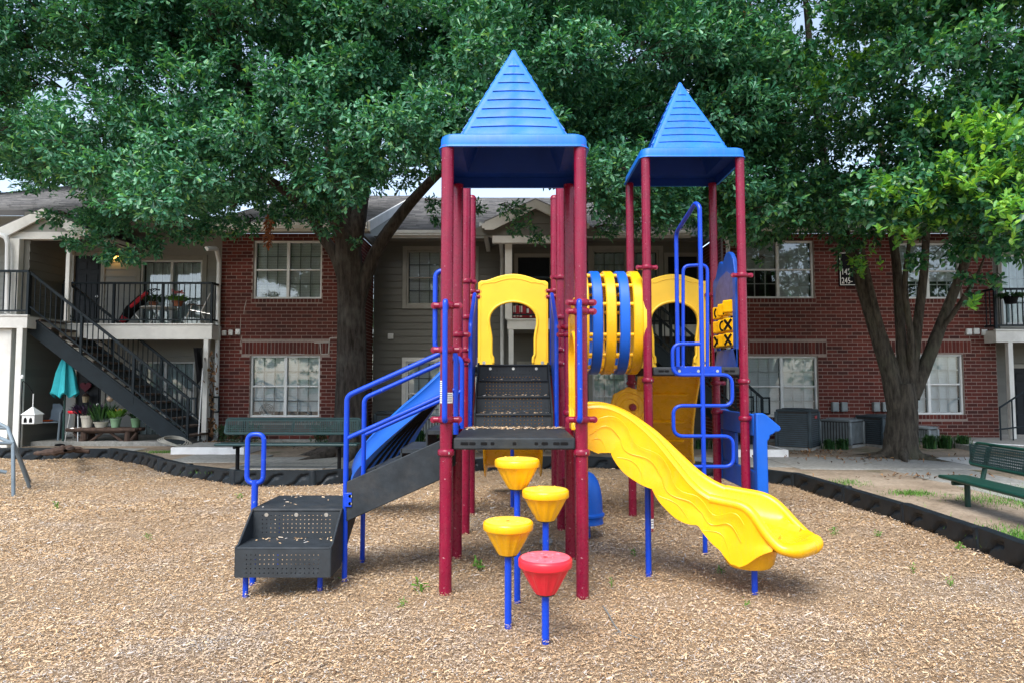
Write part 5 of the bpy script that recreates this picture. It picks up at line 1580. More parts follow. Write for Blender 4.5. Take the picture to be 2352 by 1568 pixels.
# ---- stickers round the front left post and on a post foot
def sticker(x, y, z0, z1, a0, a1, parent, rows):
    n = 10; vs = []; fs = []
    for k in range(n + 1):
        a = R(a0 + (a1 - a0) * k / n)
        for z in (z0, z1): vs.append((x + (PR + 0.0012) * math.cos(a), y + (PR + 0.0012) * math.sin(a), z))
        if k: fs.append((2 * k - 2, 2 * k, 2 * k + 1, 2 * k - 1))
    MB().add(vs, fs).build('sticker', STICKER, parent, fix=False)
    vs = []; fs = []
    for q in range(rows):
        za = z1 - (z1 - z0) * (q + 0.7) / (rows + 1); zb = za - (z1 - z0) * 0.35 / (rows + 1)
        for k in range(n):
            b0, b1 = R(a0 + (a1 - a0) * (0.12 + 0.76 * k / n)), R(a0 + (a1 - a0) * (0.12 + 0.76 * (k + 1) / n))
            o = len(vs); rr_ = PR + 0.0020
            for b_ in (b0, b1):
                for z in (zb, za): vs.append((x + rr_ * math.cos(b_), y + rr_ * math.sin(b_), z))
            fs.append((o, o + 2, o + 3, o + 1))
    MB().add(vs, fs).build('sticker_print', INK, parent, fix=False)
sticker(AX, AY, 1.445, 1.525, 185, 240, pA, 5)
sticker(AX, AY, 1.365, 1.440, 180, 355, pA, 4)
sticker(EX, EY, -0.02 + 0.075, 0.150, 250, 320, pE, 3)

PLAY.location.y += 0.11
PLAY.scale = (1.013, 1, 1)
# ------------------------------------------------------------------ stepping pods
def pod(x, y, zt, mat, top, label, dia=0.3126):
    t = thing('stepping_pod', label, 'stepping pod', (x, y, 0), group='stepping pods in front of the play structure')
    r = dia / 2
    MB().tube([(x, y, -0.2), (x, y, zt - 0.19)], 0.0215, 16).build('pole', BLUE, t)
    # fluted cup
    n = 48; prof = [(0.052, -0.203), (0.060, -0.203), (0.070, -0.190), (0.095, -0.145), (0.120, -0.100), (0.140, -0.062), (0.147, -0.052)]
    vs = []; fs = []
    for i, (rr_, h) in enumerate(prof):
        for k in range(n):
            ph = (k % 4)
            dent = 0.93 if (0 < i < len(prof) - 1 and ph in (1, 2)) else 1.0
            a = 2 * math.pi * (k + 0.5) / n
            q = rr_ * (dent if 1 < i < len(prof) - 1 else (0.965 if ph in (1, 2) and i == 1 else 1))
            vs.append((x + q * math.cos(a), y + q * math.sin(a), zt + h))
    for i in range(len(prof) - 1):
        for k in range(n):
            k2 = (k + 1) % n
            fs.append((i * n + k, i * n + k2, (i + 1) * n + k2, (i + 1) * n + k))
    MB().add(vs, fs).build('cup', mat, t, angle=28)
    MB().lathe([(0.147, -0.056), (r - 0.003, -0.052), (r, -0.046), (r, -0.014), (r - 0.004, -0.005), (r - 0.013, 0.001), (r - 0.013, 0.0)], (x, y, zt), 48).build('rim', mat, t)
    tp_ = MB().lathe([(r - 0.0135, 0.0), (r - 0.018, 0.0025), (0.06, 0.0035), (0.02, 0.003), (0.012, -0.002), (0.0, -0.002)], (x, y, zt), 48)
    rr2 = random.Random(int(x * 100))
    for k in range(16):
        a = rr2.uniform(0, 6.28); q = rr2.uniform(0.03, r - 0.035); l = rr2.uniform(0.02, 0.04)
        c = Vector((x + q * math.cos(a), y + q * math.sin(a), zt + 0.0025)); b = rr2.uniform(0, 6.28)
        tp_.tube([c - Vector((math.cos(b), math.sin(b), 0)) * l / 2, c, c + Vector((math.cos(b), math.sin(b), 0)) * l / 2], [0.002, 0.009, 0.002], 6)
    tp_.build('tread_top', top, t, angle=60)
    MB().lathe([(0.0, -0.210), (0.056, -0.210), (0.058, -0.200), (0.0, -0.200)], (x, y, zt), 24).build('base_plate', DARK, t)
    t.location.y += 0.11
pod(0.193, 3.91, 0.505, REDP, REDTOP, 'red stepping pod, lowest and nearest of the four')
pod(-0.024, 4.19, 0.656, YELLOW, YELTOP, 'yellow stepping pod to the left of the red pod, second lowest')
pod(0.224, 4.50, 0.802, YELLOW, YELTOP, 'yellow stepping pod rising directly behind the red pod')
pod(0.036, 4.66, 0.985, YELLOW, YELTOP, 'tallest yellow stepping pod, right in front of the grey deck edge')

# ------------------------------------------------------------------ the black edging round the mulch bed
EDGE = thing('playground_border', 'low black plastic edging with wave pattern around the wood chip bed', 'edging', (0, 10, 0))
def timber_mesh(Lt=1.2, hz=0.225, th=0.10):
    nu, nv = 60, 12
    vs = []; fs = []
    for i in range(nu + 1):
        u = i / nu
        for j in range(nv + 1):
            v = j / nv
            d = 0.0
            f = (u * 3.0) % 1.0
            if 0.04 < u < 0.96 and 0.0 < v < 0.9:
                # an S shaped trough, three to a timber
                c = 0.10 + 0.62 / (1 + math.exp(-(f - 0.42) * 12))
                w = 0.13
                if 0.08 < f < 0.95 and abs(v - c) < w: d = 0.035 * math.cos((v - c) / w * math.pi / 2) ** 0.5
            if u < 0.03 or u > 0.97: d = 0.006
            vs.append((-Lt / 2 + Lt * u, d, -0.03 + (hz + 0.03) * v))
    for i in range(nu):
        for j in range(nv): fs.append((i * (nv + 1) + j, (i + 1) * (nv + 1) + j, (i + 1) * (nv + 1) + j + 1, i * (nv + 1) + j + 1))
    o = len(vs)
    for i in range(nu + 1):
        x = -Lt / 2 + Lt * i / nu
        vs += [(x, 0.012, hz + 0.006), (x, th - 0.012, hz + 0.006), (x, th, hz - 0.006), (x, th, -0.03)]
    for i in range(nu):
        a, b = i * (nv + 1) + nv, (i + 1) * (nv + 1) + nv
        c, d = o + 4 * i, o + 4 * (i + 1)
        fs += [(a, b, d, c), (c, d, d + 1, c + 1), (c + 1, d + 1, d + 2, c + 2), (c + 2, d + 2, d + 3, c + 3)]
    me = bpy.data.meshes.new('border_timber'); me.from_pydata(vs, [], fs); me.update()
    me.polygons.foreach_set('use_smooth', [True] * len(me.polygons)); me.set_sharp_from_angle(angle=R(40)); me.materials.append(TIMBER)
    return me
TM = timber_mesh()
pm = MB().lathe([(0.058, -0.03), (0.058, 0.215), (0.052, 0.232), (0.02, 0.236), (0.0, 0.236)], (0, 0, 0), 16)
PEG = bpy.data.meshes.new('border_joint'); PEG.from_pydata(pm.v, [], pm.f); PEG.update(); PEG.polygons.foreach_set('use_smooth', [True] * len(PEG.polygons)); PEG.set_sharp_from_angle(angle=R(40)); PEG.materials.append(TIMBER)
for _k, (a, b) in enumerate(zip(BORDER[:-1], BORDER[1:])):
    a, b = np.array(a), np.array(b)
    d = b - a; ang = math.atan2(d[1], d[0]); L_ = np.linalg.norm(d); c = (a + b) / 2
    rk = random.Random(_k)
    o = bpy.data.objects.new('border_timber', TM); place(o, EDGE, (c[0], c[1], -0.02 + rk.uniform(-.016, .012))); o.rotation_euler = (rk.uniform(-.05, .05), rk.uniform(-.012, .012), ang); o.scale = (L_ / 1.2, 1, 1)
    j = bpy.data.objects.new('border_joint', PEG); place(j, EDGE, (b[0] - math.sin(ang) * 0.05, b[1] + math.cos(ang) * 0.05, -0.02)); j.rotation_euler = (rk.uniform(-.04, .04), rk.uniform(-.04, .04), 0)

# ------------------------------------------------------------------ benches
def bench(label, cx, cy, rot, length, mat, perf, z_seat=0.43, zg=ZO, back=True, seat_d=0.28):
    t = thing('park_bench', label, 'bench', (0, 0, 0), group=None)
    L = length
    # built along x, seat front to -y
    s = MB().box(-L / 2, L / 2, -seat_d / 2, seat_d / 2, z_seat - 0.04, z_seat).build('seat', mat, t, bevel=0.016, seg=3)
    bt = MB()
    # punched back plate inside a tube frame
    z0, z1 = z_seat + 0.13, z_seat + 0.37
    y0, y1 = seat_d / 2 + 0.02, seat_d / 2 + 0.10
    fr = fillet([(-L / 2 + 0.04, y0, z0), (L / 2 - 0.04, y0, z0), (L / 2 - 0.04, y1, z1), (-L / 2 + 0.04, y1, z1)], 0.05, 5, closed=True)
    b = bt.tube(fr, 0.018, 8, closed=True).build('backrest', mat, t)
    MB().box(-L / 2 + 0.05, L / 2 - 0.05, y0 - 0.004, y0 + 0.004, z0 + 0.01, z1 - 0.01).build('punched_plate', perf, b, smooth=False)
    for q in (-.33, 0, .33):
        MB().bar((q * L, y0 + 0.012, z0), (q * L, y1, z1), 0.03, 0.012, up=(0, 1, 0)).build('back_strap', mat, b, smooth=False)
    for q in (-.36, .36):
        MB().tube([(q * L, 0.02, -0.2), (q * L, 0.02, z_seat - 0.07)], 0.030, 12).build('leg', BLACK if mat is TEAL else mat, t)
        MB().tube(fillet([(q * L, -seat_d / 2 + 0.02, z_seat - 0.06), (q * L, y0, z_seat - 0.055), (q * L, y1 + 0.01, z1 - 0.03)], 0.06), 0.026, 10).build('bracket', BLACK if mat is TEAL else mat, t)
    t.location = (cx, cy, zg); t.rotation_euler = (0, 0, rot)
    return t
a, b_ = P(492, 1025, 10.75), P(822, 1025, 10.75)
bench('dark teal punched steel bench facing the playground, in front of the brick wing', (a.x + b_.x) / 2, 10.85, R(-1.0), (b_.x - a.x), TEAL, PERF_TEAL)
bench('dark green punched steel bench on the bare dirt beside the path', 5.03, 7.06, R(-94), 1.85, GREEN, PERF_TEAL, z_seat=0.325, seat_d=0.32)

# ------------------------------------------------------------------ grey dome climber at the left edge
DOME = thing('dome_climber', 'grey tubular dome climber standing in the wood chips at the picture edge', 'climbing frame', (-8.4, 9.6, 0))
def dome_strut(a, b, r=0.024):
    MB().tube(fillet([a, b], 0.05), r, 10).build('strut', GALV, DOME)
n1 = P(30, 1017, 9.3); n2 = P(18, 982, 9.5)
b1, b2, b3, b4 = Vector((-6.60, 9.15, 0)), Vector((-6.95, 10.02, 0)), Vector((-7.45, 10.72, 0)), Vector((-6.72, 9.12, 0))
m1, m2, m3 = Vector((-8.0, 8.2, 0.80)), Vector((-7.4, 8.5, 0.28)), Vector((-8.4, 9.6, 1.55))
for q, w in ((b1, n1), (b2, n2), (n1, n2), (n2, m3), (n1, m1), (n1, Vector((-8.0, 9.9, 0.95))), (Vector((-6.63, 9.04, 0.33)), m1), (b4, m2), (b3, n2)):
    MB().tube([q - Vector((0, 0, 0.15)) if q.z < 0.01 else q, w], 0.024, 10).build('strut', GALV, DOME)
ring = []
for k in range(6):
    a = R(150 + 40 * k); ring.append((Vector((-8.4 + 1.75 * math.cos(a), 9.6 + 1.75 * math.sin(a), 0)), Vector((-8.4 + 1.35 * math.cos(a + .3), 9.6 + 1.35 * math.sin(a + .3), 0.95))))
prev = None
for g_, u_ in ring[:4]:
    MB().tube([g_ - Vector((0, 0, 0.15)), u_], 0.024, 8).build('strut', GALV, DOME); MB().tube([u_, m3], 0.024, 8).build('strut', GALV, DOME)
    if prev is not None: MB().tube([prev, u_], 0.024, 8).build('strut', GALV, DOME); MB().tube([prev, g_], 0.024, 8).build('strut', GALV, DOME)
    prev = u_
MB().tube([m1, m3], 0.024, 8).build('strut', GALV, DOME); MB().tube([m2, m1], 0.024, 8).build('strut', GALV, DOME); MB().tube([prev, m1], 0.024, 8).build('strut', GALV, DOME); MB().tube([ring[0][1], n2], 0.024, 8).build('strut', GALV, DOME)

# ------------------------------------------------------------------ air conditioners
def condenser(name, label, x, y, w, h, mat, rot, vertical=False, badge=False):
    t = thing(name, label, 'air conditioner', (0, 0, 0), group=None)
    MB().box(-w / 2, w / 2, -w / 2, w / 2, 0.03, h - 0.03).build('casing', INTERIOR, t, smooth=False)
    MB().box(-w / 2 - 0.06, w / 2 + 0.06, -w / 2 - 0.06, w / 2 + 0.06, -0.04, 0.03).build('pad', CONCRETE, t, smooth=False)
    MB().box(-w / 2 - 0.012, w / 2 + 0.012, -w / 2 - 0.012, w / 2 + 0.012, h - 0.045, h).build('lid', mat, t, bevel=0.02)
    for sx in (-1, 1):
        for sy in (-1, 1): MB().box(sx * w / 2 - 0.035, sx * w / 2 + 0.035, sy * w / 2 - 0.035, sy * w / 2 + 0.035, 0.03, h - 0.045).build('corner', mat, t, bevel=0.02)
    for q in range(4):
        a = R(90 * q)
        nl = 9 if vertical else int(h / 0.05)
        if vertical:
            me_w = (w - 0.08) / nl
            for k in range(nl):
                c = -w / 2 + 0.04 + me_w * (k + 0.5)
                o = MB().box(c - me_w * 0.30, c + me_w * 0.30, -w / 2 - 0.008, -w / 2 + 0.006, 0.06, h - 0.06).build('louvre', mat, t, smooth=False); o.rotation_euler = (0, 0, a)
        else:
            for k in range(nl):
                z = 0.05 + (h - 0.12) * k / nl
                o = MB().prism([(-0.010, 0), (-0.002, 0.028), (0.006, 0.028), (0.004, 0)], lambda p: (-w / 2 + 0.035, -w / 2 + p[0], z + p[1]), lambda p: (w / 2 - 0.035, -w / 2 + p[0], z + p[1])).build('louvre', mat, t, smooth=False); o.rotation_euler = (0, 0, a)
    if badge: MB().box(w / 2 - 0.30, w / 2 - 0.16, -w / 2 - 0.020, -w / 2 - 0.010, h - 0.19, h - 0.13).build('badge', M('red_badge', (0.5, 0.05, 0.06), 0.5), t, smooth=False)
    m = MB()
    for k in range(5): m.tube([(0.06 * (k + 1) * math.cos(x), 0.06 * (k + 1) * math.sin(x), h + 0.012) for x in np.linspace(0, 6.28, 24, endpoint=False)], 0.005, 5, closed=True)
    m.build('fan_guard', mat, t)
    t.location = (x, y, ZO + 0.02); t.rotation_euler = (0, 0, rot)
    return t
def xat(px, Y): return (px - 1176) / F * Y
condenser('air_conditioner', 'tallest dark air conditioner with a red badge, beside the blue shop panel', xat(1828, 14.4), 14.4, 0.66, 0.80, ACDARK, R(52), badge=True)
condenser('air_conditioner', 'low grey air conditioner with upright louvres, between two dark ones', xat(1929, 15.0), 15.0, 0.64, 0.56, ACGREY, R(40), vertical=True)
condenser('air_conditioner', 'dark air conditioner half hidden by the forked tree trunk', xat(2018, 15.0), 15.0, 0.68, 0.64, ACDARK, R(22))
condenser('air_conditioner', 'small grey air conditioner in the bed right of the forked trunk', xat(2122, 15.3), 15.4, 0.40, 0.36, ACGREY, R(35), vertical=True)
condenser('air_conditioner', 'dark air conditioner in the corner between brick wing and grey siding', xat(890, 16.9), 17.2, 0.62, 0.62, ACDARK, R(4))
condenser('air_conditioner', 'pale air conditioner with upright louvres under the grey siding window', xat(985, 17.0), 17.2, 0.72, 0.50, ACGREY, R(0), vertical=True)

# ------------------------------------------------------------------ things on the left patio
Yp = 15.6; ZP_ = ZO + 0.10
# turquoise parasol, folded
ux = xat(152, 15.0); ub = ZO
um = thing('parasol', 'folded turquoise parasol standing under the staircase', 'parasol', (ux, 15.0, ub))
z_top, z_bot = P(152, 812, 15.0).z, P(152, 905, 15.0).z
vs = []; fs = []; n = 36
prof = [(0.03, z_top), (0.12, z_top - 0.18), (0.20, z_top - 0.42), (0.265, z_bot + 0.12), (0.30, z_bot), (0.27, z_bot - 0.03)]
for i, (r_, z) in enumerate(prof):
    for k in range(n):
        a = 2 * math.pi * k / n
        q = r_ * (0.80 + 0.20 * math.cos(a * 6 + 0.5))
        vs.append((ux + q * math.cos(a), 15.0 + q * math.sin(a), z + (0.05 * math.cos(a * 6) if i >= 4 else 0)))
for i in range(len(prof) - 1):
    for k in range(n): fs.append((i * n + k, i * n + (k + 1) % n, (i + 1) * n + (k + 1) % n, (i + 1) * n + k))
MB().add(vs, fs).build('canopy', M('turquoise_canvas', (0.03, 0.42, 0.48), 0.8, var=0.12), um)
MB().tube([(ux, 15.0, ub), (ux, 15.0, z_top + 0.06)], 0.022, 10).build('pole', M('green_pole', (0.01, 0.05, 0.04), 0.5), um)
MB().lathe([(0.16, 0), (0.15, 0.04), (0.05, 0.08), (0.0, 0.09)], (ux, 15.0, ub), 16).build('foot', BLACK, um)
# rustic log table
TY = 15.0
tx0, tx1 = xat(162, TY), xat(322, TY)
tz = P(240, 982, TY).z
tb = thing('rustic_table', 'rough log table carrying flower pots beside the staircase', 'table', ((tx0 + tx1) / 2, TY + .15, ZO))
for k in range(5):
    y = TY - .05 + 0.085 * k
    MB().tube([(tx0 + random.uniform(-.03, .03), y, tz - 0.035), ((tx0 + tx1) / 2, y, tz - 0.03 + random.uniform(-.01, .01)), (tx1 + random.uniform(-.03, .03), y, tz - 0.035)], [0.04, 0.043, 0.037], 9).build('top_log', BARKWOOD, tb)
for x in (tx0 + 0.35, tx1 - 0.22):
    for y in (TY, TY + .27): MB().tube([(x, y, ZO - 0.05), (x + 0.01, y, tz - 0.06)], [0.075, 0.065], 10).build('leg', BARKWOOD, tb)
    MB().tube([(x, TY, tz - 0.35), (x - 0.22 if x < (tx0 + tx1) / 2 else x + 0.2, TY, tz - 0.09)], 0.03, 8).build('brace', BARKWOOD, tb)
MB().tube([(tx0 + 0.35, TY, ZO + 0.30), (tx1 - 0.22, TY, ZO + 0.30)], 0.03, 8).build('rail', BARKWOOD, tb)
for f in (.25, .4, .55, .7): MB().tube([(tx0 + (tx1 - tx0) * (f + 0.05), TY, ZO + 0.30), (tx0 + (tx1 - tx0) * (f + 0.05), TY, tz - 0.07)], 0.028, 8).build('spindle', BARKWOOD, tb)
MB().tube([(tx0 + 0.42, TY + .02, ZO + 0.04), (tx0 + 0.75, TY + .02, ZO + 0.29)], 0.03, 8).build('brace', BARKWOOD, tb); MB().tube([(tx1 - 0.28, TY + .02, ZO + 0.04), (tx1 - 0.62, TY + .02, ZO + 0.29)], 0.03, 8).build('brace', BARKWOOD, tb)

def leaf_fan(parent, name, c, n, spread, L, w, mat, up=0.6, seed=1, droop=0.0):
    """many small leaves round a point, as one part"""
    r = np.random.default_rng(seed)
    V = []; Fq = []
    for k in range(n):
        a = r.uniform(0, 6.283); q = spread * math.sqrt(r.uniform(0, 1))
        d = np.array([math.cos(a) * (1 - up), math.sin(a) * (1 - up), up * r.uniform(0.4, 1.2)]); d /= np.linalg.norm(d)
        base = np.array(c) + np.array([math.cos(a) * q, math.sin(a) * q, r.uniform(0, spread * 0.8) * (up + .2)])
        l = L * r.uniform(0.6, 1.2); sd = np.cross(d, [0, 0, 1]) + 1e-3; sd /= np.linalg.norm(sd)
        sd = sd * math.cos(k) + np.cross(d, sd) * math.sin(k) * 0.5
        o = len(V)
        m_ = base + d * l * 0.55
        V += [base, m_ + sd * w / 2 + [0, 0, w * .2], base + d * l - [0, 0, droop * l], m_ - sd * w / 2 + [0, 0, w * .2]]
        Fq.append((o, o + 1, o + 2, o + 3))
    return np_mesh(name, np.array(V), np.array(Fq), mat, parent, origin=WLOC[parent.name])
def pot(label, px, py, Y, r, h, mat, leafmat, n, spread, L, w, up, z=None, seed=1, flowers=None, cat='plant pot', droop=0.0):
    c = P(px, py, Y)
    if z is not None: c.z = z
    t = thing('potted_plant', label, cat, tuple(c))
    MB().lathe([(r * 0.72, 0), (r * 0.95, h * 0.82), (r * 1.06, h * 0.83), (r * 1.08, h), (r * 0.95, h), (r * 0.9, h * 0.9), (0, h * 0.88)], c, 20).build('pot', mat, t)
    leaf_fan(t, 'foliage', (c.x, c.y, c.z + h * 0.95), n, spread, L, w, leafmat, up, seed, droop)
    if flowers: leaf_fan(t, 'flowers', (c.x, c.y, c.z + h + spread * 0.9), flowers[1], spread * 0.7, 0.07, 0.07, flowers[0], 0.5, seed + 5)
    return t
zt_ = tz + 0.01
pot('cream pot with dark purple leaves, at the parasol end of the log table', 201, 955, 15.08, 0.13, 0.26, M('cream_glaze', (0.55, 0.52, 0.44), 0.5), PURPLE, 160, 0.22, 0.22, 0.05, 0.55, z=zt_, seed=3)
pot('wide cream bowl with a green fern in the middle of the log table', 233, 965, 15.08, 0.15, 0.12, M('cream_bowl', (0.5, 0.48, 0.4), 0.5), BLADE, 240, 0.18, 0.34, 0.035, 0.7, z=zt_, seed=4)
pot('pale green pot with yellow flowering plant on the log table', 266, 955, 15.08, 0.11, 0.20, M('sage_glaze', (0.20, 0.34, 0.20), 0.5), WEED, 130, 0.13, 0.20, 0.05, 0.6, z=zt_, seed=5, flowers=(M('yellow_petals', (0.7, 0.45, 0.03), 0.6), 8))
pot('pale green pot half hidden behind the stair stringer', 312, 960, 15.12, 0.10, 0.20, M('sage_glaze_dark', (0.15, 0.28, 0.15), 0.5), HEDGELEAF, 60, 0.10, 0.12, 0.04, 0.5, z=zt_, seed=6)
# glass globe ornament on a stake in the pots
gb = P(253, 915, 15.06)
g_ = thing('garden_globe', 'small glass globe with orange and white swirl above the flower pots', 'ornament', tuple(gb))
MB().lathe([(0.0, -0.07), (0.04, -0.055), (0.065, -0.02), (0.07, 0.01), (0.05, 0.05), (0.02, 0.068), (0, 0.07)], gb, 16).build('globe', M('swirled_glass', (0.6, 0.45, 0.33), 0.15, var=0.5, vscale_=14), g_)
MB().tube([gb + Vector((0, 0.0, -0.07)), Vector((gb.x, gb.y, zt_ + 0.1))], 0.006, 6).build('stake', RAIL, g_)
# bird house on a stake with shepherd hook
bh = P(74, 972, 14.2)
t = thing('bird_house', 'white bird house with two arched openings hanging left of the grey chair', 'bird house', tuple(bh))
w = 0.13
MB().box(bh.x - w, bh.x + w, bh.y - w, bh.y + w, bh.z, bh.z + 0.19).build('body', WHITE, t, bevel=0.008)
vs = [(bh.x - w - .02, bh.y - w - .02, bh.z + .19), (bh.x + w + .02, bh.y - w - .02, bh.z + .19), (bh.x + w + .02, bh.y + w + .02, bh.z + .19), (bh.x - w - .02, bh.y + w + .02, bh.z + .19), (bh.x, bh.y, bh.z + .36)]
MB().add(vs, [(0, 1, 4), (1, 2, 4), (2, 3, 4), (3, 0, 4), (3, 2, 1, 0)]).build('roof', WHITE, t, smooth=False)
for sx in (-.055, .055):
    MB().prism([(sx - .032, .03), (sx + .032, .03), (sx + .032, .09), (sx + .02, .12), (sx, .135), (sx - .02, .12), (sx - .032, .09)], lambda p: (bh.x + p[0], bh.y - w - 0.004, bh.z + p[1]), lambda p: (bh.x + p[0], bh.y - w + 0.01, bh.z + p[1])).build('opening', BLACK, t, smooth=False)
MB().tube([(bh.x, bh.y, bh.z + 0.34), (bh.x, bh.y, bh.z + 0.62)], 0.010, 8).build('hanger', WHITE, t)
hk = thing('shepherd_hook', 'thin black shepherd hook holding the white bird house', 'garden hook', (bh.x - 0.24, bh.y, ZO))
MB().tube(fillet([(bh.x - 0.24, bh.y, ZO - 0.1), (bh.x - 0.24, bh.y, bh.z + 0.90), (bh.x - 0.12, bh.y, bh.z + 0.80), (bh.x, bh.y, bh.z + 0.62)], 0.12), 0.010, 8).build('rod', BLACK, hk)
MB().lathe([(0.03, 0), (0.035, 0.05), (0.02, 0.08), (0, 0.085)], (bh.x - 0.24, bh.y, bh.z + 0.93), 10).build('lamp_top', WHITE, hk)
# charcoal grill under the bird house
gx = xat(72, 15.2)
t = thing('smoker_grill', 'black barrel grill with pale legs behind the white bird house', 'grill', (gx, 15.2, ZP_))
MB().lathe([(0.17, 0.18), (0.21, 0.25), (0.21, 0.62), (0.17, 0.72), (0.05, 0.77), (0, 0.775)], (gx, 15.2, ZP_), 20).build('barrel', BLACK, t)
for a in (30, 150, 270): MB().tube([(gx + 0.18 * math.cos(R(a)), 15.2 + 0.18 * math.sin(R(a)), ZP_), (gx + 0.17 * math.cos(R(a)), 15.2 + 0.17 * math.sin(R(a)), ZP_ + 0.25)], 0.015, 8).build('leg', GALV, t)
MB().box(gx + 0.08, gx + 0.16, 14.975, 14.995, ZP_ + 0.35, ZP_ + 0.62).build('door', GALV, t, bevel=0.004)
# grey plastic chair
def plastic_chair(label, x, y, rot, mat):
    t = thing('patio_chair', label, 'chair', (0, 0, 0))
    MB().box(-.23, .23, -.22, .22, .38, .41).build('seat', mat, t, bevel=0.012)
    bk = MB().prism([(-.22, .41), (.22, .41), (.25, .72), (.18, .80), (-.18, .80), (-.25, .72)], lambda p: (p[0], .20 + (p[1] - .41) * .25, p[1]), lambda p: (p[0], .225 + (p[1] - .41) * .25, p[1])).build('backrest', mat, t, bevel=0.006)
    for sx in (-1, 1):
        MB().tube(fillet([(sx * .27, -.20, .60), (sx * .27, .24, .62)], .03), .022, 8).build('armrest', mat, t)
        MB().tube([(sx * .27, -.20, .60), (sx * .25, -.23, 0)], [.022, .028], 8).build('leg', mat, t); MB().tube([(sx * .26, .24, .62), (sx * .25, .28, 0)], [.022, .026], 8).build('leg', mat, t)
    t.location = (x, y, ZP_); t.rotation_euler = (0, 0, rot)
    return t
plastic_chair('grey plastic patio chair between bird house and parasol', xat(114, 15.3), 15.3, R(25), GALV)
o = MB().lathe([(0.0, 0.0), (0.10, 0.005), (0.13, 0.03), (0.0, 0.035)], (xat(114, 15.3), 15.28, ZP_ + 0.412), 16).build('orange_bowl', ORANGE); tag(o, 'orange dish lying on the seat of the grey plastic chair', 'dish')
# red topped stool
sx_, sy_ = xat(180, 15.1), 15.1
t = thing('step_stool', 'chrome stool with a red seat behind the log table', 'stool', (sx_, sy_, ZP_))
MB().lathe([(0.0, 0.60), (0.15, 0.60), (0.17, 0.63), (0.16, 0.66), (0, 0.67)], (sx_, sy_, ZP_), 20).build('seat', REDP, t)
for a in (45, 135, 225, 315): MB().tube([(sx_ + .20 * math.cos(R(a)), sy_ + .20 * math.sin(R(a)), ZP_), (sx_ + .12 * math.cos(R(a)), sy_ + .12 * math.sin(R(a)), ZP_ + .60)], .013, 8).build('leg', STEEL, t)
MB().tube([(sx_ + .165 * math.cos(x), sy_ + .165 * math.sin(x), ZP_ + .28) for x in np.linspace(0, 6.28, 20, endpoint=False)], .010, 6, closed=True).build('foot_ring', STEEL, t)
# heart ornament on the door
hc_ = P(197, 887, YL - 0.05)
pts_ = []
for k in range(40):
    a = 2 * math.pi * k / 40
    pts_.append((0.0095 * 16 * math.sin(a) ** 3 * 0.9, 0.0085 * (13 * math.cos(a) - 5 * math.cos(2 * a) - 2 * math.cos(3 * a) - math.cos(4 * a))))
o = MB().prism(pts_, lambda p: (hc_.x + p[0], hc_.y - 0.02, hc_.z + p[1]), lambda p: (hc_.x + p[0], hc_.y + 0.02, hc_.z + p[1])).build('door_wreath', M('dark_red_wreath', (0.10, 0.012, 0.025), 0.8, bmp=0.8), bevel=0.01)
tag(o, 'dark red heart shaped wreath on the door behind the parasol', 'wreath')
# black flag and vine at the post
fp = P(452, 800, 15.3)
t = thing('garden_flag', 'black flag hanging limp from a white pole by the balcony post', 'flag', (fp.x, fp.y, ZO))
MB().tube([P(466, 845, 15.3), P(455, 1012, 15.1)], 0.014, 8).build('pole', WHITE, t)
vs = []; fs = []
for i in range(9):
    for j in range(5):
        q = P(444 + 4.5 * j + i * 0.8, 798 + i * (11.5 - 1.0 * j), 15.3); vs.append((q.x, q.y + 0.05 * math.sin(j * 2.1 + i * .3), q.z))
for i in range(8):
    for j in range(4): fs.append((i * 5 + j, i * 5 + j + 1, (i + 1) * 5 + j + 1, (i + 1) * 5 + j))
MB().add(vs, fs).build('cloth', BLACK, t, fix=False)
pv = thing('climbing_vine', 'brown dry vine twining up beside the balcony post', 'vine', tuple(P(487, 1010, 15.6)))
vp = [P(487 + 3 * math.sin(k * 1.1), 1008 - k * 9, 15.62) for k in range(22)]
MB().tube(vp, 0.012, 6).build('stem', BARKWOOD, pv)
V = []; Fq = []
for k in range(90):
    c = np.array(vp[random.randrange(22)]) + np.random.default_rng(k).normal(0, 0.06, 3); o_ = len(V)
    d = np.random.default_rng(k + 500).normal(0, 1, (2, 3)) * 0.035
    V += [c - d[0], c + d[1], c + d[0], c - d[1]]; Fq.append((o_, o_ + 1, o_ + 2, o_ + 3))
np_mesh('foliage', np.array(V), np.array(Fq), DRYLEAF, pv, origin=WLOC[pv.name])
# hose lying at the stair foot
hp = []
hc2 = G(385, 1038, ZO)
for k in range(60):
    a = k * 0.42; r_ = 0.26 - 0.002 * k
    hp.append((hc2.x + r_ * 1.3 * math.cos(a), hc2.y + 0.25 + 0.22 * math.sin(a), ZO + 0.06 + 0.18 * abs(math.sin(a * 0.5 + .3)) + 0.001 * k))
o = MB().tube(hp, 0.012, 6).build('garden_hose', M('pale_hose', (0.30, 0.29, 0.25), 0.5)); tag(o, 'pale garden hose looped on the ground at the stair foot', 'hose')
# dead wood heap by the log table
t = thing('driftwood', 'gnarled driftwood lying on the dirt in front of the log table', 'driftwood', tuple(G(170, 1035, ZO)))
wp = [G(80, 1040, ZO + .02), G(125, 1036, ZO + .08), G(160, 1030, ZO + .12), G(205, 1036, ZO + .06)]
MB().tube(catmull([tuple(q) for q in wp], 20), [0.03 + 0.05 * math.sin(math.pi * k / 19) + 0.012 * math.sin(k * 2.1) for k in range(20)], 9).build('log', BARKWOOD, t)
MB().tube([G(165, 1030, ZO + .12), G(150, 1034, ZO + .28), G(185, 1030, ZO + .22)], [.05, .03, .012], 7).build('branch', BARKWOOD, t)

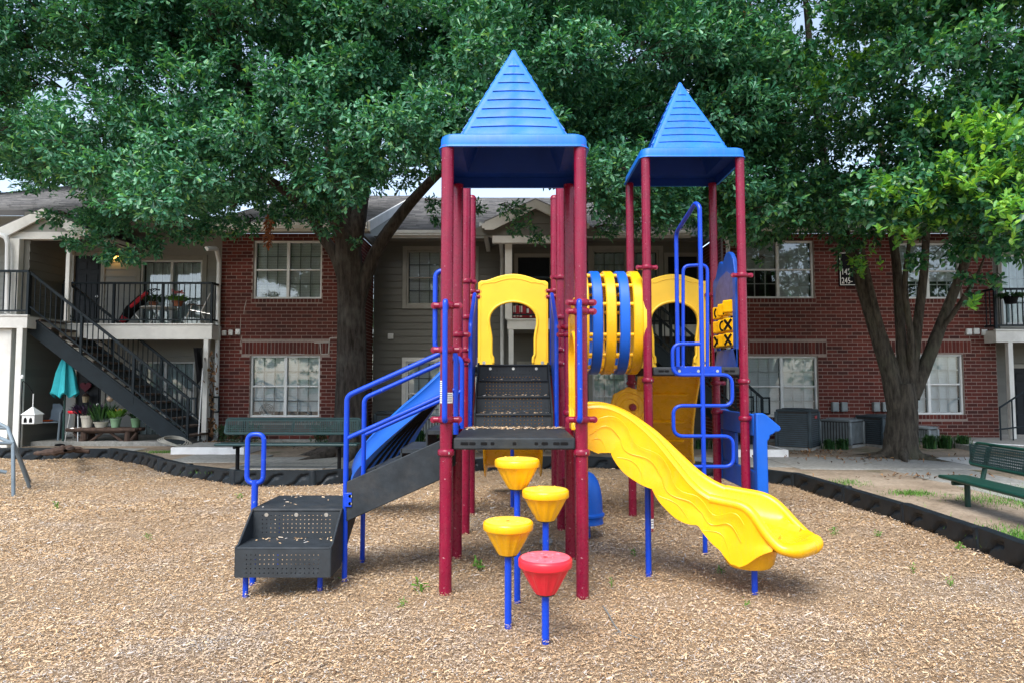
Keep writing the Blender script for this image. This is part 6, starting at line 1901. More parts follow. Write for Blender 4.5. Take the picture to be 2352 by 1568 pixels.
# ------------------------------------------------------------------ things on the left balcony
yb_ = 16.0
def bpx(px, py, y=yb_): return P(px, py, y)
gt = thing('golf_bag', 'black and red bag with stand legs leaning at the balcony rail', 'bag', tuple(bpx(300, 742)))
MB().tube([bpx(282, 738), bpx(300, 712), bpx(330, 685)], [0.10, 0.125, 0.12], 14).build('body', BLACK, gt)
MB().tube([bpx(300, 706, yb_ - .10), bpx(318, 690, yb_ - .10), bpx(338, 672, yb_ - .10)], [0.04, 0.055, 0.04], 10).build('pocket', M('red_fabric', (0.45, 0.012, 0.025), 0.8), gt)
MB().tube([bpx(279, 740, yb_ - .08), bpx(288, 728, yb_ - .08)], [0.05, 0.08], 10).build('base', M('red_fabric_base', (0.40, 0.012, 0.025), 0.8), gt)
MB().tube([bpx(310, 722, yb_ - .1), bpx(326, 740, yb_ - .1)], 0.014, 8).build('stand_leg', STEEL, gt)
for k in range(5):
    q0, q1 = bpx(330, 684), bpx(338 + 6 * k, 668 - 4 * k + 2 * k * k * .4)
    MB().tube([q0, q1, q1 + Vector((0.04, 0, -0.02))], [0.008, 0.008, 0.03], 8).build('club', RAIL, gt)
bt_ = thing('balcony_table', 'round white wire table on the balcony with flowers on it', 'table', tuple(bpx(362, 742)))
c = bpx(365, 708)
MB().lathe([(0.0, -0.01), (0.40, -0.01), (0.41, 0.0), (0.40, 0.012), (0.0, 0.012)], c, 28).build('top', WHITE, bt_)
for a in (20, 140, 260):
    d = Vector((math.cos(R(a)), math.sin(R(a)), 0))
    MB().tube(fillet([c + d * 0.05 + Vector((0, 0, -.02)), c + d * 0.10 + Vector((0, 0, -.22)), Vector((c.x, c.y, zB)) + d * 0.33], .12), 0.012, 8).build('leg', WHITE, bt_)
pot('pot of pink and white flowers on the balcony table', 408, 704, 15.95, 0.12, 0.12, TERRA, WEED, 200, 0.17, 0.13, 0.06, 0.4, seed=8, flowers=(PINK, 40), cat='plant pot')
pot('green leafy pot plant beside the bag on the balcony', 352, 706, 16.1, 0.10, 0.12, TERRA, HEDGELEAF, 160, 0.20, 0.16, 0.05, 0.45, seed=9)
# folding chair
fc = thing('folding_chair', 'folding garden chair with white tube frame and dark back on the balcony', 'chair', tuple(bpx(462, 742, 15.9)))
yy0, yy1 = 15.75, 16.2
for y in (yy0, yy1):
    MB().tube([P(484, 672, y), P(462, 716, y)], 0.012, 8).build('back_tube', STEEL, fc)
    MB().tube([P(434, 712, y), P(484, 722, y)], 0.012, 8).build('seat_tube', STEEL, fc)
    MB().tube([P(440, 702, y), P(424, 741, y)], 0.012, 8).build('leg', STEEL, fc); MB().tube([P(456, 704, y), P(472, 741, y)], 0.012, 8).build('leg', STEEL, fc)
    MB().bar(P(434, 699, y), P(468, 703, y), 0.04, 0.02).build('armrest', BARKWOOD, fc, smooth=False)
q = [P(482, 676, yy0), P(482, 676, yy1), P(464, 714, yy1), P(464, 714, yy0)]
MB().add(q, [(0, 1, 2, 3)]).build('back_cloth', BLACK, fc, fix=False)
q = [P(436, 711, yy0), P(436, 711, yy1), P(482, 721, yy1), P(482, 721, yy0)]
MB().add(q, [(0, 1, 2, 3)]).build('seat_cloth', STICKER, fc, fix=False)
# red and white banner on the middle balcony
b0, b1 = P(1178, 730, 15.27), P(1256, 702, 15.27)
bn = thing('balcony_banner', 'red banner with white blocks tied behind the middle balcony rail', 'banner', ((b0.x + b1.x) / 2, 15.30, b0.z))
MB().box(b0.x, b1.x, 15.295, 15.303, b0.z, b1.z).build('cloth', M('banner_red', (0.30, 0.012, 0.025), 0.8), bn, smooth=False)
m = MB(); w = (b1.x - b0.x)
for (a, b_, c_, d_) in ((0.02, .09, .45, .98), (.20, .28, .45, .98), (.40, .47, .40, .75), (.02, .08, .08, .30), (.11, .17, .10, .32), (.20, .27, .08, .30), (.5, .56, .05, .25)):
    m.box(b0.x + w * a, b0.x + w * b_, 15.288, 15.294, b0.z + (b1.z - b0.z) * c_, b0.z + (b1.z - b0.z) * d_)
m.build('white_blocks', STICKER, bn, smooth=False)
# hanging pot on the right hand balcony rail
pot('dark hanging pot with trailing plant at the right edge balcony', 2322, 698, 15.45, 0.15, 0.16, BLACK, HEDGELEAF, 160, 0.2, 0.16, 0.06, 0.2, seed=12, droop=0.5)
# ------------------------------------------------------------------ trees
def trunk_mesh(m, pts, rad, n=16, seed=0, knob=0.06, sub=8):
    C = catmull([tuple(p) for p in pts], sub * len(pts))
    Rr = np.interp(np.linspace(0, 1, len(C)), np.linspace(0, 1, len(rad)), rad)
    r = np.random.default_rng(seed)
    T = np.gradient(C, axis=0); T /= np.linalg.norm(T, axis=1)[:, None]
    ref = np.array([0.3, 1, 0.1]); vs = []
    ph = r.uniform(0, 6.28, 4)
    for i in range(len(C)):
        a_ = np.cross(T[i], ref); a_ /= np.linalg.norm(a_); b_ = np.cross(T[i], a_)
        for k in range(n):
            a = 2 * math.pi * k / n
            s = i / len(C)
            q = Rr[i] * (1 + knob * math.sin(3 * a + ph[0] + s * 2) + knob * 0.8 * math.sin(5 * a + ph[1] - s * 5) + 0.5 * knob * math.sin(9 * a + ph[2] + s * 9) + r.normal(0, knob * 0.25))
            vs.append(C[i] + (a_ * math.cos(a) + b_ * math.sin(a)) * q)
    fs = []
    for i in range(len(C) - 1):
        for k in range(n):
            k2 = (k + 1) % n
            fs.append((i * n + k, i * n + k2, (i + 1) * n + k2, (i + 1) * n + k))
    fs.append(tuple((len(C) - 1) * n + k for k in range(n)))
    m.add(vs, fs)
    return C

def unit(v): return v / np.maximum(np.linalg.norm(v, axis=-1, keepdims=True), 1e-9)
def leaves(centers, axes, per, L, W, r, lobed=True, spread=1.0, stem=0.05, curl=0.25, simple=False):
    """rosettes of leaves: centers (S,3), axes (S,3). returns V, F for leaves folded along the midrib"""
    S_ = len(centers)
    N = S_ * per
    c = np.repeat(centers, per, 0); ax = np.repeat(axes, per, 0)
    t = r.uniform(-1, 0.25, N)[:, None] * stem * 3
    rnd = r.normal(0, 1, (N, 3)); rad = unit(rnd - ax * (rnd * ax).sum(1, keepdims=True))
    f = r.uniform(0.15, 0.95, N)[:, None]
    d = unit(ax * (1 - f * 0.75) + rad * f * spread + np.array([0, 0, -0.18]) * f)
    base = c + ax * t + rad * 0.008
    nrm = unit(ax * 0.8 + np.array([0, 0, 0.7]) - d * 0.3 + r.normal(0, 0.35, (N, 3)))
    side = unit(np.cross(d, nrm)); nrm = np.cross(side, d)
    l = (L * r.uniform(0.65, 1.2, N))[:, None]; w = (W * r.uniform(0.75, 1.2, N))[:, None]
    if lobed: prof = ((0.42, 0.20), (0.80, 0.50), (1.0, 0.0))
    else: prof = ((0.30, 0.42), (0.68, 0.46), (1.0, 0.0))
    bend = -curl * l
    if simple:
        q, hw_ = (0.72, 0.42) if lobed else (0.5, 0.46)
        V = np.stack([base, base + d * l * q + side * w * hw_ + nrm * w * .1, base + d * l + nrm * bend * .4, base + d * l * q - side * w * hw_ + nrm * w * .1], 1).reshape(-1, 3)
        return V, np.arange(N)[:, None] * 4 + np.arange(4)[None]
    P0 = base
    A1 = base + d * l * prof[0][0] + side * w * prof[0][1] + nrm * w * 0.10
    A2 = base + d * l * prof[1][0] + side * w * prof[1][1] + nrm * (w * 0.12 + bend * 0.35)
    TP = base + d * l + nrm * bend * 0.55
    B1 = base + d * l * prof[0][0] - side * w * prof[0][1] + nrm * w * 0.10
    B2 = base + d * l * prof[1][0] - side * w * prof[1][1] + nrm * (w * 0.12 + bend * 0.35)
    V = np.stack([P0, A1, A2, TP, B2, B1], 1).reshape(-1, 3)
    o = np.arange(N)[:, None] * 6
    F1 = np.concatenate([o, o + 1, o + 2, o + 3], 1); F2 = np.concatenate([o, o + 3, o + 4, o + 5], 1)
    return V, np.concatenate([F1, F2], 0)

def clump_sprays(bc, br, n, r, flat=0.55, out=None):
    """spray centres and axes in a flattened bough round bc"""
    v = unit(r.normal(0, 1, (n, 3)))
    q = r.uniform(0.25, 1.0, n)[:, None] ** 0.6
    p = v * q * br * np.array([1, 1, flat])
    ax = v * 0.75 + np.array([0, 0, 0.35]) + r.normal(0, 0.25, (n, 3))
    if out is not None: ax = ax + np.asarray(out) * 0.55
    return bc + p, unit(ax)

def twigs(m, a, ends, r0=0.012):
    for e in ends:
        a_ = np.array(a); e = np.array(e)
        mid = (a_ + e) / 2 + np.array([0, 0, 0.05])
        m.tube([Vector(a_), Vector(mid), Vector(e)], [r0, r0 * 0.6, r0 * 0.3], 5, cap=False)

SKYGAPS = [(548, 108, 34), (600, 160, 22), (10, 210, 24), (8, 460, 40), (155, 165, 12), (1815, 35, 22), (1850, 70, 14), (1575, 205, 10), (1560, 290, 6), (2030, 355, 12), (1110, 452, 20), (1210, 448, 20), (690, 345, 12), (960, 425, 20), (30, 300, 15), (1440, 130, 12)]
def screen_ok(p, br, low_x, low_y, slack=0.75):
    px, py = proj(p)
    fw = max(p[1], 1.0)
    rp = br * F / fw
    lim = np.interp(px, low_x, low_y)
    if p[1] < 0: return True
    if py + rp * slack > lim: return False
    for (gx, gy, gr) in SKYGAPS:
        if math.hypot(px - gx, py - gy) < gr + rp * 0.55: return False
    return True

def make_tree(label, cat, base, trunk_paths, crown_fn, bark, parts):
    t = thing('oak_tree' if 'oak' in label else 'broadleaf_tree', label, cat, base)
    m = MB()
    for (pts, rad, sd) in trunk_paths: trunk_mesh(m, pts, rad, seed=sd)
    m.build('trunk', bark, t, smooth=True, angle=180, fix=True)
    return t

# ---- the big oak on the left
ob = P(806, 1045, 13.0); ob.z = ZO
OAK = thing('oak_tree', 'large dark oak with thick trunk in front of the left brick wing', 'tree', tuple(ob))
m = MB()
Yt = 13.0
def tp3(*a): return [P(x, y, Yt + (z[0] if z else 0)) for x, y, *z in a]
main = [Vector((ob.x, ob.y, ZO - 0.25))] + tp3((806, 1010), (806, 930), (807, 800), (806, 700), (803, 620), (795, 540), (778, 440, .3), (760, 300, .5), (750, 120, .8), (745, -120, 1.0))
trunk_mesh(m, main, [0.46, 0.35, 0.295, 0.268, 0.255, 0.245, 0.22, 0.17, 0.14, 0.11, 0.08], 26, 1, 0.05)
trunk_mesh(m, tp3((820, 720), (838, 640), (868, 570), (905, 515), (958, 450), (1040, 370, -.4), (1160, 290, -1.0), (1300, 230, -1.5)), [0.12, 0.14, 0.125, 0.115, 0.10, 0.08, 0.06, 0.03], 14, 2, 0.05)
trunk_mesh(m, tp3((795, 660), (772, 590), (742, 545), (700, 480, -.4), (600, 400, -1.2), (470, 330, -2.2), (330, 300, -3.0)), [0.13, 0.12, 0.10, 0.085, 0.07, 0.05, 0.02], 12, 3, 0.05)
trunk_mesh(m, tp3((802, 600), (820, 520), (835, 430, .4), (870, 300, 1.0), (920, 150, 1.5), (980, -50, 2.0)), [0.17, 0.16, 0.15, 0.12, 0.09, 0.05], 12, 4, 0.05)
trunk_mesh(m, tp3((790, 560), (740, 440, -.8), (640, 320, -2), (560, 180, -3), (480, 20, -3.6)), [0.13, 0.11, 0.09, 0.07, 0.03], 12, 5, 0.05)
trunk_mesh(m, tp3((775, 450, .2), (650, 380, .8), (450, 370, 1.2), (250, 380, 1.0), (100, 370, .5)), [0.12, 0.10, 0.08, 0.05, 0.02], 12, 6, 0.05)
for q in range(7):
    a_ = 0.4 + q * 0.9
    d_ = Vector((math.cos(a_), math.sin(a_), 0))
    trunk_mesh(m, [Vector(ob) + d_ * 0.22 + Vector((0, 0, 0.42)), Vector(ob) + d_ * 0.40 + Vector((0, 0, 0.13)), Vector(ob) + d_ * 0.75 + Vector((0, 0, 0.02)), Vector(ob) + d_ * (1.1 + .3 * (q % 3)) + Vector((0, 0, -0.06))], [.16, .12, .075, .03], 10, 70 + q, .06)
m.build('trunk', BARK, OAK, angle=180)

def crown(tree, seed, n_bough, sampler, br_rng, sprays, per, L, W, lowx, lowy, leafmat, lobed, center, extra=(), name='crown', offscreen=0.35, lsize=1.0, flat=0.55, kind='stuff'):
    r = np.random.default_rng(seed)
    Cs, As, tw = [], [], MB()
    Vs, Fs, off = [], [], 0
    cnt = 0; tries = 0
    boughs = []
    while cnt < n_bough and tries < n_bough * 30:
        tries += 1
        p = sampler(r)
        if p is None: continue
        br = r.uniform(*br_rng)
        px, py = proj(p)
        if not screen_ok(p, br, lowx, lowy): continue
        boughs.append((p, br, None)); cnt += 1
    for (x, y, Y, br) in extra:
        boughs.append((np.array(P(x, y, Y)), br, None))
    for (p, br, _) in boughs:
        px, py = proj(p)
        inview = -250 < px < 2600 and -260 < py < 1000
        n = int(sprays * (br / 0.6) ** 2 * (1 if inview else offscreen))
        out = unit(p - center)
        c, a = clump_sprays(p, br, n, r, flat, out)
        V, Fq = leaves(c, a, per, L * (1 if inview else 1.7), W * (1 if inview else 1.7), r, lobed, simple=(p[1] > 11.2 or not inview))
        Vs.append(V); Fs.append(Fq + off); off += len(V)
        if inview and r.random() < 0.8:
            k = min(len(c), 5)
            root = p - out * br * 0.9 - np.array([0, 0, br * 0.15])
            twigs(tw, root, c[:k])
    V, Fq = np.concatenate(Vs), np.concatenate(Fs)
    o = np_mesh(name, V, Fq, leafmat, tree, origin=WLOC[tree.name])
    if kind: tag(o, kind=kind)
    if tw.v:
        w = tw.build('twigs', BARK2, tree, fix=False)
        tag(w, kind='stuff')
    return len(Fq)

oak_lowx = [-400, 0, 60, 110, 160, 230, 300, 350, 420, 500, 560, 620, 680, 720, 760, 830, 880, 940, 1000, 1060, 1100, 1140, 1190, 1260, 1300, 1340, 1400, 1480, 1560, 1640, 1700, 2600]
oak_lowy = [470, 470, 462, 478, 520, 575, 605, 590, 560, 560, 540, 522, 520, 545, 540, 470, 455, 440, 470, 500, 470, 470, 545, 560, 450, 440, 540, 560, 545, 570, 600, 600]
def oak_sample(r):
    if r.random() < 0.8:
        y = r.uniform(8.4, 15.5); p = P(r.uniform(-200, 1720), r.uniform(-160, 600), y); x, z = p.x, p.z
    else:
        x = r.uniform(-13.5, 5.2); y = r.uniform(8.2, 17.0); z = r.uniform(2.6, 13.0)
    e = ((x + 3.6) / 10.2) ** 2 + ((y - 12.6) / 5.2) ** 2 + ((z - 7.2) / 6.0) ** 2
    if e > 1 or (e < 0.18 and r.random() < 0.7): return None
    # no bough below the roof line where the building stands
    if y > 15.2 and z < 5.4: return None
    if x < -7.0 and z > 6.6 and r.random() < 0.6: return None
    return np.array([x, y, z])
oak_extra = [(215, 560, 10.6, .38), (262, 585, 10.6, .34), (300, 590, 10.4, .28), (165, 562, 10.8, .24), (335, 570, 10.8, .34), (395, 540, 11, .35), (450, 545, 11, .3), (120, 500, 11, .3), (500, 520, 11.2, .4), (560, 520, 11.2, .35), (640, 490, 11, .4), (690, 480, 11, .42), (738, 520, 10.8, .28), (745, 440, 10.6, .45),
             (700, 400, 10.4, .5), (655, 340, 10.2, .5), (790, 440, 11.2, .4), (560, 430, 10.6, .5), (460, 450, 10.4, .5), (300, 500, 10.6, .5), (230, 500, 10.8, .45), (1195, 520, 12.5, .30), (1235, 545, 12.5, .26), (1180, 480, 12.6, .34), (1090, 480, 12.4, .28), (995, 470, 12.4, .26), (1010, 510, 12.6, .2), (1395, 530, 12.4, .3), (1420, 470, 12.4, .4), (1365, 450, 12.4, .3), (1480, 530, 12.2, .35), (1540, 500, 12.2, .45), (815, 555, 12.0, .16), (640, 610, 11.4, .10)]
oak_extra = [e for e in oak_extra if e[3] > .12]
_r = np.random.default_rng(17)
for (xa, xb, ya, yb, n) in ((480, 760, 20, 330, 22), (700, 900, 60, 420, 20), (1330, 1480, 330, 470, 10), (1560, 1800, 100, 480, 14), (860, 1000, 120, 420, 10), (0, 200, 40, 420, 12)):
    for _ in range(n): oak_extra.append((_r.uniform(xa, xb), _r.uniform(ya, yb), _r.uniform(9.2, 11.0), _r.uniform(.32, .5)))
nf = crown(OAK, 21, 580, oak_sample, (0.42, 0.85), 72, 9, 0.108, 0.046, oak_lowx, oak_lowy, OAKLEAF, True, np.array([-3.4, 13.4, 6.5]), oak_extra)
# dead brown leaf clusters hanging in the oak
r = np.random.default_rng(5)
Vs, Fs, off = [], [], 0
for (x, y0, y1, Y) in ((616, 505, 568, 10.6), (1712, 12, 40, 11.0), (478, 75, 82, 10), (735, 285, 300, 10.2)):
    k = max(3, int((y1 - y0) / 3.2))
    c = np.array([P(x + 5 * math.sin(i), y0 + (y1 - y0) * i / k, Y) for i in range(k)])
    V, Fq = leaves(c, unit(np.tile([0.1, -.2, -1.0], (k, 1)) + r.normal(0, .3, (k, 3))), 6, 0.09, 0.035, r)
    Vs.append(V); Fs.append(Fq + off); off += len(V)
o = np_mesh('dead_leaves', np.concatenate(Vs), np.concatenate(Fs), DEADLEAF, OAK, origin=WLOC[OAK.name]); tag(o, kind='stuff')

# ---- the forked broadleaf tree on the right
rb = P(2070, 1050, 12.5); rb.z = ZO
RT = thing('broadleaf_tree', 'glossy leaved tree with forked trunk by the air conditioners on the right', 'tree', tuple(rb))
Yt = 12.5
m = MB()
trunk_mesh(m, [Vector((rb.x, rb.y, ZO - 0.25))] + tp3((2070, 1030), (2072, 980), (2074, 920), (2072, 880)), [0.38, 0.285, 0.255, 0.24, 0.225], 20, 11, 0.05)
trunk_mesh(m, tp3((2064, 935), (2045, 860), (2020, 780), (1995, 700), (1965, 600), (1935, 520, .2), (1900, 400, .4), (1870, 200, .5), (1850, 0, .6)), [0.19, 0.155, 0.135, 0.12, 0.105, 0.09, 0.08, 0.07, 0.05], 14, 12, 0.05)
trunk_mesh(m, tp3((2078, 900), (2050, 830), (2022, 750, -.1), (1995, 640, -.25), (1978, 560, -.35)), [0.09, 0.075, 0.065, 0.05, 0.035], 10, 17, 0.07)
trunk_mesh(m, tp3((2076, 900), (2072, 820), (2066, 720), (2058, 600), (2040, 480, .2), (2020, 300, .5)), [0.13, 0.10, 0.085, 0.075, 0.065, 0.05], 12, 13, 0.05)
trunk_mesh(m, tp3((2086, 905), (2098, 830), (2108, 740), (2122, 620), (2130, 500, -.2), (2150, 330, -.5)), [0.13, 0.095, 0.08, 0.07, 0.06, 0.05], 12, 14, 0.05)
trunk_mesh(m, tp3((2092, 910), (2128, 830), (2160, 750), (2195, 660), (2235, 560, -.5), (2300, 440, -1.5)), [0.15, 0.115, 0.10, 0.085, 0.07, 0.05], 12, 15, 0.05)
trunk_mesh(m, tp3((2090, 880), (2092, 780, -.2), (2078, 660, -.3), (2090, 540, -.4)), [0.07, 0.06, 0.05, 0.03], 10, 16, 0.06)
trunk_mesh(m, tp3((2150, 770), (2190, 720, -.2), (2240, 640, -.6), (2262, 590, -.8)), [0.05, 0.045, 0.03, 0.015], 8, 18, 0.05)
for q in range(6):
    a_ = 0.1 + q * 1.05
    d_ = Vector((math.cos(a_), math.sin(a_), 0))
    trunk_mesh(m, [Vector(rb) + d_ * 0.16 + Vector((0, 0, 0.26)), Vector(rb) + d_ * 0.30 + Vector((0, 0, 0.08)), Vector(rb) + d_ * 0.6 + Vector((0, 0, 0.01)), Vector(rb) + d_ * (0.9 + .2 * (q % 3)) + Vector((0, 0, -0.06))], [.10, .075, .045, .02], 10, 80 + q, .06)
m.build('trunk', BARK2, RT, angle=180)
rt_lowx = [-400, 1480, 1560, 1640, 1700, 1760, 1800, 1850, 1900, 1940, 2000, 2060, 2100, 2200, 2230, 2300, 2352, 2700]
rt_lowy = [100, 420, 470, 565, 585, 600, 560, 545, 560, 600, 560, 560, 570, 600, 640, 600, 610, 640]
def rt_sample(r):
    if r.random() < 0.8:
        y = r.uniform(7.6, 15.5); p = P(r.uniform(1380, 2560), r.uniform(-160, 680), y); x, z = p.x, p.z
    else:
        x = r.uniform(2.0, 16.0); y = r.uniform(7.2, 16.5); z = r.uniform(2.6, 12.5)
    e = ((x - 8.0) / 6.2) ** 2 + ((y - 12.0) / 5.0) ** 2 + ((z - 7.0) / 5.6) ** 2
    if e > 1 or (e < 0.15 and r.random() < 0.7): return None
    if y > 15.2 and z < 5.4: return None
    if y < 9.0 and x / y < 0.52: return None
    return np.array([x, y, z])
rt_extra = [(1945, 575, 11.8, .22), (1960, 620, 11.9, .12), (2110, 600, 10.2, .25), (2200, 570, 9.4, .35), (2270, 560, 9.0, .38), (2330, 580, 8.6, .4), (2225, 640, 9.4, .22), (2238, 690, 9.4, .16), (2290, 650, 9.2, .2), (2180, 500, 8.8, .4), (2260, 470, 8.4, .42), (2330, 480, 8.0, .45),
            (1700, 540, 12.2, .34), (1760, 560, 12.2, .3), (1745, 600, 12.2, .14), (1660, 520, 12.3, .34), (1830, 520, 12.4, .4), (1980, 330, 11.5, .5), (2040, 380, 11.2, .5), (1950, 420, 11.8, .5), (2030, 300, 11, .5), (2000, 440, 11.8, .45), (1900, 330, 12, .5), (1880, 250, 12, .5), (2090, 330, 10.5, .5), (1800, 130, 12, .5), (1880, 130, 12.2, .5), (1700, 250, 12.5, .5), (1760, 330, 12.3, .5), (1890, 530, 12.4, .35), (1950, 560, 12.2, .3), (1925, 610, 12.1, .13), (2000, 540, 12.0, .35), (1640, 430, 12.4, .45), (1720, 440, 12.2, .5), (1800, 420, 12.3, .5)]
crown(RT, 31, 420, rt_sample, (0.42, 0.8), 68, 8, 0.105, 0.050, rt_lowx, rt_lowy, BROADLEAF, False, np.array([8.0, 12.6, 6.5]), rt_extra, flat=0.6)
# pale young shoots at the ends of the near branches
r = np.random.default_rng(77)
shoots = []
for (cx_, cy_, sx_, sy_, n, Y) in ((2280, 285, 70, 35, 34, 8.3), (2140, 270, 50, 45, 20, 9.0), (2080, 430, 55, 30, 26, 8.8), (2200, 400, 60, 40, 20, 8.5), (2290, 380, 60, 45, 26, 8.0), (2320, 470, 40, 40, 14, 7.8), (1930, 190, 70, 50, 30, 10.0), (2000, 100, 90, 60, 24, 10.2), (1870, 210, 30, 20, 8, 10.4), (2150, 480, 80, 30, 16, 8.8), (2080, 530, 40, 14, 8, 9.0), (2330, 300, 30, 30, 10, 8.0), (1990, 610, 30, 25, 6, 11.6), (2240, 690, 12, 20, 3, 9.2)):
    for k in range(int(n * 1.9)): shoots.append((r.normal(cx_, sx_ * .6), r.normal(cy_, sy_ * .6), Y + r.normal(0, .25)))
c = np.array([P(*q) for q in shoots])
a = unit(np.tile([-0.15, -0.55, 0.75], (len(c), 1)) + r.normal(0, .35, (len(c), 3)))
V, Fq = leaves(c, a, 10, 0.105, 0.048, r, False, spread=0.8, stem=0.05)
o = np_mesh('young_shoots', V, Fq, NEWLEAF, RT, origin=WLOC[RT.name]); tag(o, kind='stuff')

# ---- trees farther back that close the view above the roofs
def back_tree(label, x, y, z0, h, rad, seed, nb, lowx, lowy):
    t = thing('background_tree', label, 'tree', (x, y, ZO))
    m = MB(); trunk_mesh(m, [(x, y, ZO - .2), (x + .1, y, 3), (x - .1, y, z0 + 1), (x + .2, y, z0 + h * .6)], [.3, .25, .2, .08], 10, seed)
    m.build('trunk', BARK, t, angle=180)
    def smp(r):
        v = unit(r.normal(0, 1, 3)) * r.uniform(.3, 1) ** .5
        return np.array([x, y, z0 + h / 2]) + v * np.array([rad, rad * .8, h / 2])
    crown(t, seed, nb, smp, (0.7, 1.2), 30, 7, 0.24, 0.11, lowx, lowy, OAKLEAF, True, np.array([x, y, z0 + h / 2]), (), flat=.7)
back_tree('dark tree at the far left behind the porch roof', -17.5, 20.0, 3.5, 8, 4.0, 41, 60, [-900, 0, 60, 3000], [600, 520, 440, 430])

# ------------------------------------------------------------------ hedges, clumps, weeds
def bush(label, px0, px1, Y, h, n, seed, name='hedge_plant', mat=None, cat='shrub'):
    x0, x1 = xat(px0, Y), xat(px1, Y)
    t = thing(name, label, cat, ((x0 + x1) / 2, Y, ZO))
    r = np.random.default_rng(seed)
    c = np.stack([r.uniform(x0, x1, n), Y + r.normal(0, .14, n), ZO + h * r.uniform(0.05, 1, n) ** .8], 1)
    a = unit(np.stack([r.normal(0, .5, n), r.normal(-.4, .4, n), r.uniform(.1, 1, n)], 1))
    V, Fq = leaves(c, a, 7, 0.06, 0.028, r, False)
    np_mesh('foliage', V, Fq, mat or HEDGELEAF, t, origin=WLOC[t.name])
    m = MB()
    for k in range(6):
        x = x0 + (x1 - x0) * (k + .5) / 6
        m.tube([(x, Y, ZO - .05), (x + .03, Y, ZO + h * .8)], [.012, .005], 6)
    m.build('stem', BARKWOOD, t)
bush('low dark green shrub against the brick, left end of the teal bench', 505, 595, 15.4, 0.42, 150, 51)
bush('low dark green shrub between brick wing and oak trunk behind the bench', 722, 782, 15.3, 0.42, 110, 52)
def blades(label, px0, px1, Y, h, n, seed, name='grass_clump', mat=None, cat='plant'):
    x0, x1 = xat(px0, Y), xat(px1, Y)
    t = thing(name, label, cat, ((x0 + x1) / 2, Y, ZO))
    r = np.random.default_rng(seed)
    V = []; Fq = []
    ncl = max(2, int((x1 - x0) / 0.28))
    for k in range(n):
        cx_ = x0 + (x1 - x0) * ((k % ncl) + .5) / ncl + r.normal(0, .05); cy_ = Y + r.normal(0, .06)
        a = r.uniform(0, 6.28); d = np.array([math.cos(a), math.sin(a), 0]); s = np.array([-d[1], d[0], 0]) * 0.008
        l = h * r.uniform(.7, 1.25); sp = r.uniform(.15, .6) * h
        b = np.array([cx_, cy_, ZO - .01]); q1 = b + d * sp * .4 + [0, 0, l * .75]; q2 = b + d * sp * 1.0 + [0, 0, l * .85 if r.random() < .5 else l * .6]
        o = len(V); V += [b - s, b + s, q1 + s, q1 - s, q2]
        V += [q2 + s * .1]
        Fq += [(o, o + 1, o + 2, o + 3), (o + 3, o + 2, o + 5, o + 4)]
    np_mesh('blades', np.array(V), np.array(Fq), mat or BLADE, t, origin=WLOC[t.name])
blades('long grassy clumps in the bed behind the blue slide', 915, 1012, 15.2, 0.36, 700, 61)
blades('grassy clump in front of the low grey air conditioner', 1885, 1945, 14.2, 0.24, 320, 62)
blades('row of grassy clumps to the right of the forked trunk', 2110, 2220, 14.4, 0.30, 800, 63)
blades('dark grassy clump on the dirt seen through the blue climber', 1590, 1660, 14.3, 0.22, 300, 64)
# weeds in the chips
WEEDS = [(965, 1362, 26, 'tall young weed left of the red pod, by the front left post'), (922, 1392, 14, 'small pale weed below the tall one, left of the pods'), (1100, 1308, 22, 'broad leaved weed between the deck posts'), (340, 1237, 12, 'tiny weed in the open chips left of the grey steps'), (1457, 1275, 12, 'weed between the post and the slide support'), (1657, 1318, 13, 'weed under the middle of the yellow slide'),
         (1712, 1392, 13, 'weed beside the slide end support'), (1918, 1225, 13, 'weed behind the slide exit'), (2018, 1233, 11, 'weed in the chips near the right edging, farther one'), (2097, 1310, 12, 'pale weed in the open chips right of the slide exit'), (2183, 1340, 10, 'weed at the far right in the chips'), (2203, 1262, 13, 'sprout against the black edging on the right'), (548, 1145, 12, 'flat weed in front of the teal bench'), (785, 1340, 11, 'weed by the foot of the stair rail'), (130, 1165, 10, 'weed at the left by the dome climber'), (1405, 1340, 9, 'small weed right of the front right post'), (1770, 1108, 12, 'sprout between blue shop panel and edging')]
for k, (x, y, s, lab) in enumerate(WEEDS):
    c = G(x, y, 0.0); sz = s / F * c.y * 1.2
    t = thing('weed', lab, 'weed', tuple(c), group='weeds growing in the wood chips')
    r = np.random.default_rng(900 + k)
    n = 3 + k % 3
    cc = np.array([[c.x + r.normal(0, sz * .12), c.y + r.normal(0, sz * .12), 0.01 + sz * q * .7] for q in np.linspace(0, 1, n)])
    V, Fq = leaves(cc, unit(np.tile([0, -.1, 1.0], (n, 1)) + r.normal(0, .2, (n, 3))), 5, sz * .6, sz * .26, r, True, spread=1.1, stem=.01)
    np_mesh('leaves', V, Fq, WEED, t, origin=WLOC[t.name])
    MB().tube([(c.x, c.y, -.02), (c.x, c.y, 0.01 + sz * .7)], [.004, .002], 5).build('stem', WEED, t)
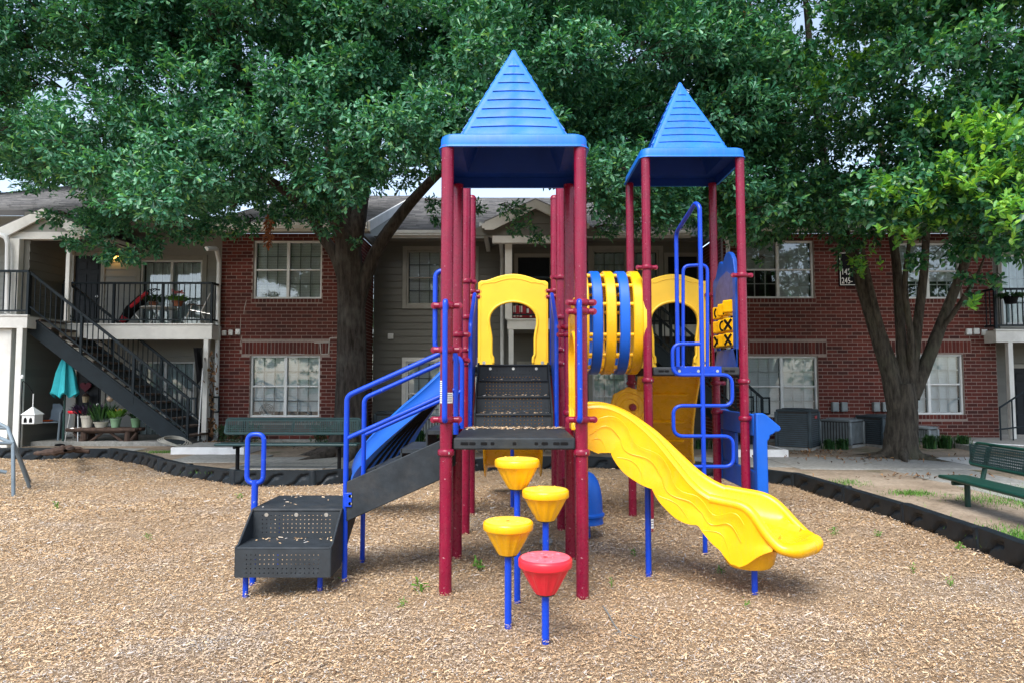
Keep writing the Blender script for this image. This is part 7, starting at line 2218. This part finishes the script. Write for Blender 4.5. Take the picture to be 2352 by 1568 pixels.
# thin dry stick on the chips
sk = thing('fallen_stick', 'thin grey stick lying on the chips to the right of the front right post', 'stick', tuple(G(1430, 1440)))
pp = [G(1385, 1390, .012), G(1398, 1410, .02), G(1410, 1432, .022), G(1425, 1450, .02), G(1450, 1458, .02), G(1490, 1475, .015)]
MB().tube(catmull([tuple(q) for q in pp], 24), [0.0045] * 16 + [0.003] * 8, 6).build('branch', ACGREY, sk)
MB().tube([pp[3], G(1405, 1455, .015)], [.003, .0015], 5).build('twig', ACGREY, sk)
tag(MB().lathe([(0.0, 0.0), (0.05, 0.005), (0.065, 0.03), (0.05, 0.06), (0.0, 0.07)], G(1254, 1250), 10).build('stone', M('grey_stone', (0.25, 0.25, 0.24), 0.9, bmp=.6, bscale=30)), 'fist sized grey stone lying between the deck posts', 'stone')

# the wood behind the viewer, which the window panes mirror
def far_wood():
    r = np.random.default_rng(404)
    nb = 380
    bx = r.uniform(-34, 34, nb); by = r.uniform(-26, -17, nb); bz = 1.0 + 9.5 * r.uniform(0, 1, nb) ** 0.9
    top = 5.0 + 2.0 * np.sin(bx * .35) + 1.5 * np.sin(bx * .9 + 1)
    k = bz < top
    c = np.stack([bx, by, bz], 1)[k]
    n2 = 330; b2 = np.stack([r.uniform(-62, 62, n2), r.uniform(34, 42, n2), r.uniform(.8, 6.5, n2)], 1)
    c = np.concatenate([c, b2])
    C, A = [], []
    for q in c:
        s, a = clump_sprays(q, r.uniform(.9, 1.7) * (1.5 if q[1] > 0 else 1), 26, r, .7)
        C.append(s); A.append(a)
    V, Fq = leaves(np.concatenate(C), np.concatenate(A), 6, .42, .21, r, simple=True)
    o = np_mesh('far_wood', V, Fq, OAKLEAF); tag(o, 'distant line of trees around the grounds, mirrored in the panes', 'trees', kind='stuff')
far_wood()
# ------------------------------------------------------------------ loose cover
def chips():
    r = np.random.default_rng(99)
    xs, ys = [], []
    for (y0, y1, dens) in ((2.6, 4.6, 9500), (4.6, 6.6, 6500), (6.6, 9.0, 3300), (9.0, 13.6, 1500)):
        hw = y1 * 0.80 + 0.3
        n = int(2 * hw * (y1 - y0) * dens)
        x = r.uniform(-hw, hw, n); y = r.uniform(y0, y1, n)
        k = in_mulch(x, y)
        xs.append(x[k]); ys.append(y[k])
    x = np.concatenate(xs); y = np.concatenate(ys); n = len(x)
    z = mulch_z(x, y) + 0.003 + np.abs(r.normal(0, 0.007, n))
    big = r.random(n) < 0.06
    l = np.where(big, r.uniform(.024, .05, n), r.uniform(.007, .020, n)); w = np.where(big, r.uniform(.005, .011, n), r.uniform(.003, .0067, n))
    l *= np.clip(y / 5.5, .92, 1.5); w *= np.clip(y / 5.5, .92, 1.6)
    a = r.uniform(0, math.pi, n); tl = r.normal(0, .22, n); ro = r.normal(0, .30, n)
    d = np.stack([np.cos(a) * np.cos(tl), np.sin(a) * np.cos(tl), np.sin(tl)], 1)
    s = np.stack([-np.sin(a) * np.cos(ro), np.cos(a) * np.cos(ro), np.sin(ro)], 1)
    nn = np.cross(d, s)
    c = np.stack([x, y, z], 1)
    hl, hw_ = (d * l[:, None] / 2), (s * w[:, None] / 2)
    skew = hl * r.uniform(-.5, .5, n)[:, None]
    th = nn * (w * r.uniform(.12, .35, n))[:, None]
    V = np.stack([c - hl - hw_, c + hl - hw_ * .6 + skew * .3, c + hl * .9 + hw_ + skew * .2, c - hl * .85 + hw_ + th], 1).reshape(-1, 3)
    Fq = np.arange(n)[:, None] * 4 + np.arange(4)[None]
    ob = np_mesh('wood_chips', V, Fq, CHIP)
    tag(ob, 'tan and grey wood chips covering the play area', 'wood chips', kind='stuff')
chips()
def chips_on(label, x0, x1, y0, y1, z, n, seed, edge=False):
    """chips kicked onto a deck or tread"""
    r = np.random.default_rng(seed)
    x = r.uniform(x0, x1, n); y = (y1 - np.abs(r.normal(0, (y1 - y0) * .35, n))) if edge else r.uniform(y0, y1, n)
    y = np.clip(y, y0, y1)
    l = r.uniform(.012, .035, n); w = r.uniform(.004, .009, n); a = r.uniform(0, 3.14, n)
    d = np.stack([np.cos(a), np.sin(a), r.normal(0, .15, n)], 1); s = np.stack([-np.sin(a), np.cos(a), r.normal(0, .3, n)], 1)
    c = np.stack([x, y, z + np.abs(r.normal(.004, .004, n))], 1)
    V = np.stack([c - d * l[:, None] / 2 - s * w[:, None] / 2, c + d * l[:, None] / 2 - s * w[:, None] / 2, c + d * l[:, None] / 2 + s * w[:, None] / 2, c - d * l[:, None] / 2 + s * w[:, None] / 2, c + np.array([0, 0, .004])], 1).reshape(-1, 3)
    o = np.arange(n)[:, None] * 5
    Fq = np.concatenate([np.concatenate([o, o + 1, o + 4], 1), np.concatenate([o + 1, o + 2, o + 4], 1), np.concatenate([o + 2, o + 3, o + 4], 1), np.concatenate([o + 3, o, o + 4], 1)], 0)
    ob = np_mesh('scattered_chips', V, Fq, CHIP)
    tag(ob, label, 'wood chips', kind='stuff')
chips_on('wood chips heaped at the back of the front deck', -0.39, 0.44, 5.66, 5.96, Z1, 330, 1, True)
for k in range(3): chips_on(('few chips along the first inner tread', 'few chips along the second inner tread', 'few chips along the third inner tread')[k], -0.28, 0.32, 5.97 + .22 * k, 6.18 + .22 * k, zs[k + 1] + .004, (45, 36, 12)[k], 5 + k, False)
chips_on('loose chips on the lower tread of the grey steps', -1.88, -1.28, 4.88, 5.15, 0.360, 34, 11, True)
chips_on('loose chips on the grey step platform', -1.88, -1.27, 5.18, 5.7, 0.572, 14, 12)
# lawn at the right edge and tufts on the dirt
def tufts(name, label, spots, h, mat, seed):
    r = np.random.default_rng(seed)
    V, Fq, off = [], [], 0
    for (x, y, rx, ry, n) in spots:
        q = r.normal(0, .5, (n, 2)); cx = x + q[:, 0] * rx; cy = y + q[:, 1] * ry
        a = r.uniform(0, 6.28, n); l = h * r.uniform(.4, 1.2, n)
        b = np.stack([cx, cy, np.full(n, ZO)], 1); d = np.stack([np.cos(a), np.sin(a), np.zeros(n)], 1); s = np.stack([-d[:, 1], d[:, 0], d[:, 2]], 1) * .004
        t = b + d * (l * r.uniform(.2, .9, n))[:, None] + np.array([0, 0, 1]) * l[:, None]
        V.append(np.stack([b - s, b + s, t], 1).reshape(-1, 3)); Fq.append(np.arange(n * 3).reshape(-1, 3) + off); off += 3 * n
    o = np_mesh(name, np.concatenate(V), np.concatenate(Fq), mat); tag(o, label, 'grass', kind='stuff')
tufts('lawn', 'bright green grass beyond the edging at the right', [(4.62, 5.85, .30, .45, 5000), (4.66, 5.3, .3, .6, 5000), (4.9, 4.9, .5, .8, 4000)], .05, LAWN, 3)
tufts('grass', 'thin grass tufts on the bare dirt', [(5.0, 8.6, .25, .2, 700), (5.6, 8.1, .5, .4, 600), (5.9, 7.4, .3, .9, 900), (4.7, 6.2, .4, .6, 700), (6.4, 8.8, .5, .4, 600), (5.5, 6.3, .4, .5, 900), (-6.9, 13.6, .3, .2, 500), (-3.6, 10.55, 1.0, .12, 900), (7.6, 8.6, .8, .8, 900), (4.6, 9.5, .3, .3, 300)], .045, LAWN, 4)
def litter():
    r = np.random.default_rng(8)
    spots = [(xat(620, 14.6), 14.7, 1.3, .35, 300), (xat(515, 15.2), 15.3, .5, .2, 120), (xat(1850, 13.6), 13.4, 1.0, .4, 120), (xat(2000, 12.4), 12.2, 1.8, .6, 160), (xat(1300, 13), 13.6, 2.5, .6, 200), (6.0, 10.0, 1.4, .25, 60), (xat(850, 13.5), 13.3, .8, .4, 120), (xat(960, 14), 14.2, .9, .5, 160)]
    C = []
    for (x, y, rx, ry, n) in spots: C.append(np.stack([r.normal(x, rx * .5, n), r.normal(y, ry * .5, n), np.full(n, ZO + .015)], 1))
    c = np.concatenate(C)
    a = unit(r.normal(0, 1, (len(c), 3)) + np.array([0, 0, 1.2]))
    V, Fq = leaves(c, a, 1, .075, .034, r, True, stem=0.0)
    o = np_mesh('fallen_leaves', V, Fq, DRYLEAF); tag(o, 'dry brown leaves lying under the trees', 'leaf litter', kind='stuff')
litter()
